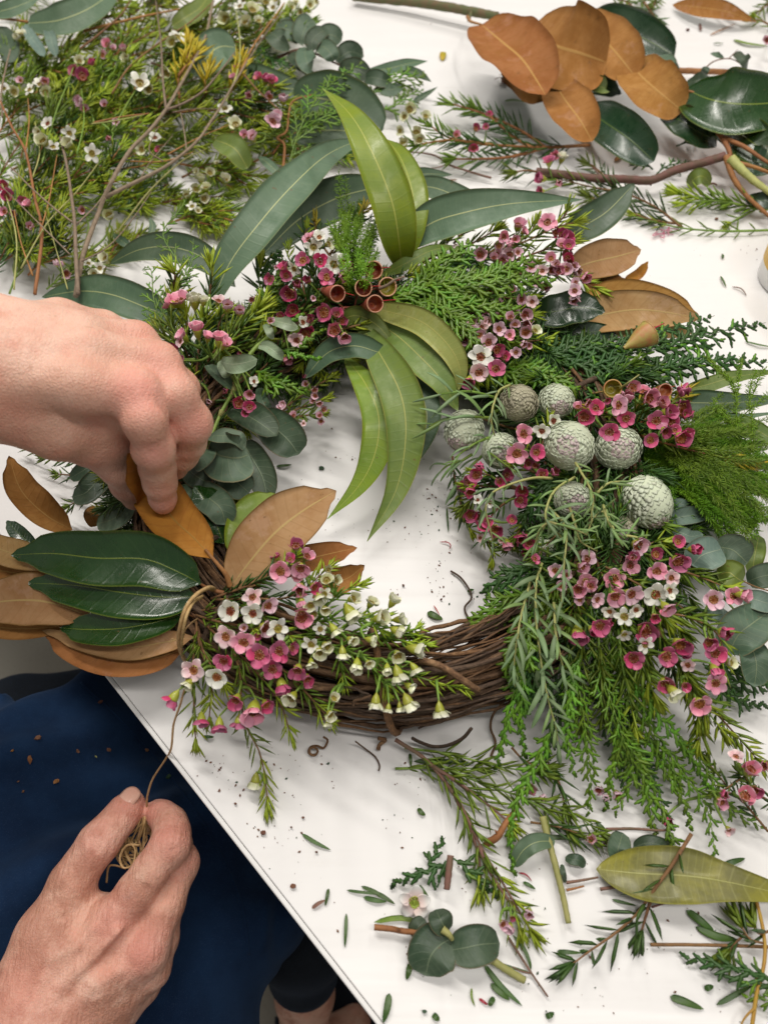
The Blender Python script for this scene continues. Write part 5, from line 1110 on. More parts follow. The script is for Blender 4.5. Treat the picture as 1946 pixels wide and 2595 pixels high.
# ---------------- pale lilac waxflowers, top right
waxflower('lilac waxflower sprig at the top right with a bright pink end', 'r2', (500, 620, .05), [
    [(300, 520, .050), (600, 420, .060), (900, 330, .066), (1180, 200, .070), (1390, 150, .07)], [(500, 600, .050), (900, 470, .062), (1150, 380, .068), (1340, 320, .068)], [(600, 640, .05), (1000, 620, .060), (1300, 640, .062), (1600, 790, .056)], [(300, 420, .055), (450, 330, .060), (640, 220, .064)], [(250, 350, .05), (340, 240, .058), (400, 170, .06)], [(700, 300, .055), (900, 300, .062), (1010, 150, .066)], [(1150, 200, .06), (1260, 100, .07), (1300, 20, .072)]],
    [(1105, 155, 160, 'p', 0, 0, 1), (840, 190, 110, 'q', .1, -.5, .8), (885, 240, 90, 'q', .5, -.2, .7), (705, 285, 110, 'q', 0, .2, .8), (810, 310, 90, 'q'), (760, 350, 90, 'q', 0, .3, .8), (665, 370, 90, 'v', 0, .2, .8), (490, 450, 120, 'v', -.1, .3, .8), (765, 450, 130, 'l', -.3, .1, .9), (835, 430, 90, 'l', .2, 0, .9),
     (640, 450, 80, 'v'), (620, 490, 80, 'v'), (690, 510, 110, 'v'), (740, 560, 100, 'v'), (690, 590, 80, 'v'), (1185, 250, 110, 'k', -.2, .2, .8), (1240, 270, 100, 'k'), (1270, 310, 120, 'k', .2, .1, .9), (1300, 370, 110, 'k'), (1240, 370, 120, 'q'), (1280, 430, 110, 'k', .1, .6, .7), (1290, 490, 90, 'k'),
     (1140, 490, 120, 'q', -.2, -.1, .8), (1190, 540, 100, 'v'), (960, 565, 110, 'l', -.1, .1, 1), (1060, 600, 100, 'b', 0, 0, 1), (1140, 590, 100, 'v'), (1190, 600, 110, 'q'), (1280, 585, 120, 'l', -.1, .1, 1), (1340, 560, 80, 'v'), (1370, 610, 100, 'v'), (1440, 665, 110, 'q', .2, .2, .9), (1365, 710, 95, 'l'), (1355, 785, 110, 'l', -.1, .1, 1), (1345, 850, 110, 'v', 0, .6, .7),
     (1010, 700, 100, 'l'), (1075, 740, 110, 'v', .1, .3, .9), (950, 690, 60, 'v'), (130, 590, 90, 'v', -.5, .1, .8), (170, 500, 80, 'u'), (465, 615, 80, 'l'), (640, 630, 80, 'v'), (1310, 520, 90, 'k')], GW, nl=62, nw=7, step=13, h=None)
waxflower('pale lilac waxflower sprig in the middle with a white flower at its lower end', 'r2', (400, 900, .05), [
    [(300, 850, .050), (500, 950, .060), (750, 1000, .064), (1000, 1000, .060)], [(350, 950, .05), (550, 1100, .060), (800, 1230, .060), (1130, 1230, .054)], [(350, 1000, .05), (450, 1200, .058), (500, 1400, .058), (560, 1560, .05)], [(500, 800, .05), (750, 850, .062), (960, 850, .06)], [(600, 1150, .056), (680, 1230, .06), (800, 1270, .056)], [(250, 1200, .04), (350, 1450, .05), (450, 1600, .045)]],
    [(870, 860, 120, 'l', -.1, .1, 1), (965, 880, 110, 'b', .1, .1, 1), (570, 780, 90, 'v'), (610, 820, 80, 'v'), (660, 870, 90, 'v', .2, .5, .8), (560, 950, 90, 'q'), (590, 980, 80, 'b'), (680, 1000, 110, 'b'), (790, 980, 100, 'v'), (770, 1030, 90, 'v'), (900, 1000, 110, 'v', 0, .2, .9), (810, 1090, 100, 'v'), (920, 1080, 110, 'v'), (905, 1160, 120, 'v', 0, .3, .9), (990, 1150, 110, 'n', .3, -.2, .8),
     (425, 1075, 130, 'b', -.1, .1, 1), (490, 1060, 100, 'v'), (560, 1060, 100, 'b'), (510, 1110, 110, 'b'), (660, 1130, 120, 'l', 0, .1, 1), (425, 1160, 110, 'l'), (490, 1190, 90, 'v'), (310, 1100, 90, 'n'), (245, 1220, 110, 'v', -.2, .3, .8), (355, 1230, 90, 'v'), (570, 1250, 140, 'l', -.1, .2, 1), (760, 1190, 100, 'p'), (820, 1340, 100, 'l', 0, .2, .9), (880, 1270, 70, 'v'), (930, 1280, 70, 'v'),
     (495, 1385, 210, 'w', 0, .1, 1), (485, 1525, 170, 'b', -.1, .2, 1), (635, 1500, 170, 'm', .2, .1, .9), (640, 1320, 110, 'k'), (650, 1400, 110, 'k'), (710, 1390, 90, 'k'), (390, 1600, 110, 'k', -.2, .7, .6), (340, 1280, 70, 'v'), (790, 780, 80, 'v'), (300, 1310, 60, 'v')], GW, nl=62, nw=7, step=13)
# ---------------- magenta waxflowers among the cones
waxflower('magenta waxflower sprig at the right of the cones', 'r4', (560, 480, .05), [
    [(500, 580, .050), (620, 480, .058), (800, 380, .062), (960, 250, .062)], [(480, 560, .05), (350, 420, .064), (200, 400, .070)], [(500, 560, .05), (560, 380, .064), (640, 290, .066)], [(500, 570, .05), (750, 650, .066), (1080, 740, .072), (1300, 790, .070), (1530, 840, .064)], [(540, 560, .05), (850, 560, .056), (1000, 600, .054)]],
    [(125, 445, 150, 'm', -.1, .1, 1), (80, 370, 80, 'q', -.2, -.6, .8), (225, 375, 150, 'm', -.1, 0, 1), (160, 340, 80, 'q'), (320, 310, 80, 'm'), (415, 350, 180, 'p', -.1, .1, 1), (480, 290, 150, 'q', .2, -.4, .9), (530, 210, 120, 'q', 0, -.1, 1), (655, 290, 170, 'q', .2, .1, 1), (620, 240, 120, 'q', -.2, -.5, .8), (480, 460, 160, 'm', -.2, .1, 1), (340, 570, 165, 'm', -.1, .1, 1, .088),
     (725, 480, 180, 'm', -.1, .1, 1), (770, 340, 130, 'q', .1, -.2, .8), (820, 410, 130, 'k', .4, 0, .8), (850, 480, 120, 'k'), (945, 235, 160, 'k', 0, -.1, .9), (940, 385, 160, 'k', .1, .1, .9), (680, 640, 155, 'm', 0, .2, 1), (800, 560, 120, 'k', 0, .4, .8), (880, 560, 110, 'k'), (930, 620, 150, 'k', .1, .2, .9), (990, 590, 90, 'k'), (970, 430, 90, 'k')],
    GW, nl=60, nw=7.5, step=13, mats=('needle', 'needle_yellow'), stemm='stem_orange')
waxflower('magenta waxflower sprig left of the largest cone', 'r3', (900, 900, .05), [
    [(950, 950, .045), (880, 820, .058), (850, 680, .064)], [(950, 950, .045), (1020, 700, .06), (1080, 520, .066)], [(950, 960, .045), (780, 880, .056)]],
    [(848, 620, 180, 'p', 0, .1, 1), (795, 790, 180, 'p', -.2, .2, 1), (960, 780, 155, 'm', .1, .1, 1), (1010, 595, 140, 'w', -.1, .2, 1), (1110, 505, 130, 'w', .1, .2, 1), (890, 880, 110, 'u'), (1120, 960, 120, 'k', 0, -.2, .8), (1010, 980, 110, 'k'), (950, 900, 100, 'u')], GW, step=18)
waxflower('deep magenta waxflower sprig at the inner edge of the grey foliage', 'r3', (600, 1000, .03), [
    [(800, 1100, .035), (600, 1000, .042), (430, 950, .044)], [(800, 1150, .030), (600, 1300, .036), (500, 1500, .030), (580, 1620, .022), (580, 1740, .014)], [(800, 1100, .03), (550, 1080, .036), (350, 1080, .034)], [(330, 1100, .02), (300, 1250, .02), (400, 1500, .016)], [(230, 820, .02), (250, 1000, .02), (320, 1320, .014)]],
    [(470, 910, 130, 'k', -.2, 0, .8), (440, 980, 120, 'k'), (370, 1050, 120, 'k'), (330, 1080, 110, 'k', -.3, .1, .8), (380, 1120, 120, 'k'), (700, 980, 130, 'u'), (640, 1040, 110, 'k'), (840, 1120, 120, 'k'), (820, 1200, 130, 'u'), (390, 1330, 130, 'k', -.2, .1, .9), (470, 1350, 110, 'k'), (540, 1400, 120, 'k'), (600, 1450, 120, 'u'), (500, 1440, 110, 'k'), (830, 1540, 180, 'k', 0, .1, 1), (710, 1580, 90, 'q', 0, .6, .6), (880, 1640, 120, 'k', 0, .5, .8), (450, 1200, 90, 'w'), (560, 1220, 80, 'w'), (470, 1530, 80, 'b'), (660, 1550, 70, 'b'), (960, 1700, 100, 'k'), (1380, 1690, 110, 'p'), (750, 1380, 100, 'u')],
    GW, nl=50, mats=('needle_dark', 'needle_lime'))
# ---------------- lower right bunch
waxflower('pink waxflower sprig hanging in the lower right bunch, nearest the grey foliage', 'r7', (500, 250, .05), [
    [(450, 150, .050), (500, 300, .060), (600, 450, .062), (650, 620, .056)], [(450, 150, .05), (350, 350, .058), (330, 550, .054), (330, 700, .045)], [(500, 250, .06), (700, 350, .066), (900, 480, .066), (930, 600, .06)], [(700, 200, .05), (850, 100, .056), (960, 90, .056)]],
    [(590, 345, 165, 'p', -.1, .1, 1), (700, 255, 140, 'p', .1, 0, 1), (595, 465, 160, 'p', 0, .2, 1), (705, 450, 160, 'l', .3, .2, .9), (885, 295, 150, 'p', 0, -.1, 1), (985, 340, 130, 'b', 0, 0, 1), (880, 455, 165, 'w', -.1, .1, 1), (970, 430, 130, 'w', .3, .1, .9), (950, 545, 110, 'q', .2, .5, .7), (400, 210, 130, 'l', .1, -.2, 1), (360, 260, 120, 'q'),
     (390, 375, 150, 'p', 0, .2, 1), (340, 420, 110, 'q'), (430, 400, 90, 'q'), (185, 290, 110, 'l'), (260, 320, 90, 'l'), (220, 400, 90, 'l'), (660, 610, 150, 'o', 0, .1, 1), (560, 570, 110, 'w', -.2, .4, .8), (740, 560, 100, 'w'), (660, 730, 120, 'o', 0, .5, .8), (470, 490, 110, 'l'), (355, 490, 90, 'l'), (490, 670, 150, 'k', 0, .2, .9), (340, 730, 130, 'k', 0, .6, .7), (540, 650, 90, 'k'),
     (440, 700, 90, 'k'), (1030, 90, 110, 'k', 0, -.2, .8), (1140, 145, 120, 'k', .3, 0, .8), (1030, 220, 130, 'k', 0, .2, .9), (750, 110, 120, 'l'), (880, 180, 90, 'u'), (720, 200, 90, 'k'), (870, 610, 80, 'k'), (0, 100, 90, 'k'), (40, 210, 80, 'k')], GW, nl=56, step=12)
waxflower('deep pink waxflower sprig hanging furthest right over the table', 'r7', (1000, 560, .05), [
    [(900, 500, .055), (900, 700, .058), (1000, 850, .056), (1100, 1050, .050), (1170, 1180, .045)], [(880, 600, .055), (1050, 600, .060), (1250, 680, .058), (1340, 800, .052), (1330, 1000, .046)], [(900, 700, .05), (800, 800, .056), (800, 950, .052), (880, 1180, .042)], [(1150, 1100, .044), (1300, 1280, .036), (1480, 1480, .024), (1600, 1620, .014)], [(1050, 290, .05), (1200, 340, .056), (1400, 420, .054)], [(820, 520, .06), (900, 560, .068), (970, 660, .062)], [(1200, 1200, .04), (1200, 1400, .03), (1160, 1500, .024)]],
    [(800, 705, 150, 'm', 0, .3, .9), (805, 800, 130, 'o', 0, .1, 1), (725, 895, 165, 'm', -.1, .1, 1), (950, 885, 165, 'm', 0, .1, 1), (1040, 800, 140, 'u', .1, .2, .9), (1085, 850, 100, 'u'), (1100, 945, 110, 'b', -.2, .1, .9), (1350, 720, 140, 'k', .1, .1, 1), (1290, 860, 155, 'm', 0, .1, 1), (1250, 790, 110, 'k'), (1290, 980, 130, 'k', 0, .5, .8), (1290, 1070, 160, 'p', 0, .2, 1),
     (1180, 1210, 175, 'p', -.1, .2, 1), (940, 1070, 150, 'm', 0, .3, .9), (1000, 1130, 120, 'n', .4, .5, .6), (1080, 1090, 90, 'k'), (1280, 490, 150, 'l', -.1, 0, 1), (1420, 465, 155, 'p', 0, 0, 1), (1480, 460, 100, 'q', .5, 0, .7), (1390, 930, 90, 'n')], GW, nl=78, nw=9, step=14)
waxflower('pink waxflower sprig lying on the table at the right edge', 'c8', (1400, 180, .01), [
    [(1659, 420, .008), (1560, 300, .014), (1480, 220, .018), (1400, 120, .018)], [(1750, 330, .01), (1620, 260, .02), (1540, 160, .024)], [(1659, 120, .016), (1550, 190, .022), (1440, 260, .02)]],
    [(1580, 160, 80, 'q', 0, -.6, .7), (1520, 100, 60, 'b', -.1, -.7, .6), (1640, 140, 60, 'k'), (1560, 270, 70, 'q', 0, -.4, .8), (1470, 260, 60, 'k'), (1600, 240, 60, 'k'), (1490, 410, 50, 'b'), (1225, 378, 56, 'k', 0, 0, 1, .01), (1455, 290, 50, 'q')], None, nl=50, mats=('needle_dark', 'needle'), step=14)
# ---------------- grey linear foliage
GL = 'grey-green linear-leaved sprigs on the wreath'
linear_sprig('long grey-green linear sprig hanging straight down from the cones', 'c6', [[(690, 250, .060), (665, 340, .062), (665, 500, .058), (690, 700, .050), (720, 850, .042), (750, 960, .034), (760, 1060, .024)]], 140, 8, 'grey_leaf', group=GL, wide=1.15, sw=8, ang=46)
linear_sprig('grey-green linear sprig hanging left of the longest one', 'c6', [[(640, 330, .058), (610, 430, .064), (585, 560, .062), (570, 680, .054), (575, 780, .044)]], 130, 8, 'grey_leaf', group=GL, wide=1.15, ang=44)
linear_sprig('grey-green linear sprig hanging right of the longest one', 'c6', [[(740, 420, .058), (750, 560, .062), (780, 700, .052), (800, 840, .040)]], 130, 9, 'grey_leaf', group=GL, wide=1.15, ang=44)
linear_sprig('second grey-green linear sprig beside the long hanging one', 'c6', [[(710, 0, .080), (790, 100, .084), (785, 250, .082), (772, 440, .072)]], 120, 9, 'grey_leaf', group=GL, wide=1.1)
linear_sprig('light green linear sprig curling over the veiled cone', 'r3', [[(1300, 1000, .082), (1130, 1110, .090), (1050, 1280, .092), (1060, 1400, .088), (1150, 1480, .082), (1200, 1560, .078)], [(1060, 1390, .088), (1250, 1440, .086), (1400, 1500, .082)]], 190, 8, 'grey_lime', group=GL, ang=60)
linear_sprig('star-shaped linear tuft left of the veiled cone', 'r3', [[(1100, 1010, .075), (950, 1005, .082), (800, 1040, .084), (640, 1100, .084), (560, 1160, .084), (520, 1290, .082), (570, 1500, .072), (580, 1600, .064)]], 250, 9, 'grey_leaf', group=GL, ang=72, start=.3, wide=.8)
linear_sprig('light green linear sprig over the white-based cone', 'r4', [[(60, 830, .08), (160, 1000, .090), (205, 1120, .092), (190, 1290, .088)], [(240, 1080, .09), (330, 1000, .094), (470, 980, .09)], [(290, 1180, .09), (320, 1290, .090), (380, 1400, .086), (430, 1470, .082)]], 180, 8, 'grey_lime', group=GL, ang=60)
linear_sprig('yellow-stemmed linear sprig between the two left cones', 'r3', [[(740, 190, .078), (640, 240, .086), (590, 360, .088), (570, 500, .084), (600, 640, .078)]], 200, 10, 'grey_leaf', group=GL, ang=55)
linear_sprig('grey linear sprig reaching left over the hanging gum leaves', 'r3', [[(600, 300, .060), (400, 250, .072), (200, 260, .076), (60, 290, .07)], [(560, 480, .06), (350, 470, .068), (150, 500, .066), (20, 560, .06)], [(550, 650, .056), (400, 720, .062), (250, 830, .056)]], 330, 22, 'grey_leaf', group=GL, ang=38, wide=.8, stemm='stem_green')
linear_sprig('grey linear sprig drooping at the wreath hole\'s right rim', 'r3', [[(400, 800, .045), (300, 860, .044), (180, 900, .036), (100, 980, .026)], [(500, 800, .04), (350, 950, .036), (260, 1100, .024)], [(520, 760, .05), (640, 850, .066), (780, 950, .074)]], 260, 16, 'grey_leaf', group=GL, ang=34, wide=.8, stemm='stem_green')
linear_sprig('dense light green linear tuft in front of the lowest veiled cone', 'r3', [[(1250, 1250, .07), (1300, 1400, .076), (1350, 1560, .072), (1500, 1650, .066)], [(1150, 1350, .07), (1000, 1450, .074), (950, 1600, .066)], [(1450, 1150, .08), (1460, 1350, .082), (1550, 1300, .082), (1650, 1500, .078)]], 170, 8, 'grey_lime', group=GL, ang=65)
linear_sprig('fine light green linear tuft low between the hanging sprigs', 'c6', [[(900, 0, .066), (905, 60, .07), (880, 130, .068)], [(960, 20, .07), (1000, 110, .074), (1030, 160, .07)], [(720, 60, .07), (690, 110, .07), (650, 190, .064)], [(1040, 130, .07), (1100, 140, .072), (1140, 160, .068)]], 100, 7, 'grey_lime', group=GL, ang=62)
# ---------------- cedar sprays on the wreath
GC = 'cedar sprays on the wreath'
for lab, k, pts, wd, mt, kw in (
    ('bright cedar spray fanning right over the lilac waxflowers', 'r2', [(-250, 760, .060), (150, 720, .078), (550, 650, .088), (900, 520, .090), (1000, 490, .088)], 330, 'cedar', {}),
    ('cedar spray reaching right towards the lilac flower ends', 'r2', [(-200, 800, .060), (300, 760, .080), (700, 690, .090), (1190, 690, .088)], 260, 'cedar', {}),
    ('cedar spray pointing up left of the tiny silver cone', 'r2', [(-200, 800, .058), (50, 620, .076), (250, 480, .084), (400, 320, .086)], 300, 'cedar', {}),
    ('cedar spray hanging down to the white waxflower', 'r2', [(-150, 820, .058), (150, 950, .074), (350, 1120, .080), (560, 1370, .078)], 260, 'cedar', {}),
    ('cedar spray spreading below the lilac flowers', 'r2', [(-200, 850, .056), (100, 880, .07), (500, 930, .078), (850, 950, .078)], 300, 'cedar', {}),
    ('cedar tuft in the middle right of the gumnuts', 'r1', [(1150, 850, .055), (1400, 820, .068), (1650, 700, .072), (1800, 600, .07)], 330, 'cedar', {}),
    ('cedar spray low right of the gumnuts', 'r1', [(1150, 900, .05), (1400, 960, .062), (1650, 1050, .066), (1850, 1150, .06)], 300, 'cedar', {}),
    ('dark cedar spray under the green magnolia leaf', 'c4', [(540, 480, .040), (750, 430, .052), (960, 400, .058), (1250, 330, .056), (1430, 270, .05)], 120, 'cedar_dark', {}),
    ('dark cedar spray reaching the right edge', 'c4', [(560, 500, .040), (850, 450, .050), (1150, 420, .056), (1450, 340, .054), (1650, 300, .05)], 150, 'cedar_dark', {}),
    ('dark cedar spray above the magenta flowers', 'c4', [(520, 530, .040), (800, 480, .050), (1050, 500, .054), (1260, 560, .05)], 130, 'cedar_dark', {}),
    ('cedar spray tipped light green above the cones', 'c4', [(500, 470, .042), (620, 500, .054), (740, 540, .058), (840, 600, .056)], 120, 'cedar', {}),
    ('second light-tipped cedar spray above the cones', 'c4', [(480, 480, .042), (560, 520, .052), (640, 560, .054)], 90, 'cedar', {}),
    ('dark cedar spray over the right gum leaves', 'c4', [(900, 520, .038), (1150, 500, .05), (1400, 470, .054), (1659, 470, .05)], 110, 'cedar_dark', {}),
    ('cedar spray pointing left at the hole\'s lower right rim', 'c6', [(700, 330, .040), (620, 400, .044), (520, 440, .042), (390, 520, .034)], 170, 'cedar', {}),
    ('cedar spray beside the vines under the long grey sprig', 'c6', [(700, 250, .040), (600, 290, .046), (500, 330, .044), (440, 380, .038)], 110, 'cedar_dark', {}),
    ('light green cedar strand hanging at the left of the lower bunch', 'c6', [(600, 740, .040), (560, 880, .034), (520, 1020, .024), (490, 1150, .012)], 60, 'cedar_lime', {'mat2': 'cedar'}),
    ('light green cedar strand hanging down to the clippings', 'c8', [(740, -40, .034), (680, 100, .026), (600, 250, .018), (560, 420, .012), (570, 620, .006)], 70, 'cedar_lime', {'mat2': 'cedar'}),
    ('long cedar spray down the middle of the lower bunch', 'c6', [(900, 560, .045), (960, 760, .044), (1030, 980, .034), (1080, 1150, .022), (1000, 1330, .01)], 120, 'cedar', {'sw': 9.5, 'step': 15, 'mat2': 'cedar_lime', 'droop': .35}),
    ('long cedar spray left of the middle in the lower bunch', 'c6', [(800, 600, .045), (850, 800, .042), (880, 1000, .030), (900, 1200, .016), (890, 1330, .008)], 110, 'cedar', {'sw': 9.5, 'step': 15, 'mat2': 'cedar_lime', 'droop': .35}),
    ('long cedar spray right of the middle in the lower bunch', 'c6', [(960, 600, .045), (1080, 800, .042), (1180, 1000, .030), (1300, 1240, .014)], 110, 'cedar', {'sw': 9.5, 'step': 15, 'mat2': 'cedar_lime', 'droop': .35}),
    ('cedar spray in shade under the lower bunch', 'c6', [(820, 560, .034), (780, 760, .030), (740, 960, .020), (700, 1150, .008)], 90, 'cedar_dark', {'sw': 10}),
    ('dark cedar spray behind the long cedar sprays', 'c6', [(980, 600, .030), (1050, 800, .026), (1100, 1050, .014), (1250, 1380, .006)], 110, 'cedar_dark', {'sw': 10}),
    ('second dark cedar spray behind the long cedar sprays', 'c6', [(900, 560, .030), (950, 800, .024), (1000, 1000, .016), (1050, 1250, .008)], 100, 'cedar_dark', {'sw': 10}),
    ('long cedar spray reaching the clippings at the lower right', 'c8', [(1060, -60, .030), (1090, 100, .022), (1150, 250, .014), (1180, 480, .006)], 100, 'cedar', {}),
    ('cedar spray trailing onto the long yellow-green leaf', 'c8', [(1180, 0, .028), (1300, 180, .020), (1400, 330, .014), (1440, 600, .01)], 80, 'cedar', {'sw': 9.5, 'step': 15, 'mat2': 'cedar_lime', 'droop': .35}),
    ('cedar spray trailing right at the lower right edge', 'c8', [(1250, -20, .026), (1380, 120, .02), (1480, 300, .014), (1659, 420, .008)], 90, 'cedar', {'sw': 9.5, 'step': 15, 'mat2': 'cedar_lime', 'droop': .35}),
    ('cedar strand with bare axis dropping over the fallen leaf', 'c8', [(1200, 300, .014), (1260, 480, .014), (1330, 600, .012), (1380, 660, .01)], 50, 'cedar', {}),
    ('dark cedar spray pointing right on the table by the round gum leaves', 'c6', [(1400, 640, .022), (1500, 720, .022), (1600, 760, .018), (1700, 790, .012)], 90, 'cedar_dark', {}),
    ('second dark cedar spray pointing right by the round gum leaves', 'c6', [(1380, 680, .020), (1470, 780, .018), (1560, 850, .012), (1659, 860, .008)], 80, 'cedar_dark', {}),
    ('cedar strand curled upward left of the big sickle leaf', 'c1', [(820, 1250, .05), (760, 1120, .066), (700, 1000, .074), (770, 900, .08), (800, 850, .08)], 80, 'cedar', {'sw': 6}),
    ('cedar tuft beside the knuckles', 'c3', [(740, 440, .045), (700, 330, .060), (660, 200, .070), (650, 80, .074), (620, 60, .07)], 110, 'cedar', {'sw': 6}),
    ('second cedar tuft above the knuckles', 'c3', [(760, 420, .045), (720, 280, .06), (760, 150, .07), (820, 50, .076), (830, -60, .08)], 110, 'cedar', {'sw': 6}),
    ('cedar spray between the pale young leaves and the wreath hole', 'r8', [(980, 760, .05), (1080, 840, .058), (1200, 870, .060), (1420, 930, .054)], 150, 'cedar', {}),
    ('small cedar tip pointing right under the pink bud', 'r8', [(1200, 600, .06), (1300, 630, .068), (1400, 650, .07), (1510, 665, .068)], 70, 'cedar_lime', {'mat2': 'cedar'}),
    ('cedar spray rising through the plum waxflowers', 'r1', [(60, 1000, .05), (120, 820, .062), (200, 700, .068), (250, 610, .066)], 150, 'cedar', {}),
    ('cedar spray behind the plum waxflowers', 'r1', [(100, 900, .045), (150, 700, .055), (180, 500, .060), (260, 400, .058)], 170, 'cedar_dark', {}),
    ('slim cedar tip reaching over the dark blue-green gum leaf', 'r1', [(380, 1350, .055), (480, 1250, .064), (580, 1170, .068), (680, 1130, .066)], 70, 'cedar', {}),
    ('cedar tip over the pale young leaves', 'r1', [(250, 1120, .06), (350, 1060, .07), (460, 990, .072)], 60, 'cedar_lime', {'mat2': 'cedar'})):
    cedar(lab, k, pts, wd, mt, group=GC, **kw)
# ---------------- plume fern
def fan(k, o, tips, h0, h1, n, jit, bow):
    """n arching lines from o to points along the polyline tips"""
    out = []; T_ = crom([(a, b) for a, b in tips], n)
    for t in T_:
        e = (t[0]+rnd.uniform(-jit, jit), t[1]+rnd.uniform(-jit, jit)); m = ((o[0]+e[0])/2+rnd.uniform(-jit, jit), (o[1]+e[1])/2+rnd.uniform(-jit, jit)-bow)
        out.append([(o[0]+rnd.uniform(-20, 20), o[1]+rnd.uniform(-20, 20), h0), (m[0], m[1], (h0+h1)/2+.018), (e[0], e[1], h1)])
    return out
plume('large plume fern filling the right edge of the wreath', 'r4', fan('r4', (650, 760), [(1150, 450), (1500, 560), (1700, 800), (1760, 1050), (1650, 1300)], .045, .040, 40, 80, 20)+fan('r4', (800, 900), [(1150, 900), (1350, 1150), (1600, 1350), (1400, 1500)], .045, .036, 26, 80, 0), hair=21, step=1.5, wd=2.3)
plume('dark lower plume fern strands behind the large fern', 'r4', fan('r4', (600, 820), [(1000, 700), (1350, 900), (1600, 1150), (1250, 1400), (950, 1300)], .035, .026, 30, 90, 0), hair=20, step=1.9, wd=2.0, mat='cedar')
plume('wispy yellow-green plume strands lying over the large fern', 'r4', fan('r4', (760, 700), [(1200, 380), (1500, 420), (1700, 640), (1800, 900), (1700, 1200), (1500, 1420)], .055, .062, 16, 90, 30), hair=26, step=2.8, wd=2.0, mat='needle', ang=42)
plume('plume fern strands drooping past the silvery round leaves', 'r4', [[(850, 800, .06), (1000, 980, .064), (1120, 1140, .056), (1250, 1400, .044), (1340, 1560, .036)], [(860, 950, .055), (880, 1200, .055), (890, 1460, .045)], [(950, 1150, .05), (1030, 1300, .05), (1100, 1440, .042)], [(1450, 950, .05), (1480, 1150, .05), (1380, 1360, .044)], [(1500, 900, .05), (1560, 1250, .05), (1650, 1320, .046)], [(1300, 400, .06), (1450, 700, .066), (1500, 1000, .06)]], hair=20, wd=2)
plume('tall bright plume fern strands at the upper right edge', 'r4', [[(1500, 900, .055), (1530, 500, .075), (1500, 250, .080), (1560, 60, .078)], [(1450, 950, .055), (1400, 500, .075), (1380, 200, .082), (1260, 60, .078), (1140, -60, .07)], [(1400, 480, .07), (1550, 350, .076), (1750, 200, .07)], [(1380, 260, .08), (1330, 120, .084), (1200, 20, .08)], [(1400, 600, .07), (1300, 420, .075), (1200, 340, .072), (1280, 260, .07)], [(1520, 300, .078), (1580, 130, .08), (1640, 40, .078)], [(1400, 300, .08), (1420, 100, .082), (1440, -40, .078)]], hair=15, step=2, wd=2.2)
plume('small plume fern between the sickle leaf and the tall yellow leaf', 'r1', fan('r1', (900, 620), [(700, 250), (780, 60), (900, 0), (1050, 20), (1120, 200), (1130, 460)], .055, .075, 22, 50, -10)+[[(980, 350, .07), (1150, 280, .085), (1380, 240, .09)], [(850, 200, .07), (800, -100, .085), (790, -300, .09)], [(900, 200, .07), (860, -80, .085), (850, -240, .09)]], hair=17, step=2, wd=1.9)
plume('plume fern tuft in front of the cedar left of the gumnuts', 'r1', fan('r1', (950, 800), [(780, 450), (900, 400), (1000, 480), (1080, 560)], .06, .085, 8, 30, -10), hair=15, step=2, wd=2)
waxflower('needle sprig with lime tips rising beside the plume fern', 'r1', (800, 480, .06), [[(700, 460, .055), (820, 280, .070), (960, 120, .080), (1030, 20, .08)], [(720, 480, .055), (600, 300, .06), (560, 120, .06)], [(740, 440, .06), (800, 380, .07), (860, 340, .072)]], [], None, nl=60, name='needle_sprig', cat='foliage sprig', mats=('needle_dark', 'needle_yellow'))
waxflower('short lime needle sprig under the spotted gum leaf', 'r1', (800, 1150, .05), [[(780, 1150, .05), (900, 1110, .06), (1030, 1080, .06)], [(560, 960, .05), (640, 900, .06), (720, 850, .06)]], [], None, nl=44, name='needle_sprig', cat='foliage sprig', mats=('needle', 'needle_lime'))
waxflower('dark needle sprig sticking out left below the wrist', 'c3', (330, 1050, .02), [[(420, 1020, .020), (360, 1050, .024), (290, 1090, .018)], [(430, 1000, .02), (330, 960, .026), (240, 950, .02)], [(420, 900, .02), (300, 890, .024), (180, 880, .018)], [(330, 880, .02), (230, 860, .02), (110, 835, .012)]], [], None, nl=48, nw=6, name='needle_sprig', cat='foliage sprig', mats=('needle_dark', 'needle'))
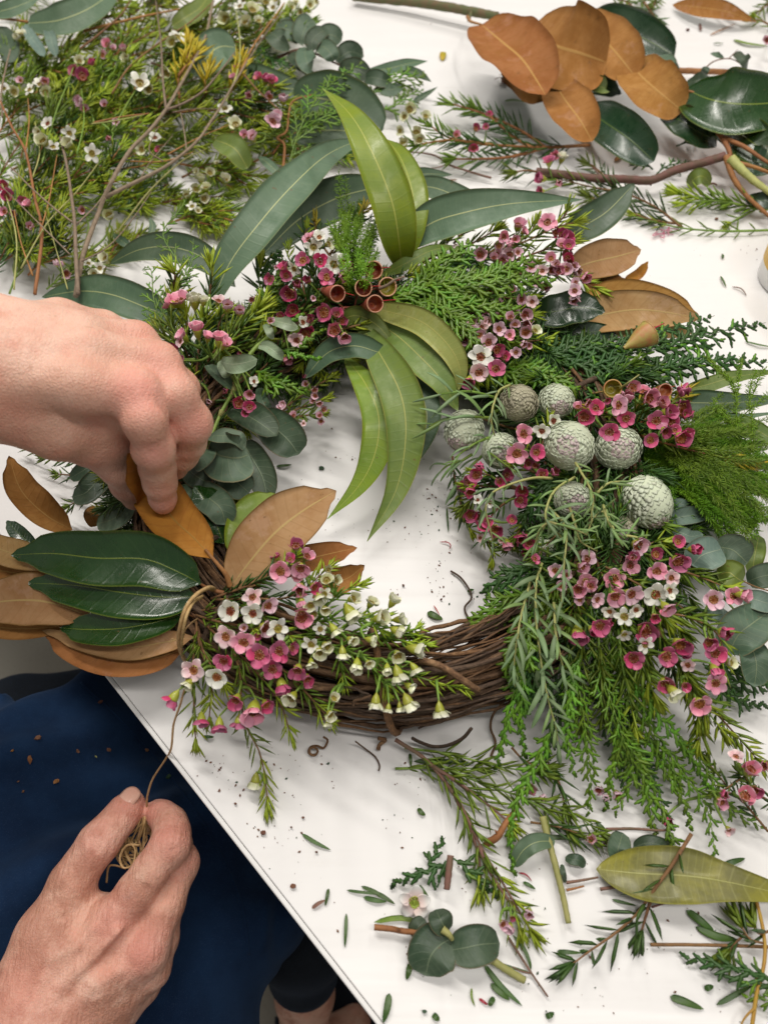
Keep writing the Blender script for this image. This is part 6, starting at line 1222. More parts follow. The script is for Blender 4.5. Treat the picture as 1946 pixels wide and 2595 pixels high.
for lab, k, st, mt in (('lush needle sprig with lime tips trailing at the right of the lower bunch', 'r7', [[(900, 700, .050), (1050, 950, .052), (1180, 1180, .044), (1350, 1420, .030)], [(1000, 900, .05), (1120, 1050, .05), (1180, 1350, .034)]], ('needle', 'needle_lime')), ('lush needle sprig with lime tips in the middle of the lower bunch', 'r7', [[(620, 700, .050), (650, 950, .050), (700, 1180, .040), (740, 1400, .026)], [(700, 780, .05), (800, 980, .052), (880, 1180, .044)]], ('needle', 'needle_lime')),
    ('fine needle sprig trailing left in the lower bunch', 'r7', [[(400, 640, .05), (360, 900, .046), (340, 1150, .032), (360, 1380, .018)], [(480, 700, .048), (500, 1000, .044), (520, 1300, .026)]], ('needle', 'needle')), ('bright needle sprig above the knuckles, reaching up', 'r8', [[(420, 700, .06), (330, 480, .072), (290, 300, .078), (330, 120, .082)], [(400, 620, .06), (250, 500, .07), (180, 420, .07)]], ('needle', 'needle_lime')),
    ('bright needle sprig between pink flowers and gum leaf', 'r8', [[(700, 700, .05), (780, 520, .064), (900, 380, .07), (1030, 230, .072)], [(760, 600, .05), (960, 560, .06), (1080, 440, .064)], [(560, 640, .05), (640, 440, .062), (720, 300, .066)]], ('needle', 'needle_lime')), ('needle sprig filling right of the plum flowers', 'r1', [[(500, 900, .05), (640, 760, .06), (800, 700, .066)], [(420, 1000, .045), (560, 900, .055), (720, 830, .058)], [(150, 900, .045), (60, 700, .055), (80, 520, .06)]], ('needle_dark', 'needle_lime'))):
    waxflower(lab, k, (st[0][0][0], st[0][0][1], st[0][0][2]), st, [], None, nl=76, nw=9, step=12, name='needle_sprig', cat='foliage sprig', mats=mt, stemm='stem_green')
waxflower('loose needle foliage filling the top of the wreath ring', 'r2', (100, 500, .04), [[(-100, 600, .04), (100, 400, .05), (250, 250, .055), (330, 200, .055)], [(0, 500, .04), (150, 420, .05), (210, 300, .055)], [(200, 600, .04), (500, 470, .05), (800, 380, .055)], [(300, 700, .04), (700, 640, .048), (1000, 540, .05)], [(400, 1000, .04), (700, 1150, .048), (1000, 1250, .05)], [(200, 1100, .04), (450, 1300, .045), (700, 1600, .04)]], [], None, nl=60, nw=8, name='needle_sprig', cat='foliage sprig', mats=('needle', 'needle_lime'))
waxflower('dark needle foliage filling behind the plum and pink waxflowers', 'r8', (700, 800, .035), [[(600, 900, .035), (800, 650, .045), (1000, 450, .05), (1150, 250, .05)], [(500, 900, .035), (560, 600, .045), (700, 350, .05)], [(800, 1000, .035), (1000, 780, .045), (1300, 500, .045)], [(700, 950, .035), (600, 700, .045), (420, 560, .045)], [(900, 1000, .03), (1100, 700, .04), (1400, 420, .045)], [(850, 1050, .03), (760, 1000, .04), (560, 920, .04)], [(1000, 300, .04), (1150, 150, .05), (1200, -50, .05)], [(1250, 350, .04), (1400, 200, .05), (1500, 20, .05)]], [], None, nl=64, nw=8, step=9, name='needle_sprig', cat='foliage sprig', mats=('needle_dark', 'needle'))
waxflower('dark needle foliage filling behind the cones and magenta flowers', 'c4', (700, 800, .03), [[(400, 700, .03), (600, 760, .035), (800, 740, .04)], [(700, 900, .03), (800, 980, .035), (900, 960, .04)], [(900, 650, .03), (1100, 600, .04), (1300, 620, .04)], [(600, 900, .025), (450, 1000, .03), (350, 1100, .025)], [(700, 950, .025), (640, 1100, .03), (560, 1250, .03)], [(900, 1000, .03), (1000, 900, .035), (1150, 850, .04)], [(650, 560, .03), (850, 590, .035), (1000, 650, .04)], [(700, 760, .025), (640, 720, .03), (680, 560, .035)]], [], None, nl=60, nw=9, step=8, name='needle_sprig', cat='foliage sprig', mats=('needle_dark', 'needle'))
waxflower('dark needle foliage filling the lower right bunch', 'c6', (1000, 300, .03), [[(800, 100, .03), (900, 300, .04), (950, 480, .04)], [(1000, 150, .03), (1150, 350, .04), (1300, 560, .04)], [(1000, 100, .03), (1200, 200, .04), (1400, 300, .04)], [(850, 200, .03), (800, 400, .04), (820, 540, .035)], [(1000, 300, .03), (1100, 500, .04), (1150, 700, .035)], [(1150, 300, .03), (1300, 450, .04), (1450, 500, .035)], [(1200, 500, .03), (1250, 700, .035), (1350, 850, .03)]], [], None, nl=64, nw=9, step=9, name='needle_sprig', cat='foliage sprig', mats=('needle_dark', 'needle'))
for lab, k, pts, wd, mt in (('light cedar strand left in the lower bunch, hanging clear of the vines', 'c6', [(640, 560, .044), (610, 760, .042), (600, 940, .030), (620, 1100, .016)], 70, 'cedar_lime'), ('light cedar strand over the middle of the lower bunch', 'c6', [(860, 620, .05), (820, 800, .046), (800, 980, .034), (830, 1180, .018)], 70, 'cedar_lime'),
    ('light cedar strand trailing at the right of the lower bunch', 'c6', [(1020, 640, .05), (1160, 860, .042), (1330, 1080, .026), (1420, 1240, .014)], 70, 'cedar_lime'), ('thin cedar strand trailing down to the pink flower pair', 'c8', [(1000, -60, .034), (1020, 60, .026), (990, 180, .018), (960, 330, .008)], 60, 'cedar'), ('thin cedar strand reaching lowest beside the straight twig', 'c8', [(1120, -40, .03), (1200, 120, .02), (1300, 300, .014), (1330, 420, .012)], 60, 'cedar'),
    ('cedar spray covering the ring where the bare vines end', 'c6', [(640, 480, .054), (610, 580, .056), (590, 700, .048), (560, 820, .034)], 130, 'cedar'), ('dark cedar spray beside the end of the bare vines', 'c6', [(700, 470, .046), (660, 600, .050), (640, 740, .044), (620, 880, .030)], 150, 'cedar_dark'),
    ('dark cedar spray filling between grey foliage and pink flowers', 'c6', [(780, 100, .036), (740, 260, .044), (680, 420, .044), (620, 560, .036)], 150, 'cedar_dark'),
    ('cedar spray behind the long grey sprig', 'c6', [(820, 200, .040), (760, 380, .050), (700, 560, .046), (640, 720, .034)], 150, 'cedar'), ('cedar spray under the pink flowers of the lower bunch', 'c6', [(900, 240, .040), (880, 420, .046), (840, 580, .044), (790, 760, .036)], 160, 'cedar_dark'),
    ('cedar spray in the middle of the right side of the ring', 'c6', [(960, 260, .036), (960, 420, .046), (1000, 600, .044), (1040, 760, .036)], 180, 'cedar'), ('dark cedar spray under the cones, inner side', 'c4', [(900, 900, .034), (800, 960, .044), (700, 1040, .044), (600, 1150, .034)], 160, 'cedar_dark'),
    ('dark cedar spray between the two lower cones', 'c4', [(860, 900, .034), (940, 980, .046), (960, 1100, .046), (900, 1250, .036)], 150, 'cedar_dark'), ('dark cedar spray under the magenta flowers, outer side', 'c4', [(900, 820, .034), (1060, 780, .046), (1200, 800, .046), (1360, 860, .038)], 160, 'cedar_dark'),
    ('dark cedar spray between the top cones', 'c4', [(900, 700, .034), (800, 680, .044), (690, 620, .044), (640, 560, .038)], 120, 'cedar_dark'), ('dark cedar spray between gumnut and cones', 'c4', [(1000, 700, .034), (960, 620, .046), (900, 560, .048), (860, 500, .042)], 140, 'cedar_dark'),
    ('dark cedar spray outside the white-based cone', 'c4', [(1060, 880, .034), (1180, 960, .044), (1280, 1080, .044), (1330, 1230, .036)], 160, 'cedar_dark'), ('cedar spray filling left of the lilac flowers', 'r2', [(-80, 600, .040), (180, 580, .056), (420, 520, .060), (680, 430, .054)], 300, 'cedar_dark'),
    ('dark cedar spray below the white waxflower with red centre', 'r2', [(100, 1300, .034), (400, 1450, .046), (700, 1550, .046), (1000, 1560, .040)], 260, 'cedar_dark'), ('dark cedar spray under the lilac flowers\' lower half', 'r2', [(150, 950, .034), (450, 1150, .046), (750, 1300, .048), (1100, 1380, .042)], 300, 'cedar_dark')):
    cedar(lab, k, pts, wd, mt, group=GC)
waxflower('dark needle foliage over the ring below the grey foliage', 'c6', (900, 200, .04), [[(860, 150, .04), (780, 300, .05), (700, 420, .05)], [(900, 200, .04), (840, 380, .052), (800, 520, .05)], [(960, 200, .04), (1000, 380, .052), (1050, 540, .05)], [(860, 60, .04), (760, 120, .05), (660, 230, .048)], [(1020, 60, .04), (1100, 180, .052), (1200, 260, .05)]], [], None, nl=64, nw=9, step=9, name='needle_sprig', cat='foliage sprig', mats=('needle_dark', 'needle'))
# ---------------- loose foliage packed round the covered part of the ring
def packed(name, label, a0, a1, n, mats, nl, wd, lo_, hi_, seed):
    pr_ = random.Random(seed); mb = MB(); sm_ = MB()
    for i in range(n):
        a = pr_.uniform(a0, a1); th = pr_.uniform(-.5, math.pi+.5); c = ringpt(a, TR*.8, th); rad = Vector((math.cos(a), math.sin(a), 0)); tan = Vector((-rad.y, rad.x, 0))
        out = rad*math.cos(th)*pr_.uniform(.5, 1.2)+tan*pr_.uniform(-1.2, 1.2)+Vector((0, 0, 1))*(max(.05, math.sin(th))*.5-.1); out.normalize(); L = pr_.uniform(lo_, hi_)*(.55 if math.cos(th) < 0 else 1)
        e = c+out*L; e.z = max(.006, e.z-L*.2); C = [Vector(q) for q in crom([c, c.lerp(e, .5)+Vector((0, 0, L*.12)), e], 10)]
        tube(sm_, C, .0005, 4); needles_along(mb, C, .0021, nl, wd, 34, .05, 0, .8, tipmi=1 if pr_.random() < .4 else None)
    mb.build(name, [M[mats[0]], M[mats[1]]], None, 'stuff'); o = [x for x in COL.objects if x.name == name][-1]; tag(o, label, 'foliage', None, 'stuff'); return o
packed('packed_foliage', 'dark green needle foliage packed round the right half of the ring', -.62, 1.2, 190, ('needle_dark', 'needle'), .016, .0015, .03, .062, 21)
packed('upper_foliage', 'green needle foliage packed round the top and left of the ring', 1.2, 3.5, 170, ('needle_dark', 'needle_lime'), .016, .0014, .022, .048, 22)
# ---------------- raffia
t = thing('raffia_tie', 'tan raffia wound round the stems at the lower left of the wreath', 'raffia tie', P('r5', 290, 900, .05))
def ribbon(parent, k, pts, w, name='strand', mat='raffia', n=30, flat=.3):
    mb = MB(); W = LP(k, pts); C = crom(W, n); tube(mb, C, w/K[k][2]*.5*MPP(W[len(W)//2]), 8, flat=flat, bumpy=.1); return mb.build(name, M[mat], parent)
ribbon(t, 'r5', [(590, 560, .050), (540, 540, .068), (440, 590, .078), (340, 700, .080), (285, 860, .074), (262, 1000, .060), (280, 1120, .040), (320, 1200, .022)], 52, flat=.75)
ribbon(t, 'r5', [(480, 620, .066), (400, 670, .076), (340, 780, .080), (310, 900, .074), (290, 1010, .060), (285, 1100, .045)], 42, flat=.7)
ribbon(t, 'r5', [(560, 545, .066), (470, 560, .076), (380, 640, .080), (315, 760, .079), (275, 920, .070), (262, 1060, .052)], 30)
ribbon(t, 'r5', [(430, 830, .060), (370, 870, .070), (320, 930, .070), (300, 1000, .060)], 44)
ribbon(t, 'r5', [(250, 1020, .062), (200, 1010, .060), (190, 1040, .058)], 10)
# the free end runs down to the lower hand
t2 = thing('raffia_string', 'thin raffia string running from the tie down to the lower hand', 'string', P('c7', 640, 260, -.035))
ribbon(t2, 'c7', [(630, 320, -.045), (632, 270, -.036), (655, 195, -.024), (710, 110, -.006), (735, 60, .008), (745, -40, .022), (775, -130, .034), (800, -230, .046), (800, -300, .052)], 11, 'strand', n=50, flat=.7)
t3 = thing('raffia_bundle', 'loose looped bundle of raffia held between thumb and finger', 'raffia bundle', P('c7', 620, 330, -.05))
pr2 = random.Random(11)
for i in range(13):
    x0 = 622+pr2.uniform(-10, 12); e = [(x0, 300, -.046), (618+pr2.uniform(-25, 22), 350+pr2.uniform(0, 30), -.046)]
    x, y = 610+pr2.uniform(-40, 30), 430
    for j in range(4):
        e.append((x+pr2.uniform(-38, 28), y+pr2.uniform(-25, 45), -.054-pr2.uniform(0, .012))); x -= 16; y += 38
    if i % 2: e += [(x-20+pr2.uniform(-15, 15), y-60, -.06), (x+30, y-120, -.058)]
    ribbon(t3, 'c7', e, pr2.uniform(8, 14), n=44, flat=.6)
ribbon(t3, 'c7', [(600, 480, -.048), (545, 480, -.046), (515, 530, -.046), (530, 575, -.046), (570, 560, -.046), (580, 500, -.046), (560, 470, -.048)], 13, flat=.6)
ribbon(t3, 'c7', [(540, 580, -.05), (490, 565, -.052), (465, 575, -.054), (457, 640, -.062)], 10, flat=.6)
# ================================================================= HEAP OF GREENERY, UPPER LEFT
GH = 'needle sprigs in the heap at the upper left'
heap = [  # base x,y  tip x,y  bow  (crop c1)
 (-60, 1240, 210, 820, 20), (40, 1260, 120, 860, -20), (-80, 1100, 250, 640, 30), (0, 980, 330, 560, 20), (-60, 860, 300, 420, 30), (60, 800, 380, 330, 20), (-90, 700, 230, 330, 20), (-60, 560, 330, 180, 40), (20, 500, 300, 200, -20),
 (150, 700, 520, 420, 40), (200, 640, 560, 300, 20), (300, 720, 640, 520, 30), (250, 520, 560, 220, -30), (330, 430, 680, 120, 30), (400, 560, 740, 300, 20), (420, 480, 700, 380, 30), (500, 620, 840, 400, 20), (560, 560, 900, 300, 20),
 (640, 420, 880, 100, 30), (700, 330, 960, 40, 20), (700, 520, 1040, 360, 30), (780, 600, 1120, 460, 20), (800, 420, 1130, 200, 20), (900, 500, 1240, 440, 30), (930, 380, 1220, 330, 20), (880, 620, 1200, 570, 20), (1000, 240, 1230, 40, 10),
 (480, 700, 800, 610, 20), (100, 1000, 420, 800, 30), (160, 900, 460, 700, 20), (-50, 420, 120, 180, 10), (-70, 300, 240, 60, 20), (200, 250, 480, 120, 20), (420, 260, 640, 60, 10), (120, 420, 430, 400, 40), (60, 620, 420, 560, 40), (560, 280, 860, 240, 30),
 (120, 1180, 330, 1000, 10), (240, 1240, 440, 1080, 10), (300, 860, 620, 640, 20), (360, 960, 700, 760, 10), (1060, 560, 1360, 470, 10), (1180, 640, 1480, 620, 20), (1080, 160, 1330, 100, 10), (640, 620, 960, 560, 10), (220, 380, 560, 470, -30), (100, 300, 420, 260, -20),
 (0, 760, 260, 780, -30), (-40, 1000, 180, 1080, -30), (640, 160, 930, 130, 20), (760, 220, 1050, 130, 10), (1000, 460, 1300, 560, -20), (400, 780, 650, 860, -20), (640, 880, 980, 840, 10), (720, 960, 1060, 900, 20), (780, 760, 1050, 690, 20), (700, 800, 980, 980, -10), (760, 700, 1120, 760, 0),
 (480, 1100, 650, 1010, 10), (440, 1180, 520, 980, 0), (1080, 700, 1240, 640, 10), (-60, 1180, 60, 900, 0), (180, 1130, 260, 900, 0), (-60, 60, 180, -60, 0), (300, 120, 560, -20, 10), (560, 60, 800, -60, 10), (860, 60, 1120, -40, 10)]
pr = random.Random(5); used = {}
LAND = [(20, 390, 'by the left edge white flowers'), (230, 600, 'round the cream flower cluster'), (400, 680, 'by the single cream flower'), (600, 370, 'round the large white flower'), (800, 260, 'under the yellow needles'), (665, 600, 'by the small flower on the twig'),
 (1010, 520, 'above the cut gum leaf'), (470, 230, 'under the pale pink buds'), (340, 330, 'by the plum flowers'), (350, 450, 'round the long lilac bud'), (1130, 350, 'by the right magenta flowers'), (1170, 520, 'beside the orange stalk'), (1060, 60, 'by the top white flowers'), (870, 820, 'on the table patch'),
 (60, 860, 'by the left edge magenta flowers'), (300, 1150, 'just above the upper hand'), (90, 150, 'under the blue leaves at top left'), (450, 950, 'beside the base of the forked twig'), (50, 1100, 'at the left edge above the wrist'), (350, 60, 'by the wide pale gum leaf'), (700, 80, 'by the thin brown top twig')]
for i, (bx, by, tx, ty, bow) in enumerate(heap):
    h0 = pr.uniform(.004, .020); h1 = pr.uniform(.014, .042)
    if by > 640 and bx > 300: h0, h1 = .004, pr.uniform(.006, .016)
    mx, my = (bx+tx)/2-bow, (by+ty)/2-bow; dx, dy = tx-bx, ty-by; ln = math.hypot(dx, dy); nx, ny = -dy/ln, dx/ln
    st = [[(bx, by, h0), (mx, my, (h0+h1)/2+.005), (tx, ty, h1)]]
    for s_, f0 in ((1, .3), (-1, .42), (1, .6)):
        q = pr.uniform(.24, .42)*ln; ox, oy = bx+dx*f0, by+dy*f0
        st.append([(ox, oy, h0+.004), (ox+dx/ln*q*.6+nx*s_*q*.30, oy+dy/ln*q*.6+ny*s_*q*.30, h1), (ox+dx/ln*q*1.05+nx*s_*q*.45, oy+dy/ln*q*1.05+ny*s_*q*.45, h1-.002)])
    mt = pr.choice((('needle', 'needle_lime'), ('needle', 'needle_lime'), ('needle', 'needle_lime'), ('needle_lime', 'needle'), ('needle_dark', 'needle_lime')))
    cx, cy = (bx+tx)/2, (by+ty)/2
    lm = min(LAND, key=lambda q: (q[0]-cx)**2+(q[1]-cy)**2)[2]; used[lm] = used.get(lm, 0)+1
    col = {'needle_dark': 'dark green', 'needle': 'bright green', 'needle_lime': 'yellow-green'}[mt[0]]
    sm = pr.choice(('stem_brown', 'stem_green', 'stem_orange')); lab = '%s needle sprig, %s stem, %s, %s' % (col, {'stem_brown': 'brown', 'stem_green': 'green', 'stem_orange': 'orange'}[sm], 'flat' if abs(dy) < abs(dx)*.6 else 'steep' if abs(dy) > abs(dx)*1.3 else 'slanting', lm)
    hs_ = waxflower(lab, 'c1', (bx, by, h0), st, [], GH, nl=58, nw=5.0, step=8.5, mats=mt, cat='foliage sprig', stemm=sm, sw=6, ang=30, name='needle_sprig')
byl = {}
for o in COL.objects:
    if o.get('group') == GH: byl.setdefault(o['label'], []).append(o)
for l_, os_ in byl.items():
    if len(os_) > 1:
        os_.sort(key=lambda o: o.location.x); nm = ['left one', 'right one'] if len(os_) == 2 else ['left one', 'middle one', 'right one']+['far right one']*9
        for o, w__ in zip(os_, nm): o['label'] = l_+', '+w__
heapflowers = [
 ('white waxflowers at the left edge of the heap, by the small blue leaves', (0, 450), [(20, 380, 46, 'o'), (60, 395, 44, 'n'), (130, 385, 50, 'o'), (172, 362, 52, 'o'), (195, 398, 40, 'n')], .040),
 ('cluster of cream waxflowers on a thin stalk low in the heap', (210, 760), [(207, 530, 50, 'w'), (170, 568, 46, 'n'), (298, 570, 54, 'o'), (190, 610, 56, 'n'), (228, 632, 52, 'o'), (300, 622, 46, 'n')], .050),
 ('single cream waxflower on a thin grey stalk', (440, 830), [(395, 657, 62, 'o')], .045),
 ('large white waxflower in the middle of the heap', (520, 480), [(600, 360, 80, 'o'), (640, 385, 40, 'n'), (720, 312, 50, 'n')], .046),
 ('white waxflower left of the yellow needles', (760, 260), [(760, 160, 66, 'o'), (740, 180, 44, 'n')], .046),
 ('white waxflower with a dark bud in the centre of the heap', (640, 700), [(665, 592, 52, 'w'), (680, 640, 30, 'u'), (610, 640, 50, 'n')], .046),
 ('white waxflowers above the cut gum leaf', (1080, 600), [(1012, 535, 60, 'n'), (965, 465, 56, 'o'), (1050, 580, 40, 'q')], .044),
 ('pale pink waxflower buds at the top of the heap', (380, 420), [(462, 190, 34, 'q'), (440, 236, 34, 'v'), (485, 210, 26, 'v'), (532, 212, 40, 'v'), (402, 270, 36, 'k'), (545, 250, 34, 'n'), (340, 262, 44, 'n')], .044),
 ('plum waxflowers at the left of the heap', (280, 420), [(325, 308, 44, 'q'), (355, 330, 52, 'u'), (190, 352, 36, 'v'), (90, 345, 36, 'l')], .042),
 ('long lilac bud among the lime needles', (380, 560), [(350, 440, 40, 'v'), (362, 470, 34, 'v'), (450, 450, 28, 'v'), (500, 522, 28, 'l'), (470, 592, 26, 'q')], .044),
 ('magenta waxflowers near the right end of the heap', (1040, 440), [(1112, 335, 44, 'm'), (1165, 352, 56, 'm'), (1140, 345, 40, 'k'), (1018, 290, 26, 'k'), (1000, 335, 28, 'q'), (1215, 430, 48, 'v'), (1070, 410, 34, 'v'), (1160, 415, 34, 'v')], .044),
 ('lilac waxflower beside the orange stalk', (1230, 620), [(1168, 520, 66, 'l'), (1190, 500, 40, 'v'), (1085, 590, 44, 'v')], .040),
 ('white waxflowers at the very top of the heap', (980, 200), [(970, 80, 50, 'n'), (1030, 28, 50, 'o'), (1082, 45, 50, 'n'), (1140, 15, 46, 'n'), (1172, 32, 46, 'o'), (1058, 100, 44, 'n'), (1190, 0, 40, 'n'), (1110, 90, 40, 'n')], .040),
 ('cream waxflower buds at the top right end of the heap', (1180, 120), [(1250, 30, 40, 'n'), (1290, 50, 36, 'n'), (1330, 20, 40, 'n'), (1310, 75, 30, 'n'), (1360, 5, 34, 'n'), (1270, 10, 30, 'n')], .030),
 ('cream waxflower buds on the table patch below the heap', (720, 960), [(862, 772, 40, 'n'), (900, 742, 34, 'n'), (965, 775, 44, 'n'), (840, 812, 36, 'n'), (875, 850, 40, 'n'), (825, 885, 40, 'o'), (850, 740, 30, 'n'), (930, 700, 26, 'n'), (885, 810, 36, 'n'), (850, 905, 30, 'n'), (800, 840, 32, 'n')], .018),
 ('magenta waxflowers at the left edge, half way down the heap', (-20, 900), [(20, 800, 46, 'k'), (35, 842, 52, 'k'), (100, 862, 44, 'k'), (125, 880, 36, 'q'), (22, 908, 44, 'q'), (60, 915, 30, 'v'), (130, 975, 34, 'v')], .040),
 ('small lilac and white waxflowers just above the upper hand', (200, 1240), [(242, 1132, 36, 'v'), (268, 1130, 34, 'v'), (284, 1172, 36, 'v'), (430, 1150, 52, 'o'), (456, 1112, 44, 'n'), (405, 1176, 44, 'n'), (470, 925, 44, 'n'), (380, 1130, 40, 'o'), (355, 900, 32, 'v')], .034),
 ('white bud at the far left under the blue leaves', (60, 260), [(92, 150, 44, 'n'), (80, 165, 30, 'n')], .040)]
for lab, (bx, by), fl_, h in heapflowers:
    cx = sum(f[0] for f in fl_)/len(fl_); cy = sum(f[1] for f in fl_)/len(fl_)
    waxflower(lab, 'c1', (bx, by, h*.5), [[(bx, by, h*.5), ((bx+cx)/2+8, (by+cy)/2, h*.8), (cx, cy+14, h*.95)]], [(f[0], f[1], f[2]*1.08, f[3])+((rnd.uniform(-.4, .4), rnd.uniform(-.5, .4), .9, h+rnd.uniform(.003, .010))) for f in fl_], 'waxflower sprigs in the heap at the upper left', nl=46, nw=5.5, step=9, stemm='stem_green', sw=5)
for lab, pts in (('bright yellow needle tuft in the middle of the heap', [[(770, 420, .04), (765, 330, .05), (800, 250, .056), (815, 175, .058)], [(765, 330, .05), (790, 290, .056), (850, 215, .058)]]), ('small yellow needle tuft right of the larger one', [[(885, 400, .04), (880, 350, .048), (900, 290, .052)]]), ('yellow-tipped needle strand right of the heap\'s grey twig', [[(980, 430, .03), (1010, 330, .045), (1040, 260, .05)]])):
    waxflower(lab, 'c1', (pts[0][0][0], pts[0][0][1], .04), pts, [], None, nl=66, nw=8, step=9, mats=('needle_yellow', 'needle_yellow'), name='needle_sprig', cat='foliage sprig', stemm='stem_orange')
# twigs over the heap
twig('long forked grey twig rising from the upper hand through the heap', 'c1', [(325, 1270, .050), (350, 1120, .052), (385, 1010, .054), (420, 920, .056), (450, 840, .058), (510, 720, .060), (570, 630, .062), (640, 560, .064), (712, 468, .064), (770, 370, .062), (820, 280, .060), (880, 160, .056), (915, 0, .050)], 21, 'stem_grey', [
    ([(450, 845, .058), (560, 790, .060), (690, 725, .060), (770, 670, .062), (850, 600, .062), (905, 520, .060), (950, 450, .058), (1020, 330, .054), (1120, 170, .046), (1210, 50, .04)], 16),
    ([(712, 470, .064), (790, 440, .064), (870, 390, .062), (940, 310, .058), (1010, 220, .05)], 12), ([(712, 468, .064), (698, 330, .062), (690, 180, .058), (668, 0, .05)], 11),
    ([(800, 640, .062), (790, 560, .062), (765, 430, .06)], 8), ([(700, 690, .062), (640, 640, .064), (680, 540, .064)], 7), ([(740, 480, .062), (830, 465, .062), (930, 466, .058)], 6), ([(600, 770, .06), (640, 700, .06), (740, 580, .06)], 6)])
twig('pale twig with thin side shoots left of the forked grey twig', 'c1', [(335, 1260, .060), (325, 1080, .060), (320, 950, .060), (305, 830, .060), (285, 700, .058), (258, 585, .054)], 18, 'stem_grey', [
    ([(315, 955, .06), (230, 890, .062), (130, 800, .062), (50, 720, .06), (-40, 650, .056)], 9), ([(330, 960, .06), (420, 870, .062), (480, 770, .062)], 8), ([(300, 1090, .06), (190, 980, .062), (90, 880, .06), (0, 790, .058)], 7), ([(350, 1120, .06), (460, 1060, .06), (560, 950, .056), (650, 820, .05)], 7)])
twig('reddish twig at the far left rising beside the pale one', 'c1', [(150, 1260, .046), (180, 1000, .050), (150, 850, .052), (110, 650, .052), (50, 540, .050), (0, 430, .048)], 14, 'stem_orange', [([(170, 1000, .05), (210, 860, .052), (245, 660, .05)], 8), ([(110, 650, .052), (125, 520, .052), (120, 420, .05)], 7), ([(140, 1180, .046), (90, 1040, .048), (60, 900, .05)], 8)])
twig('thin twig leaning in the left corner of the heap', 'c1', [(10, 500, .046), (5, 400, .048), (25, 290, .05), (45, 210, .048)], 10, 'stem_grey')
twig('thin brown twig crossing the top of the heap', 'c1', [(340, 210, .046), (430, 140, .05), (520, 60, .05), (560, 0, .046)], 9, 'stem_brown', [([(480, 400, .044), (560, 280, .05), (700, 170, .052), (820, 90, .05), (920, 0, .046)], 9)])
twig('orange-brown stem along the top edge of the heap', 'c1', [(0, 75, .04), (80, 85, .044), (180, 98, .046), (300, 90, .044), (420, 60, .04)], 12, 'stem_orange', [([(360, 130, .04), (560, 80, .046), (700, 50, .046), (860, 20, .04)], 12)])
twig('thin tan twig sloping across the middle of the heap', 'c1', [(400, 525, .05), (520, 500, .052), (640, 485, .05)], 9, 'stem_orange', [([(720, 660, .05), (850, 590, .052), (990, 530, .05)], 7), ([(560, 690, .05), (700, 690, .052), (830, 650, .05)], 7)])
twig('yellow-orange stalk at the right end of the heap', 'c1', [(1215, 720, .02), (1220, 620, .03), (1190, 590, .034), (1230, 560, .036), (1240, 480, .04), (1260, 430, .044), (1340, 405, .046)], 12, 'stem_orange', [([(1170, 660, .02), (1215, 600, .03), (1280, 560, .036)], 7)])
twig('thin brown twig ending right of the magenta flowers', 'c1', [(1040, 310, .05), (1110, 390, .052), (1215, 485, .048)], 9, 'stem_brown')
for lab, pts, w_, m_ in (('thin pale stalk left of the reddish twig', [(60, 1240, .05), (70, 1020, .052), (20, 820, .05), (-30, 700, .046)], 7, 'stem_pale'), ('thin pale stalk leaning right from the heap\'s lower left', [(90, 1150, .05), (200, 960, .054), (330, 820, .054), (420, 700, .05)], 7, 'stem_pale'),
    ('pale dry stalk near the cream flower cluster', [(140, 760, .05), (170, 650, .054), (150, 520, .05)], 6, 'stem_pale'), ('yellow-green stalk in the left half of the heap', [(180, 700, .05), (240, 480, .054), (300, 330, .054), (340, 200, .048)], 7, 'stem_green'), ('yellow-green stalk beside the large white flower', [(480, 560, .05), (560, 420, .054), (640, 300, .052)], 7, 'stem_green'),
    ('pale stalk rising to the top white flowers', [(960, 460, .05), (1020, 300, .054), (1030, 180, .052), (1010, 20, .046)], 8, 'stem_pale'), ('second pale stalk rising to the top white flowers', [(1020, 330, .05), (1090, 190, .052), (1170, 80, .048), (1220, 10, .044)], 8, 'stem_orange'), ('tan dry stalk crossing the middle of the heap', [(390, 530, .054), (500, 515, .056), (620, 490, .054)], 6, 'stem_pale'),
    ('yellow stalk beside the lilac bud', [(330, 660, .05), (360, 520, .054), (350, 380, .05)], 6, 'stem_green'), ('pale stalk crossing the table patch', [(500, 1000, .03), (640, 820, .036), (780, 690, .04), (880, 640, .04)], 8, 'stem_pale'), ('fine pale stalk just left of the forked twig\'s base', [(290, 1240, .05), (250, 1100, .052), (190, 900, .05)], 6, 'stem_pale')):
    twig(lab, 'c1', pts, w_, m_, group='thin stalks in the heap')
# leaves in the heap
GLH = 'gum leaves lying in the heap'
def hl(label, *lv): return sprig('gum_leaf', label, 'leaf', lv[0][0], lv[0][1][0], lv, GLH)
hl('wide pale gum leaf at the top left edge of the heap', euc('c1', [(120, 98, .048), (250, 85, .056), (380, 35, .058), (490, -40, .052)], 130, 'euc_blue', prof='round'))
hl('green gum leaf cut by the top left corner', euc('c1', [(-60, 60, .048), (60, 30, .054), (180, -20, .05)], 70, 'euc_blue'))
hl('small blue-grey leaf pair under the pale gum leaf', rd('c1', [(110, 100, .044), (130, 150, .048), (165, 200, .048), (190, 240, .044)], 50, ['euc_silver', 'euc_silver']), rd('c1', [(240, 240, .044), (225, 190, .048), (215, 150, .05), (195, 110, .046)], 50, ['euc_silver', 'euc_silver']))
hl('dark blue leaf at the left edge under the small pair', rd('c1', [(0, 110, .036), (30, 170, .04), (40, 220, .04), (30, 270, .036)], 90, ['euc_round_dark', 'euc_silver']))
hl('broad gum leaf right of the yellow needles', euc('c1', [(830, 320, .036), (880, 250, .044), (940, 200, .046), (1010, 200, .042)], 160, ['euc_blue', 'euc_blue'], prof='round'))
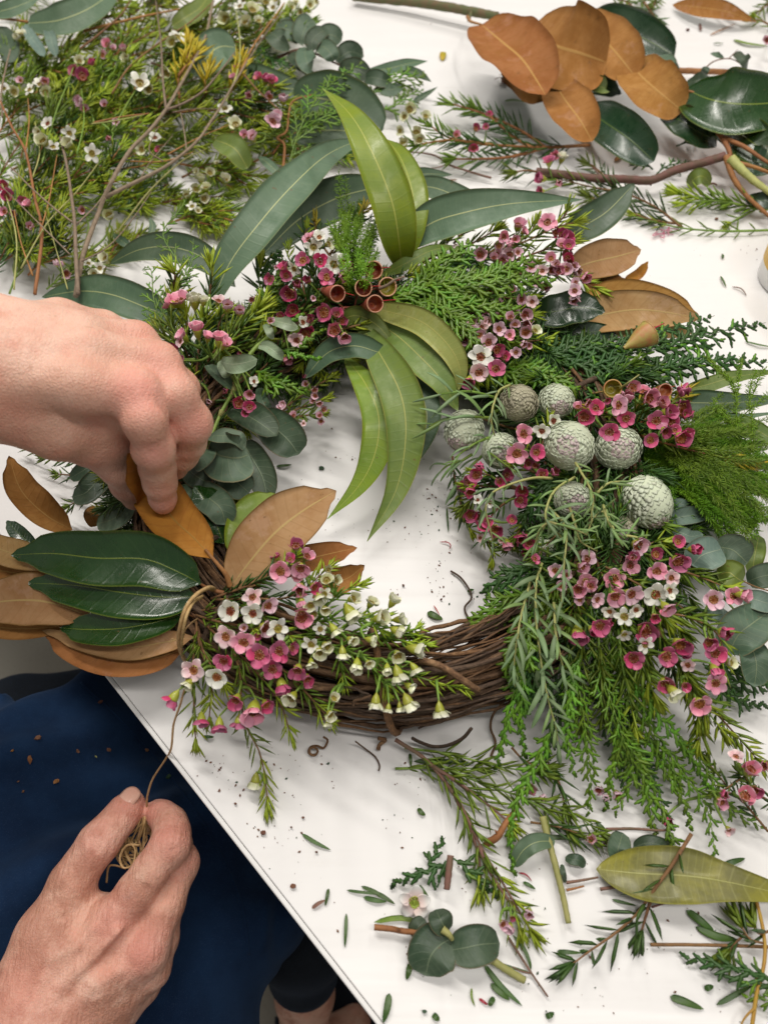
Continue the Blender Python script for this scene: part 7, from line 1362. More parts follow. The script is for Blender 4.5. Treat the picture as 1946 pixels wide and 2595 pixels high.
hl('dark gum leaf under the magenta flowers of the heap', euc('c1', [(990, 300, .028), (1100, 330, .034), (1200, 370, .034), (1310, 385, .03)], 120, 'euc_dark', prof='round'))
hl('bright green gum leaf at the top of the heap', euc('c1', [(740, 110, .04), (800, 70, .046), (860, 30, .046), (900, -30, .042)], 80, 'euc_olive', prof='round'))
hl('gum leaf cut off square, standing on the table patch', euc('c1', [(925, 600, .040), (980, 620, .048), (1020, 650, .048), (1062, 722, .036)], 110, ['euc_olive', 'euc_olive'], prof='round', fold=.2))
hl('large dark gum leaf behind the cedar at the right end of the heap', euc('c1', [(1250, 420, .026), (1370, 420, .034), (1500, 460, .036), (1640, 560, .03)], 240, 'euc_dark', prof='round'))
hl('second dark gum leaf under the cedar, by the tip of the tall yellow leaf', euc('c1', [(1220, 560, .022), (1340, 560, .03), (1480, 560, .032), (1620, 600, .028)], 150, 'euc_dark'))
hl('slim grey-green leaf half under the big sickle leaf', euc('c1', [(1110, 670, .02), (1150, 700, .026), (1200, 750, .024), (1230, 800, .02)], 44, 'euc_blue'))
hl('small grey leaf standing behind the cedar curls', euc('c1', [(640, 1020, .03), (655, 970, .034), (640, 930, .034)], 30, 'euc_blue'))
hl('grey-green leaf pointing left in the shade of the heap', euc('c1', [(560, 1060, .02), (520, 1030, .022), (480, 1000, .02)], 40, 'euc_dark'))
hl('pale gum leaf tips crossing the table above the wreath', euc('c2', [(-80, 310, .020), (40, 290, .026), (120, 270, .026), (200, 260, .022)], 50, 'euc_blue'), euc('c2', [(60, 290, .02), (120, 305, .024), (170, 320, .024), (216, 350, .02)], 44, 'euc_dark'))
hl('slim dark leaf tip right of the cedar end', euc('c2', [(130, 440, .016), (180, 410, .02), (243, 370, .018)], 26, 'euc_dark'))
rl('dark round-leaved gum sprig at the top right end of the heap', 'c1', (1150, 120, .03), [rd('c1', p_, w_, m_) for p_, w_, m_ in (
    ([(1240, 190, .036), (1205, 175, .044), (1180, 150, .046), (1160, 140, .040)], 90, ['euc_round_dark', 'euc_round']), ([(1250, 120, .04), (1240, 100, .046), (1225, 85, .048), (1215, 76, .044)], 50, ['euc_round_dark', 'euc_round']),
    ([(1290, 170, .036), (1260, 140, .044), (1220, 120, .046), (1180, 120, .04)], 80, ['euc_round', 'euc_round']), ([(1290, 190, .038), (1300, 140, .046), (1320, 100, .048), (1350, 90, .044)], 100, ['euc_round', 'euc_round']),
    ([(1340, 220, .038), (1340, 170, .046), (1370, 140, .048), (1400, 125, .044)], 70, ['euc_round_dark', 'euc_round']), ([(1370, 170, .036), (1400, 150, .042), (1430, 150, .042), (1465, 175, .036)], 90, ['euc_round', 'euc_round']),
    ([(1310, 200, .036), (1310, 240, .042), (1320, 270, .042), (1340, 290, .036)], 90, ['euc_round', 'euc_round_dark']), ([(1360, 200, .038), (1390, 200, .044), (1420, 230, .044), (1430, 260, .038)], 80, ['euc_round', 'euc_silver']),
    ([(1240, 230, .03), (1270, 250, .036), (1290, 270, .036), (1310, 300, .03)], 70, ['euc_round_dark', 'euc_round']), ([(1440, 260, .03), (1480, 230, .036), (1510, 220, .036), (1560, 240, .03)], 90, ['euc_round_dark', 'euc_round']),
    ([(1450, 300, .028), (1500, 290, .034), (1540, 300, .034), (1590, 330, .028)], 90, ['euc_round_dark', 'euc_round']), ([(1560, 340, .026), (1600, 330, .032), (1640, 340, .032), (1680, 350, .026)], 70, ['euc_round_dark', 'euc_round']), ([(1620, 350, .02), (1650, 380, .026), (1690, 380, .026), (1720, 360, .02)], 60, ['euc_round', 'euc_round']))],
   [([(1180, 250, .026), (1290, 210, .034), (1400, 250, .032), (1540, 320, .028), (1700, 400, .022)], 12, 'stem_purple')])
for lab, k, pts, wd, mt in (('blue-green cedar spray at the right end of the heap', 'c1', [(1235, 720, .024), (1280, 570, .040), (1340, 450, .050), (1430, 350, .054), (1565, 260, .050)], 150, 'cedar'),
    ('cedar spray beside the dark gum leaf in the heap', 'c1', [(1290, 560, .036), (1370, 510, .046), (1450, 480, .046), (1500, 470, .042)], 90, 'cedar'),
    ('cedar spray lying right of the tall yellow leaf\'s tip', 'c2', [(-60, 420, .020), (20, 360, .028), (100, 330, .030), (190, 330, .026)], 110, 'cedar'),
    ('cedar tip by the lower edge of the heap', 'c2', [(-20, 480, .016), (60, 450, .022), (130, 400, .022), (180, 385, .018)], 90, 'cedar'),
    ('dark cedar spray in the shade under the heap\'s right end', 'c1', [(1640, 700, .012), (1560, 640, .020), (1480, 620, .022), (1360, 600, .02)], 120, 'cedar_dark'),
    ('dark cedar spray at the right of the top of the heap', 'c1', [(1060, 190, .020), (1150, 240, .028), (1250, 290, .028), (1340, 300, .024)], 110, 'cedar_dark'),
    ('dark cedar spray left of the table patch', 'c1', [(740, 700, .006), (640, 790, .012), (560, 860, .012), (500, 900, .008)], 90, 'cedar_dark'),
    ('fresh cedar tip peeping out behind the wrist', 'c3', [(460, 300, .03), (420, 230, .04), (380, 190, .044), (360, 160, .04)], 60, 'cedar_lime'),
    ('small cedar piece behind the purple-brown branch, left', 'c2', [(1165, 725, .006), (1130, 700, .010), (1060, 712, .006)], 40, 'cedar_dark'),
    ('small cedar piece behind the purple-brown branch, right', 'c2', [(1180, 745, .006), (1230, 710, .012), (1330, 690, .006)], 60, 'cedar_dark'),
    ('little cedar piece near the green magnolia leaf in the background', 'c2', [(1265, 625, .006), (1310, 610, .010), (1362, 600, .006)], 60, 'cedar_dark')):
    cedar(lab, k, pts, wd, mt, group='cedar sprays in the background', sw=7, step=13, sub=8.5)
# waxflower sprigs lying right of the heap
GS = 'cut needle sprigs lying on the table in the background'
waxflower('cut waxflower sprig lying on the table, its bare brown end pointing right', 'c2', (895, 620, .008), [
    [(895, 620, .008), (700, 630, .010), (480, 620, .016), (300, 592, .022), (200, 530, .030)], [(700, 628, .010), (600, 560, .014), (450, 490, .020), (290, 440, .024)], [(640, 628, .01), (560, 580, .012), (480, 510, .018), (400, 470, .02)], [(700, 632, .008), (560, 670, .010), (430, 680, .014), (300, 680, .016)], [(480, 620, .016), (300, 600, .022), (150, 620, .026)]],
    [(450, 545, 34, 'k'), (405, 550, 34, 'u'), (395, 636, 40, 'k'), (322, 580, 34, 'q'), (462, 490, 30, 'u'), (100, 500, 46, 'n'), (120, 470, 50, 'n'), (150, 575, 52, 'n'), (95, 620, 50, 'n'), (165, 600, 44, 'n'), (80, 560, 44, 'n'), (190, 500, 50, 'n')], GS, nl=66, nw=6, step=12, mats=('needle_dark', 'needle'), stemm='stem_orange', sw=9)
waxflower('cut waxflower sprig with pink buds under the purple-brown branch', 'c2', (1200, 930, .006), [
    [(1290, 975, .005), (1180, 890, .008), (1050, 830, .010), (900, 800, .012), (740, 760, .014)], [(1290, 960, .004), (1150, 940, .006), (1000, 880, .008), (880, 840, .01)], [(700, 740, .012), (620, 730, .016), (560, 740, .016)], [(1040, 840, .008), (920, 720, .012), (880, 700, .012)]],
    [(718, 695, 56, 'k', -.2, -.6, .6), (690, 765, 56, 'k', -.8, 0, .5), (688, 818, 44, 'k', -.8, .2, .5), (775, 680, 60, 'n', .2, -.6, .6), (760, 790, 40, 'q'), (745, 670, 40, 'q')], GS, nl=60, nw=6, step=12, mats=('needle_dark', 'needle'))
waxflower('cut needle sprig pointing left at the right edge below the branch', 'c2', (1659, 890, .005), [[(1720, 905, .005), (1560, 880, .008), (1400, 850, .010), (1260, 830, .012)], [(1560, 880, .008), (1430, 860, .012), (1300, 870, .010)]], [], GS, nl=66, nw=7, step=12, mats=('needle', 'needle_lime'), name='needle_sprig', cat='foliage sprig', stemm='stem_green')
waxflower('long thin needle sprig lying under the right-hand cuttings', 'c2', (1700, 985, .004), [[(1700, 985, .004), (1480, 990, .005), (1280, 975, .006), (1080, 925, .006)], [(1600, 900, .004), (1540, 930, .005), (1490, 960, .004)]], [], GS, nl=50, nw=5, step=30, name='needle_sprig', cat='foliage sprig', stemm='stem_green', sw=7)
waxflower('pale needle sprig at the top edge behind the magnolia branch', 'c2', (1150, -40, .008), [[(1100, -40, .008), (1150, 40, .012), (1190, 90, .010)], [(960, -20, .01), (1040, 0, .014), (1100, 40, .012)], [(1180, -40, .008), (1170, 20, .01), (1130, 70, .01)]], [], GS, nl=46, nw=5, step=11, name='needle_sprig', cat='foliage sprig', mats=('needle', 'grey_leaf'))
waxflower('needle sprig cut by the top right corner', 'c2', (1700, 20, .006), [[(1700, -20, .006), (1640, 30, .010), (1600, 60, .010)], [(1700, 130, .006), (1640, 90, .008), (1590, 80, .008)]], [(1655, 170, 34, 'v')], GS, nl=40, nw=5, step=11)
twig('purplish forked twig lying above the wreath', 'c2', [(472, 762, .006), (380, 735, .008), (290, 705, .010), (240, 670, .012), (180, 655, .010), (90, 650, .008)], 10, 'stem_purple', [([(280, 705, .01), (220, 720, .008), (120, 715, .006)], 5)])
# ---------------- magnolia branch, upper right
GM2 = 'magnolia leaves of the big branch'
def mg(k, pts, w, m, **kw): kw.setdefault('nu', 24); return mag(k, pts, w, m, **kw)
mb_ = sprig('magnolia_branch', 'big magnolia branch with brown-backed and glossy green leaves lying at the upper right', 'magnolia branch', 'c2', (1480, 620, .02), [
    mg('c2', [(870, 120, .016), (990, 110, .026), (1120, 160, .028), (1258, 236, .020)], 175, DB, prof='round', cup=.2),
    mg('c2', [(430, 105, .050), (520, 180, .062), (610, 260, .066), (705, 405, .056)], 285, BG, prof='round', cup=.25, roll=-8),
    mg('c2', [(560, 240, .034), (600, 300, .040), (650, 360, .040), (690, 435, .030)], 180, BG, prof='round'),
    mg('c2', [(545, 240, .05), (555, 280, .056), (568, 320, .05)], 44, DB),
    mg('c2', [(640, 120, .046), (740, 190, .060), (850, 225, .062), (965, 265, .050)], 340, BG, prof='round', cup=.2, roll=6),
    mg('c2', [(860, 60, .036), (950, 160, .046), (1020, 240, .048), (1092, 330, .038)], 215, BG, prof='round', cup=.2),
    mg('c2', [(1062, 262, .034), (1120, 330, .044), (1200, 400, .046), (1292, 475, .036)], 215, BG, prof='round', cup=.2, wave=.1),
    mg('c2', [(740, 350, .034), (790, 430, .044), (850, 510, .046), (905, 605, .036)], 195, BG, prof='magw', cup=.15),
    mg('c2', [(880, 470, .014), (970, 530, .024), (1070, 600, .026), (1170, 690, .016)], 180, DB, prof='round', cup=.22, roll=10),
    mg('c2', [(790, 350, .014), (870, 350, .020), (960, 370, .020), (1030, 400, .014)], 90, DB),
    mg('c2', [(870, 350, .022), (900, 360, .034), (940, 370, .034), (965, 380, .028)], 70, ['euc_olive', 'euc_olive'], prof='round', cup=.6),
    mg('c2', [(1300, 380, .040), (1430, 430, .054), (1600, 445, .056), (1850, 420, .050)], 270, GB, prof='mag', cup=.22, fold=.0),
    mg('c2', [(1440, 600, .020), (1370, 570, .030), (1290, 520, .032), (1215, 480, .024)], 130, DB, prof='round', cup=.25, wave=.15),
    mg('c2', [(1430, 520, .024), (1520, 560, .034), (1640, 640, .034), (1800, 700, .028)], 170, GB),
    mg('c2', [(1500, 640, .02), (1600, 690, .028), (1700, 690, .026)], 130, DB), mg('c2', [(1560, 850, .01), (1640, 860, .018), (1750, 880, .016)], 70, DB)],
    None, [([(1280, 420, .030), (1350, 465, .032), (1420, 530, .034), (1460, 585, .034), (1490, 640, .032), (1500, 690, .030)], 34, 'stem_orange', 'branch'), ([(1480, 670, .030), (1510, 760, .024), (1570, 840, .018), (1680, 940, .012)], 30, 'stem_orange', 'branch'),
           ([(1500, 680, .032), (1560, 740, .030), (1620, 790, .028), (1720, 860, .024)], 44, 'stem_pale', 'branch'), ([(1470, 590, .034), (1560, 630, .036), (1650, 690, .034), (1740, 730, .03)], 22, 'stem_orange', 'branch'), ([(1515, 695, .031), (1600, 715, .032), (1720, 760, .03)], 22, 'stem_orange', 'branch'),
           ([(1260, 375, .04), (1300, 385, .042), (1360, 400, .046)], 18, 'stem_orange', 'leaf_stalk'), ([(370, 70, .03), (385, 90, .040), (430, 103, .048)], 16, 'stem_orange', 'leaf_stalk')])
twig('mossy green branch entering at the top towards the magnolia leaves', 'c2', [(-120, -20, .010), (80, 0, .014), (240, 20, .018), (380, 45, .020), (500, 68, .022)], 40, 'stem_mossy', [([(385, 50, .02), (380, 75, .026), (372, 88, .03)], 14)], 'branch', 'branch', taper=.9)
twig('purple-brown bare branch lying between the wreath and the magnolia', 'c2', [(664, 735, .018), (760, 745, .018), (850, 758, .016), (950, 765, .016), (1060, 768, .014), (1160, 772, .014), (1260, 730, .018), (1370, 700, .022), (1475, 668, .028)], 34, 'stem_purple', [([(1160, 775, .012), (1155, 795, .008)], 14), ([(950, 765, .016), (905, 715, .02)], 8)], 'branch', 'branch', taper=1.1)
twig('tan stick passing behind the magnolia branch at the right', 'c2', [(1190, 298, .012), (1350, 303, .012), (1540, 308, .010)], 26, 'stem_orange', (), taper=.9)
rl('shrivelled round gum leaves above the big green magnolia leaf', 'c2', (1390, 300, .02), [
    rd('c2', [(1195, 235, .02), (1220, 260, .030), (1240, 290, .030), (1275, 320, .02)], 76, ['euc_round', 'euc_silver'], wave=.2), rd('c2', [(1300, 360, .02), (1350, 345, .030), (1390, 340, .030), (1430, 350, .02)], 60, ['euc_round_dark', 'euc_round'], wave=.2),
    rd('c2', [(1375, 330, .02), (1390, 300, .03), (1400, 285, .03)], 34, ['euc_round_dark', 'euc_round']), rd('c2', [(1520, 220, .02), (1540, 240, .03), (1560, 260, .03), (1570, 290, .02)], 50, ['euc_round_dark', 'euc_round'], wave=.3), rd('c2', [(1415, 225, .02), (1440, 232, .026), (1470, 245, .02)], 24, ['euc_round', 'euc_round'])],
   [([(1380, 300, .02), (1430, 260, .024), (1500, 250, .024), (1560, 285, .02)], 7, 'stem_purple'), ([(1490, 250, .024), (1530, 210, .024)], 5, 'stem_purple')])
sprig('magnolia_leaf', 'single brown magnolia leaf lying at the top right corner', 'leaf', 'c2', (1250, 20, .004), [mg('c2', [(1250, 18, .006), (1370, 30, .016), (1490, 50, .018), (1612, 92, .008)], 80, BG, prof='lance'), mg('c2', [(1420, -10, .010), (1500, 30, .016), (1600, 88, .010)], 30, DB, prof='lance')])
sprig('round_gum_leaf', 'single round dark green leaf with a dry stalk right of centre in the background', 'leaf', 'c2', (1400, 790, .004), [rd('c2', [(1315, 800, .006), (1345, 765, .018), (1380, 755, .020), (1412, 790, .010)], 70, ['euc_olive', 'euc_round'])], None, [([(1405, 790, .008), (1425, 785, .008), (1440, 792, .006)], 10, 'stem_brown')])
# ---------------- cup at the right edge
def cup():
    c = P('p', 2016, 712, 0); t = thing('cup', 'white cup with a yellow band cut by the right edge', 'cup', c); r0, r1, hh = .033, .037, .055
    def ring(n, prof, m, z=None):
        mb = MB(); lathe(mb, prof, 48, 0, c); return mb.build(n, M[m], t)
    ring('cup_body', [(.001, 0), (r0-.002, 0), (r0, .002), (r1, hh), (r1-.0015, hh+.001), (r1-.003, hh), (r0-.002, .004), (.001, .004)], 'cup_white')
    a, b = .018, .046; f = lambda z: r0+(r1-r0)*z/hh+.0004
    ring('yellow_band', [(f(a)-.0003, a), (f(a), a), (f(b), b), (f(b)-.0003, b)], 'cup_yellow')
cup()
# ================================================================= CLIPPINGS ON THE TABLE
GN = 'cut pieces lying on the table'
def bit(label, k, pts, w, mat='needle_dark', name='needle_clipping', cat='clipping', prof='lin', h=.0012, lift=.0015, roll=0, cup=.2):
    q = [(p[0], p[1], h+(lift if 0 < i < len(pts)-1 else 0)) for i, p in enumerate(pts)] if len(pts[0]) == 2 else pts
    mb = MB(); W = LP(k, q); wm = w/K[k][2]*MPP(W[0]); leaf_geo(mb, W, wm, prof, nu=10, nv=2, thick=.0006, up=1, twomat=False, roll=roll, cup=cup)
    b = W[0].copy(); o = bpy.data.objects.new(name, mb.mesh(name, [M[mat]], b)); COL.objects.link(o); o.location = b; return tag(o, label, cat, GN)
def chip(label, k, x, y, r, mat='crumb_brown', asp=.7, rot=0, z=.0015, name='bark_chip'):
    c = P(k, x, y, z); rm = r/K[k][2]*MPP(c); mb = MB(); n = 7; vs = []
    for zz in (-.0008, .0008):
        for i in range(n):
            a = 2*math.pi*i/n+rot; q = rm*rnd.uniform(.7, 1.15); vs.append(c+Vector((math.cos(a)*q, math.sin(a)*q*asp, zz+rnd.uniform(-.0003, .0006))))
    mb.add(vs, [tuple(range(n, 2*n)), tuple(range(n-1, -1, -1))]+[(i, (i+1) % n, n+(i+1) % n, n+i) for i in range(n)])
    o = bpy.data.objects.new(name, mb.mesh(name, M[mat], c, False)); COL.objects.link(o); o.location = c; return tag(o, label, 'chip', 'bark chips on the table')
t = cedar('cut cedar piece shaped like a boomerang on the table below the vines', 'c8', [(300, 540, .006), (220, 590, .008), (130, 615, .007), (35, 655, .003)], 66, 'cedar_dark', 'cedar', group=GN, sw=15, step=17, sub=13, droop=.05)
cedar('', 'c8', [(200, 590, .006), (225, 530, .008), (250, 480, .007), (275, 445, .004)], 50, 'cedar_dark', 'cedar', sw=14, step=16, sub=12, droop=.05, parent=t)
cedar('cut cedar tip right of the short brown stick', 'c8', [(310, 535, .006), (380, 590, .008), (440, 640, .007), (495, 695, .003)], 66, 'cedar_dark', 'cedar', group=GN, sw=15, step=16, sub=13, droop=.05)
cedar('cut cedar tip above the tan twig end', 'c8', [(240, 660, .003), (255, 620, .006), (265, 580, .006)], 30, 'cedar_dark', 'cedar', group=GN, sw=9, step=16, sub=12, droop=.05)
twig('short thick brown stick lying on the cut cedar', 'c8', [(297, 522, .014), (290, 590, .013), (281, 668, .010)], 30, 'stem_purple', (), taper=.95)
twig('straight green-brown stick below the lower bunch', 'c8', [(692, 356, .010), (715, 450, .009), (745, 560, .008), (780, 700, .006), (803, 815, .005)], 32, 'stem_pale', (), taper=.75)
twig('tan knobbly twig at the round leaves, cut flat', 'c8', [(-30, 832, .006), (40, 838, .006), (95, 848, .007), (130, 852, .006), (212, 862, .006)], 26, 'stem_orange', [([(90, 850, .006), (60, 830, .012)], 14)], taper=.9)
twig('reddish forked twig right of the two round leaves', 'c8', [(545, 876, .004), (600, 960, .004), (645, 1030, .004), (715, 1130, .003)], 13, 'stem_purple', [([(645, 1030, .004), (600, 1020, .003), (560, 1000, .003)], 8)])
twig('thin straight tan twig at the right edge', 'c8', [(1155, 906, .004), (1400, 908, .004), (1720, 918, .003)], 15, 'stem_brown', (), taper=.9)
twig('thin reddish twig left of the fallen yellow-green leaf', 'c8', [(940, 668, .003), (1050, 652, .004), (1160, 638, .004)], 15, 'stem_purple', ())
twig('short reddish twig beside the straight stick', 'c8', [(795, 640, .003), (860, 630, .003), (930, 617, .003)], 14, 'stem_purple', ())
twig('tiny orange twig beside the straight stick', 'c8', [(795, 672, .003), (830, 665, .003), (870, 654, .003)], 12, 'stem_orange', ())
twig('thin brown twig over the top end of the fallen leaf', 'c8', [(965, 410, .008), (1080, 408, .009), (1180, 415, .010), (1262, 412, .010)], 14, 'stem_purple', [([(1010, 430, .006), (960, 470, .004), (920, 492, .003)], 9)])
twig('thin twig lying across the fallen leaf', 'c8', [(1160, 745, .004), (1300, 700, .010), (1390, 665, .012), (1470, 640, .012)], 10, 'stem_purple', ())
twig('yellow forked stalk at the bottom right corner', 'c8', [(1590, 650, .010), (1625, 780, .010), (1645, 900, .010), (1640, 1000, .010), (1610, 1120, .008), (1590, 1260, .006)], 15, 'stem_yellow', [([(1635, 1030, .01), (1600, 1060, .01), (1560, 1090, .008)], 8), ([(1600, 1180, .008), (1560, 1220, .007), (1530, 1280, .005)], 12)], taper=1.2)
twig('curled piece of brown bark left of the light cedar strand', 'c8', [(450, 472, .004), (500, 440, .010), (530, 390, .012), (575, 330, .008)], 36, 'stem_orange', [([(500, 440, .01), (490, 415, .014)], 14), ([(560, 370, .012), (600, 340, .01)], 10)])
# fallen leaves
sprig('gum_leaf', 'large fallen yellow-green gum leaf at the lower right', 'leaf', 'c8', (925, 580, .006), [euc('c8', [(922, 582, .006), (1100, 600, .012), (1300, 610, .016), (1500, 640, .016), (1900, 730, .008)], 232, 'euc_spot2', prof='lance', wave=.07, up=.8)]) if 'euc_spot2' in M else None
t = sprig('round_gum_leaves', 'three round grey-green gum leaves joined at a cut node, lying at the bottom centre', 'leaf', 'c8', (285, 860, .006), [
    rd('c8', [(300, 880, .008), (250, 910, .010), (210, 960, .010), (190, 1040, .005)], 215, ['euc_round_dark', 'euc_round'], up=.9), rd('c8', [(285, 850, .010), (265, 820, .014), (250, 790, .014), (235, 755, .008)], 105, ['euc_round_dark', 'euc_round'], up=.9),
    rd('c8', [(300, 930, .009), (360, 920, .013), (430, 905, .013), (508, 900, .006)], 165, ['euc_round_dark', 'euc_round'], up=.9), rd('c8', [(130, 870, .004), (160, 830, .007), (190, 800, .006)], 80, ['euc_round_dark', 'euc_round'], up=.9)],
    None, [([(262, 840, .014), (290, 862, .014), (305, 885, .012)], 36, 'stem_pale', 'cut_node')])
twig('short pale green stem piece behind the right round leaf', 'c8', [(470, 968, .008), (540, 1015, .007), (615, 1060, .005)], 34, 'stem_pale', (), taper=.95)
sprig('round_gum_leaf', 'small round green leaf at the fallen leaf\'s upper side', 'leaf', 'c8', (1020, 530, .004), [rd('c8', [(1020, 535, .005), (1015, 500, .010), (1025, 465, .010), (1035, 425, .006)], 100, ['euc_round', 'euc_round'], up=.9)], GN)
sprig('gum_leaf_piece', 'torn blue-green gum leaf piece beside the light cedar strand', 'leaf', 'c8', (580, 560, .004), [euc('c8', [(565, 570, .005), (610, 500, .012), (670, 465, .014), (745, 462, .008)], 80, 'euc_blue', prof='round', up=.8, wave=.12)], GN)
sprig('gum_leaf_piece', 'dark torn leaf pieces beside the straight stick', 'leaf', 'c8', (800, 560, .004), [rd('c8', [(790, 530, .004), (820, 540, .008), (850, 545, .008), (875, 570, .004)], 50, ['euc_round_dark', 'euc_round'], up=.9), rd('c8', [(790, 640, .003), (780, 600, .008), (775, 560, .006)], 26, ['euc_round_dark', 'euc_round'], up=.9)], GN)
sprig('gum_leaf_piece', 'dark green leaf piece under the light cedar at the fallen leaf\'s top', 'leaf', 'c8', (1080, 480, .004), [rd('c8', [(1080, 490, .005), (1140, 470, .010), (1200, 480, .010), (1260, 500, .005)], 70, ['euc_round_dark', 'euc_round'], up=.9)], GN)
t = thing('waxflower', 'open white waxflower with a green centre and pink ring lying above the round leaves', 'flower', P('c8', 142, 722, .006), GN)
flower(t, P('c8', 142, 722, .008), 128/1.693*MPP(P('c8', 142, 722, .008)), 'g', camdir(0, 0, 1))
t = thing('waxflower_cluster', 'pair of closed lilac waxflowers with dry calyx under the long cedar sprays', 'flowers', P('c8', 965, 270, .006), GN)
for x, y, c_ in ((930, 240, 'v'), (965, 275, 'v'), (1010, 258, 'v'), (690, 275, 'v'), (640, 245, 'q'), (895, 455, 'v')): flower(t, P('c8', x, y, .010), 48/1.693*MPP(P('c8', x, y, .01)), c_, camdir(rnd.uniform(-.6, .6), rnd.uniform(-.6, .2), .8))
# sprigs lying below the wreath
waxflower('purple-stemmed waxflower sprig lying under the vines, lime tip with lilac buds', 'c8', (60, 30, .010), [
    [(60, 25, .012), (200, 120, .010), (330, 290, .010), (430, 490, .008), (520, 640, .008), (650, 860, .005)], [(220, 140, .010), (330, 210, .012), (450, 300, .012), (560, 390, .010)], [(420, 480, .008), (470, 600, .008), (560, 740, .006), (600, 850, .004)], [(330, 290, .01), (380, 400, .008), (420, 540, .005), (425, 680, .004)]],
    [(520, 815, 44, 'v'), (552, 828, 44, 'v'), (635, 768, 46, 'v'), (560, 790, 26, 'u')], GN, nl=80, nw=9, step=20, stemm='stem_purple', sw=12)
waxflower('waxflower sprig lying flat right below the bare vines', 'c8', (100, 60, .008), [
    [(100, 60, .008), (300, 90, .010), (500, 140, .012), (700, 170, .012)], [(200, 110, .008), (400, 200, .012), (600, 270, .012), (800, 330, .010), (960, 440, .006)], [(600, 270, .012), (720, 340, .010), (820, 440, .006)], [(60, 150, .004), (250, 145, .006), (420, 150, .008)]], [], GN, nl=84, nw=8, step=22, mats=('needle', 'needle'), stemm='stem_green', sw=8, name='needle_sprig', cat='foliage sprig')
waxflower('needle sprig under the lower bunch, in its shade', 'c8', (900, 380, .004), [[(640, 380, .006), (760, 400, .008), (900, 450, .006)], [(700, 100, .008), (760, 200, .01), (790, 330, .008)], [(560, 60, .01), (620, 120, .012), (720, 150, .012)]], [], GN, nl=80, nw=9, step=22, mats=('needle_dark', 'needle'), name='needle_sprig', cat='foliage sprig')
waxflower('bare-stemmed dark needle sprig lying left of the fallen leaf\'s lower end', 'c8', (800, 1005, .004), [[(1330, 430, .020), (1250, 560, .018), (1170, 670, .014), (1100, 770, .008), (1000, 860, .005), (900, 930, .004), (800, 1005, .003)], [(1170, 670, .012), (1130, 800, .006), (1110, 880, .003)]], [], GN, nl=96, nw=13, step=34, mats=('needle_dark', 'needle_dark'), stemm='stem_brown', sw=11, name='needle_sprig', cat='foliage sprig', ang=48)
waxflower('dark broad-needled sprig at the bottom right corner', 'c8', (1659, 900, .006), [[(1560, 860, .008), (1520, 900, .008), (1480, 950, .005)], [(1640, 900, .01), (1580, 880, .012), (1530, 800, .010)], [(1680, 840, .008), (1620, 860, .01), (1590, 800, .008)]], [], GN, nl=90, nw=13, step=26, mats=('needle_dark', 'needle'), name='needle_sprig', cat='foliage sprig')
cedar('cedar tip pointing left at the bottom right corner', 'c8', [(1720, 1080, .008), (1600, 1040, .012), (1450, 1000, .010), (1280, 955, .004)], 100, 'cedar_dark', 'cedar', group=GN, sw=14, step=18, sub=13)
cedar('cedar tip cut by the right edge near the bottom', 'c8', [(1780, 1180, .008), (1680, 1150, .010), (1560, 1130, .006)], 80, 'cedar', 'cedar_lime', group=GN, sw=11, step=20, sub=13)
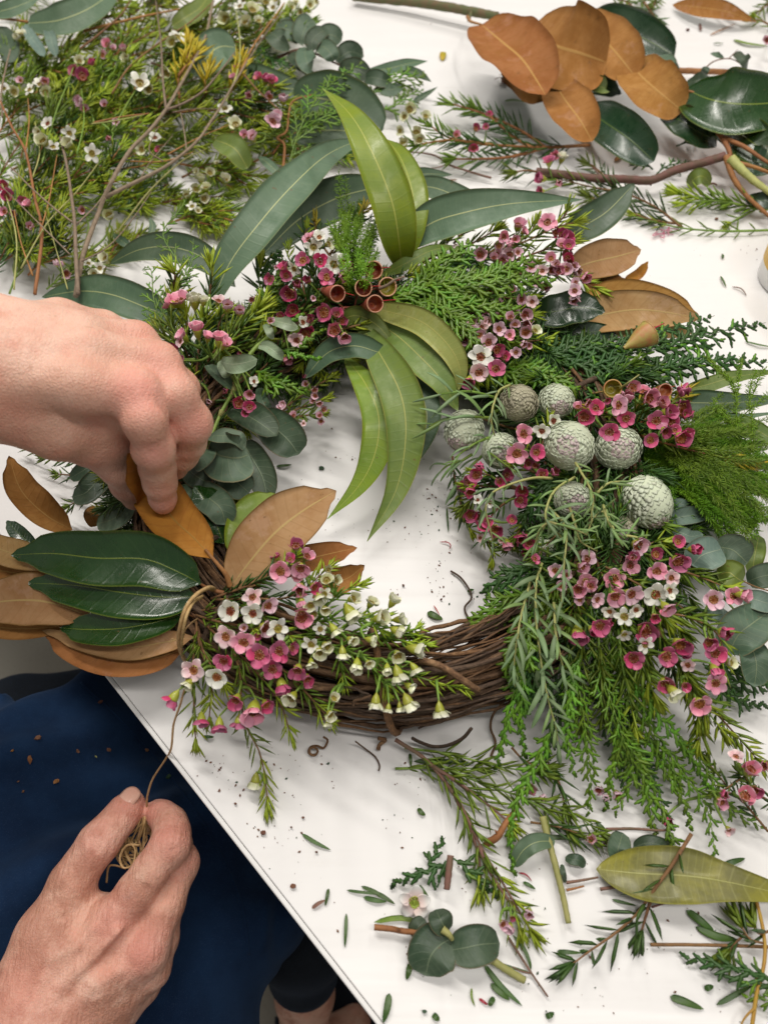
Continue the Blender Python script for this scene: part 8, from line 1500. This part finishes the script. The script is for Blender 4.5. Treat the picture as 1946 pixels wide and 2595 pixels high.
# single needles and leaf bits
for lab, k, pts, w in (
    ('dark needle pair near the table edge, thick end up', 'c7', [(1295, 430), (1350, 465), (1420, 500)], 16), ('short needle standing beside the red bit', 'c7', [(1410, 665), (1403, 700), (1395, 742)], 15), ('long straight needle alone on the lower table', 'c7', [(1486, 772), (1483, 850), (1479, 920)], 15),
    ('upper needle of the small bunch left of the white flower', 'c7', [(1550, 655), (1610, 680), (1665, 712)], 16), ('middle needle of the small bunch left of the white flower', 'c7', [(1487, 672), (1560, 682), (1650, 690)], 12), ('broad lower needle of the small bunch left of the white flower', 'c7', [(1560, 703), (1610, 715), (1660, 722)], 20),
    ('thick dark leaf bit at the bottom edge', 'c8', [(35, 1115), (25, 1180), (8, 1244)], 30), ('curled dark leaf bit left of the round leaves', 'c8', [(125, 985), (118, 1020), (108, 1058)], 26), ('long narrow leaf below the right round leaf', 'c8', [(440, 990), (510, 1080), (606, 1170)], 24), ('shorter dark leaf beside the long narrow leaf', 'c8', [(470, 1073), (510, 1110), (552, 1145)], 26),
    ('thin dark needle behind the pale stem piece', 'c8', [(500, 985), (560, 1005), (640, 1026)], 13), ('curved dark leaf along the reddish twig', 'c8', [(565, 865), (610, 920), (636, 980), (642, 1015)], 16), ('small curled green needle near the bottom', 'c8', [(388, 1092), (388, 1130), (402, 1172)], 10), ('dark oval leaf bit near the bottom', 'c8', [(485, 1132), (470, 1155), (468, 1172)], 24),
    ('dark straight leaf bit left of the bare-stemmed sprig', 'c8', [(755, 935), (800, 938), (862, 942)], 18), ('pointed leaf bit at the lower right', 'c8', [(1240, 1130), (1300, 1150), (1385, 1184)], 32), ('long dark leaf bit at the lower right', 'c8', [(1438, 1165), (1520, 1120), (1595, 1080)], 22), ('square green leaf bit at the lower right', 'c8', [(1388, 1098), (1405, 1090), (1426, 1085)], 24),
    ('broad dark leaf above the cedar tip', 'c8', [(1310, 758), (1370, 805), (1430, 850)], 34), ('second broad dark leaf above the cedar tip', 'c8', [(1350, 830), (1440, 870), (1530, 885)], 34), ('narrow dark leaf lying on the fallen leaf', 'c8', [(1195, 710), (1220, 650), (1245, 580)], 20), ('dark narrow leaf over the fallen leaf\'s far edge', 'c8', [(1470, 565), (1510, 550), (1562, 535)], 24),
    ('needle near the reddish twig', 'c8', [(990, 712), (1040, 725), (1095, 738)], 12), ('needle below the light strand', 'c8', [(608, 637), (635, 650), (662, 668)], 14), ('needle above the tan twig', 'c8', [(160, 650), (180, 675), (202, 702)], 16), ('needle at the left end of the clippings', 'c8', [(-30, 680), (10, 700), (60, 732)], 18),
    ('slim green leaf over the tan twig', 'c8', [(-30, 810), (60, 792), (130, 800), (205, 845)], 22), ('dark leaf under the vines\' lower right', 'c8', [(140, 118), (260, 118), (400, 130)], 22), ('small dark bit between vines and cut cedar', 'c8', [(158, 320), (172, 338), (190, 350)], 20), ('needle standing right of the vines', 'c8', [(122, 85), (126, 110), (128, 140)], 14),
    ('long dark leaf left of the small round leaf', 'c8', [(660, 440), (780, 445), (900, 442)], 20), ('dark bit beside the lilac flower', 'c8', [(920, 375), (940, 395), (966, 415)], 16), ('dark leaf bit at the bottom centre left', 'c8', [(222, 1205), (235, 1218), (250, 1232)], 26), ('dark leaf bit at the bottom centre', 'c8', [(706, 1216), (722, 1210), (742, 1198)], 24),
    ('dark oval leaf cut in the wreath hole', 'r6', [(1240, 545), (1300, 580), (1380, 612)], 62), ('needle upright in the wreath hole', 'c6', [(281, 12), (284, 60), (288, 118)], 9), ('dark needle pointing right below the round leaves', 'c3', [(1185, 917), (1220, 914), (1252, 910)], 14), ('tiny dark curl in the hole near the tendril', 'c6', [(370, 372), (382, 366), (398, 362)], 14),
    ('flat green needle in front of the magnolia leaves', 'c2', [(528, 432), (570, 428), (622, 436)], 14), ('needle below the single brown leaf', 'c2', [(1425, 183), (1445, 182), (1468, 184)], 8), ('pale green needle at the top right', 'c2', [(1510, 168), (1570, 185), (1659, 196)], 18), ('needle between the cup and the brown leaf', 'c2', [(1455, 1183), (1468, 1205), (1480, 1232)], 9),
    ('needle right of the brown leaf tips', 'c2', [(1463, 1088), (1466, 1098), (1465, 1110)], 10), ('needle above the lower left of the cup', 'c2', [(1490, 962), (1550, 930), (1600, 900)], 8), ('long thin needle at the far right edge above the fern', 'c4', [(1560, 380), (1620, 395), (1680, 405)], 10), ('dark needles at the foot of the hanging sprig', 'c7', [(870, 12), (895, 14), (918, 14)], 14)):
    bit(lab, k, pts, w, 'needle_dark' if 'green needle' not in lab and 'slim green' not in lab else 'needle')
for lab, k, pts, w, m_ in (
    ('red-brown bit beside the short needle', 'c7', [(1338, 750), (1365, 730), (1396, 714)], 16, 'stem_purple'), ('pink thread in the wreath hole', 'c6', [(250, 158), (285, 160), (298, 175), (290, 192)], 5, 'stigma'), ('red thread beside the oval leaf piece', 'r6', [(1295, 485), (1325, 530), (1350, 580)], 10, 'stigma'), ('red thread right of the torn leaf', 'c8', [(590, 597), (620, 605), (648, 635)], 7, 'stigma'),
    ('tan twig bit right of the single brown leaf', 'c2', [(1410, 148), (1460, 125), (1522, 98)], 7, 'stem_orange'), ('yellow bud left of the magnolia branch', 'c2', [(266, 220), (264, 238), (262, 258)], 28, 'needle_yellow'), ('curved brown bit left of the cup', 'c4', [(1505, 145), (1545, 155), (1568, 185)], 7, 'stem_purple'), ('brown dash near the round background leaf', 'c2', [(1000, 688), (1020, 675), (1045, 660)], 20, 'stem_orange'),
    ('brown bit at the top right of the table', 'c2', [(1366, 98), (1369, 115), (1370, 132)], 12, 'stem_purple'), ('tiny brown twig right of the forked twig', 'c2', [(275, 775), (300, 772), (325, 768)], 12, 'stem_brown'), ('red thread at the hole edge by the yellow leaf tips', 'c4', [(20, 1015), (35, 1003), (48, 995)], 6, 'stigma'), ('red bits near the bottom', 'c8', [(420, 1138), (440, 1152), (458, 1165)], 12, 'stigma')):
    bit(lab, k, pts, w, m_, 'clipping')
t = thing('pink_threads', 'small tangle of pink threads on the table right of the wreath', 'threads', P('c2', 1210, 1000, .001), GN)
for i in range(7):
    mb = MB(); x, y = 1200+rnd.uniform(-20, 30), 995+rnd.uniform(-10, 10); tube(mb, crom(LP('c2', [(x, y, .001), (x+rnd.uniform(-30, 30), y+rnd.uniform(-20, 20), .004), (x+rnd.uniform(-50, 70), y+rnd.uniform(-22, 26), .001)]), 10), .0004, 5); mb.build('thread', M['pet_pink'], t)
t = thing('dry_seed_case', 'tiny dry brown seed case left of the magnolia leaves', 'seed case', P('c2', 530, 342, .002), GN)
mb = MB(); c = P('c2', 532, 342, .004); lathe(mb, [(.0005, -.004), (.004, -.002), (.005, .001), (.003, .004), (.0005, .005)], 9, 0, c, wob=.2); mb.build('shell', M['bud'], t)
for i in range(6):
    mb = MB(); a = i*1.05; e = c+Vector((math.cos(a)*.012, math.sin(a)*.010, .001)); tube(mb, [c, c.lerp(e, .5)+Vector((0, 0, .003)), e], .0004, 4); mb.build('hair', M['bud'], t)
for x, y, r, m_, kk, lab in ((1130, 425, 14, 'crumb_brown', 'c7', 'square brown chip beside the hanging needle sprig'), (1258, 655, 14, 'crumb_brown', 'c7', 'square brown chip near the table edge, lower down'), (1010, 300, 7, 'crumb_brown', 'c7', 'small brown chip near the table edge'), (1300, 360, 7, 'crumb_brown', 'c7', 'small reddish chip above the dark needle pair'), (1358, 508, 6, 'crumb_brown', 'c7', 'small chip below the dark needle pair'), (1250, 402, 5, 'crumb_brown', 'c7', 'tiny dark chip left of the needle pair'),
    (185, 1192, 11, 'crumb_green', 'c8', 'dark green chip at the bottom edge'), (1380, 925, 12, 'crumb_green', 'c3', 'dark chip in the wreath hole'), (95, 345, 6, 'crumb_brown', 'c6', 'dark speck in the hole above the vines'), (258, 405, 5, 'crumb_brown', 'c6', 'dark speck by the tendril in the hole'), (25, 1080, 9, 'crumb_brown', 'c4', 'brown chip in the hole beside the leaf tips'), (1315, 125, 8, 'crumb_brown', 'c2', 'brown chip below the single brown magnolia leaf'),
    (1438, 937, 8, 'crumb_brown', 'c2', 'brown chip above the cup'), (750, 820, 8, 'crumb_brown', 'c1', 'dark chip on the table patch in the heap'), (715, 790, 14, 'bud', 'c1', 'dark red bud on the table patch in the heap'), (270, 1005, 6, 'crumb_green', 'r3', 'green speck left of the star-shaped tuft')):
    chip(lab, kk, x, y, r, m_)
# fine crumbs scattered over the table top
mb = MB(); pr = random.Random(9)
for reg, n in ((('c7', 800, 1450, 80, 900), 150), (('c5', 900, 1500, 1000, 1250), 40), (('c8', 0, 900, 150, 1240), 150), (('c8', 900, 1659, 700, 1240), 60), (('c6', 20, 420, 40, 460), 60), (('c3', 1250, 1600, 600, 1240), 60), (('c4', 0, 330, 880, 1250), 60), (('c2', 100, 1600, 0, 1250), 120), (('r3', 0, 320, 900, 1500), 40)):
    k, x0, x1, y0, y1 = reg
    cl = [(pr.uniform(x0, x1), pr.uniform(y0, y1)) for _ in range(max(3, n//12))]
    for i in range(int(n*.7)):
        if pr.random() < .6: q_ = pr.choice(cl); c = P(k, q_[0]+pr.gauss(0, 45), q_[1]+pr.gauss(0, 35), .0006)
        else: c = P(k, pr.uniform(x0, x1), pr.uniform(y0, y1), .0006)
        if (c-E0).dot(EN) < .006: continue
        r = pr.choice((.0002, .0002, .0003, .0003, .0004, .0007)); a = pr.uniform(0, 6); d = Vector((math.cos(a), math.sin(a), 0)); s_ = Vector((-d.y, d.x, 0))
        mb.add([c+d*r*1.6, c+s_*r, c-d*r*1.4, c-s_*r*.8, c+Vector((0, 0, r))], [(0, 1, 4), (1, 2, 4), (2, 3, 4), (3, 0, 4)], None, pr.choice((0, 0, 0, 1)))
o = mb.build('crumbs', [M['crumb_brown'], M['crumb_green']], None, 'stuff', False); tag(o, 'fine brown and green plant crumbs scattered over the white table', 'crumbs', None, 'stuff')
# flakes lying on the lap, dropped onto the cloth along the line of sight
bpy.context.view_layer.update()
sk = [o for o in person.children if o.name.startswith('navy_skirt')][0]
def drop(k, x, y):
    d = (P(k, x, y, -.2)-CAM).normalized(); mi = sk.matrix_world.inverted(); ok, loc, nor, _ = sk.ray_cast(mi @ CAM, (mi.to_3x3() @ d)); return (sk.matrix_world @ loc, nor) if ok else (None, None)
for x, y, r, m_, lab in ((265, 760, 24, 'crumb_green', 'dark green leaf flake on the knee'), (427, 850, 12, 'crumb_brown', 'tan flake near the top right of the lap'), (160, 1005, 16, 'bud', 'brown flake at the middle of the knee'), (125, 1090, 20, 'stem_orange', 'largest tan bark flake on the lap'), (330, 1055, 11, 'bud', 'red-brown flake right of the largest one'),
    (462, 1050, 11, 'bud', 'brown flake further right on the lap'), (240, 1190, 16, 'stem_orange', 'slanting tan flake above the thumb'), (625, 1055, 9, 'bud', 'small flake near the raffia string'), (52, 1055, 8, 'stem_orange', 'tiny tan flake at the left edge of the lap'), (408, 1080, 6, 'stem_pale', 'tiny pale flake on the lap'), (720, 1170, 15, 'crumb_green', 'dark green needle bit by the string on the lap'), (75, 1188, 6, 'bud', 'tiny brown flake low at the left of the lap'), (98, 1235, 6, 'bud', 'lowest tiny flake at the left of the lap')):
    p, nrm = drop('c5', x, y)
    if p is None: continue
    rm = r/1.693*MPP(p); mb = MB(); n = 7; A = nrm.orthogonal().normalized(); B = nrm.cross(A); vs = []
    for zz in (.0002, .0016):
        for i in range(n):
            a = 2*math.pi*i/n; q = rm*rnd.uniform(.65, 1.15); vs.append(p+A*math.cos(a)*q+B*math.sin(a)*q*.6+nrm*(zz+rnd.uniform(0, .0012)))
    mb.add(vs, [tuple(range(n, 2*n)), tuple(range(n-1, -1, -1))]+[(i, (i+1) % n, n+(i+1) % n, n+i) for i in range(n)])
    o = bpy.data.objects.new('bark_flake', mb.mesh('bark_flake', M[m_], p, False)); COL.objects.link(o); o.location = p; tag(o, lab, 'flake', 'flakes on the lap')
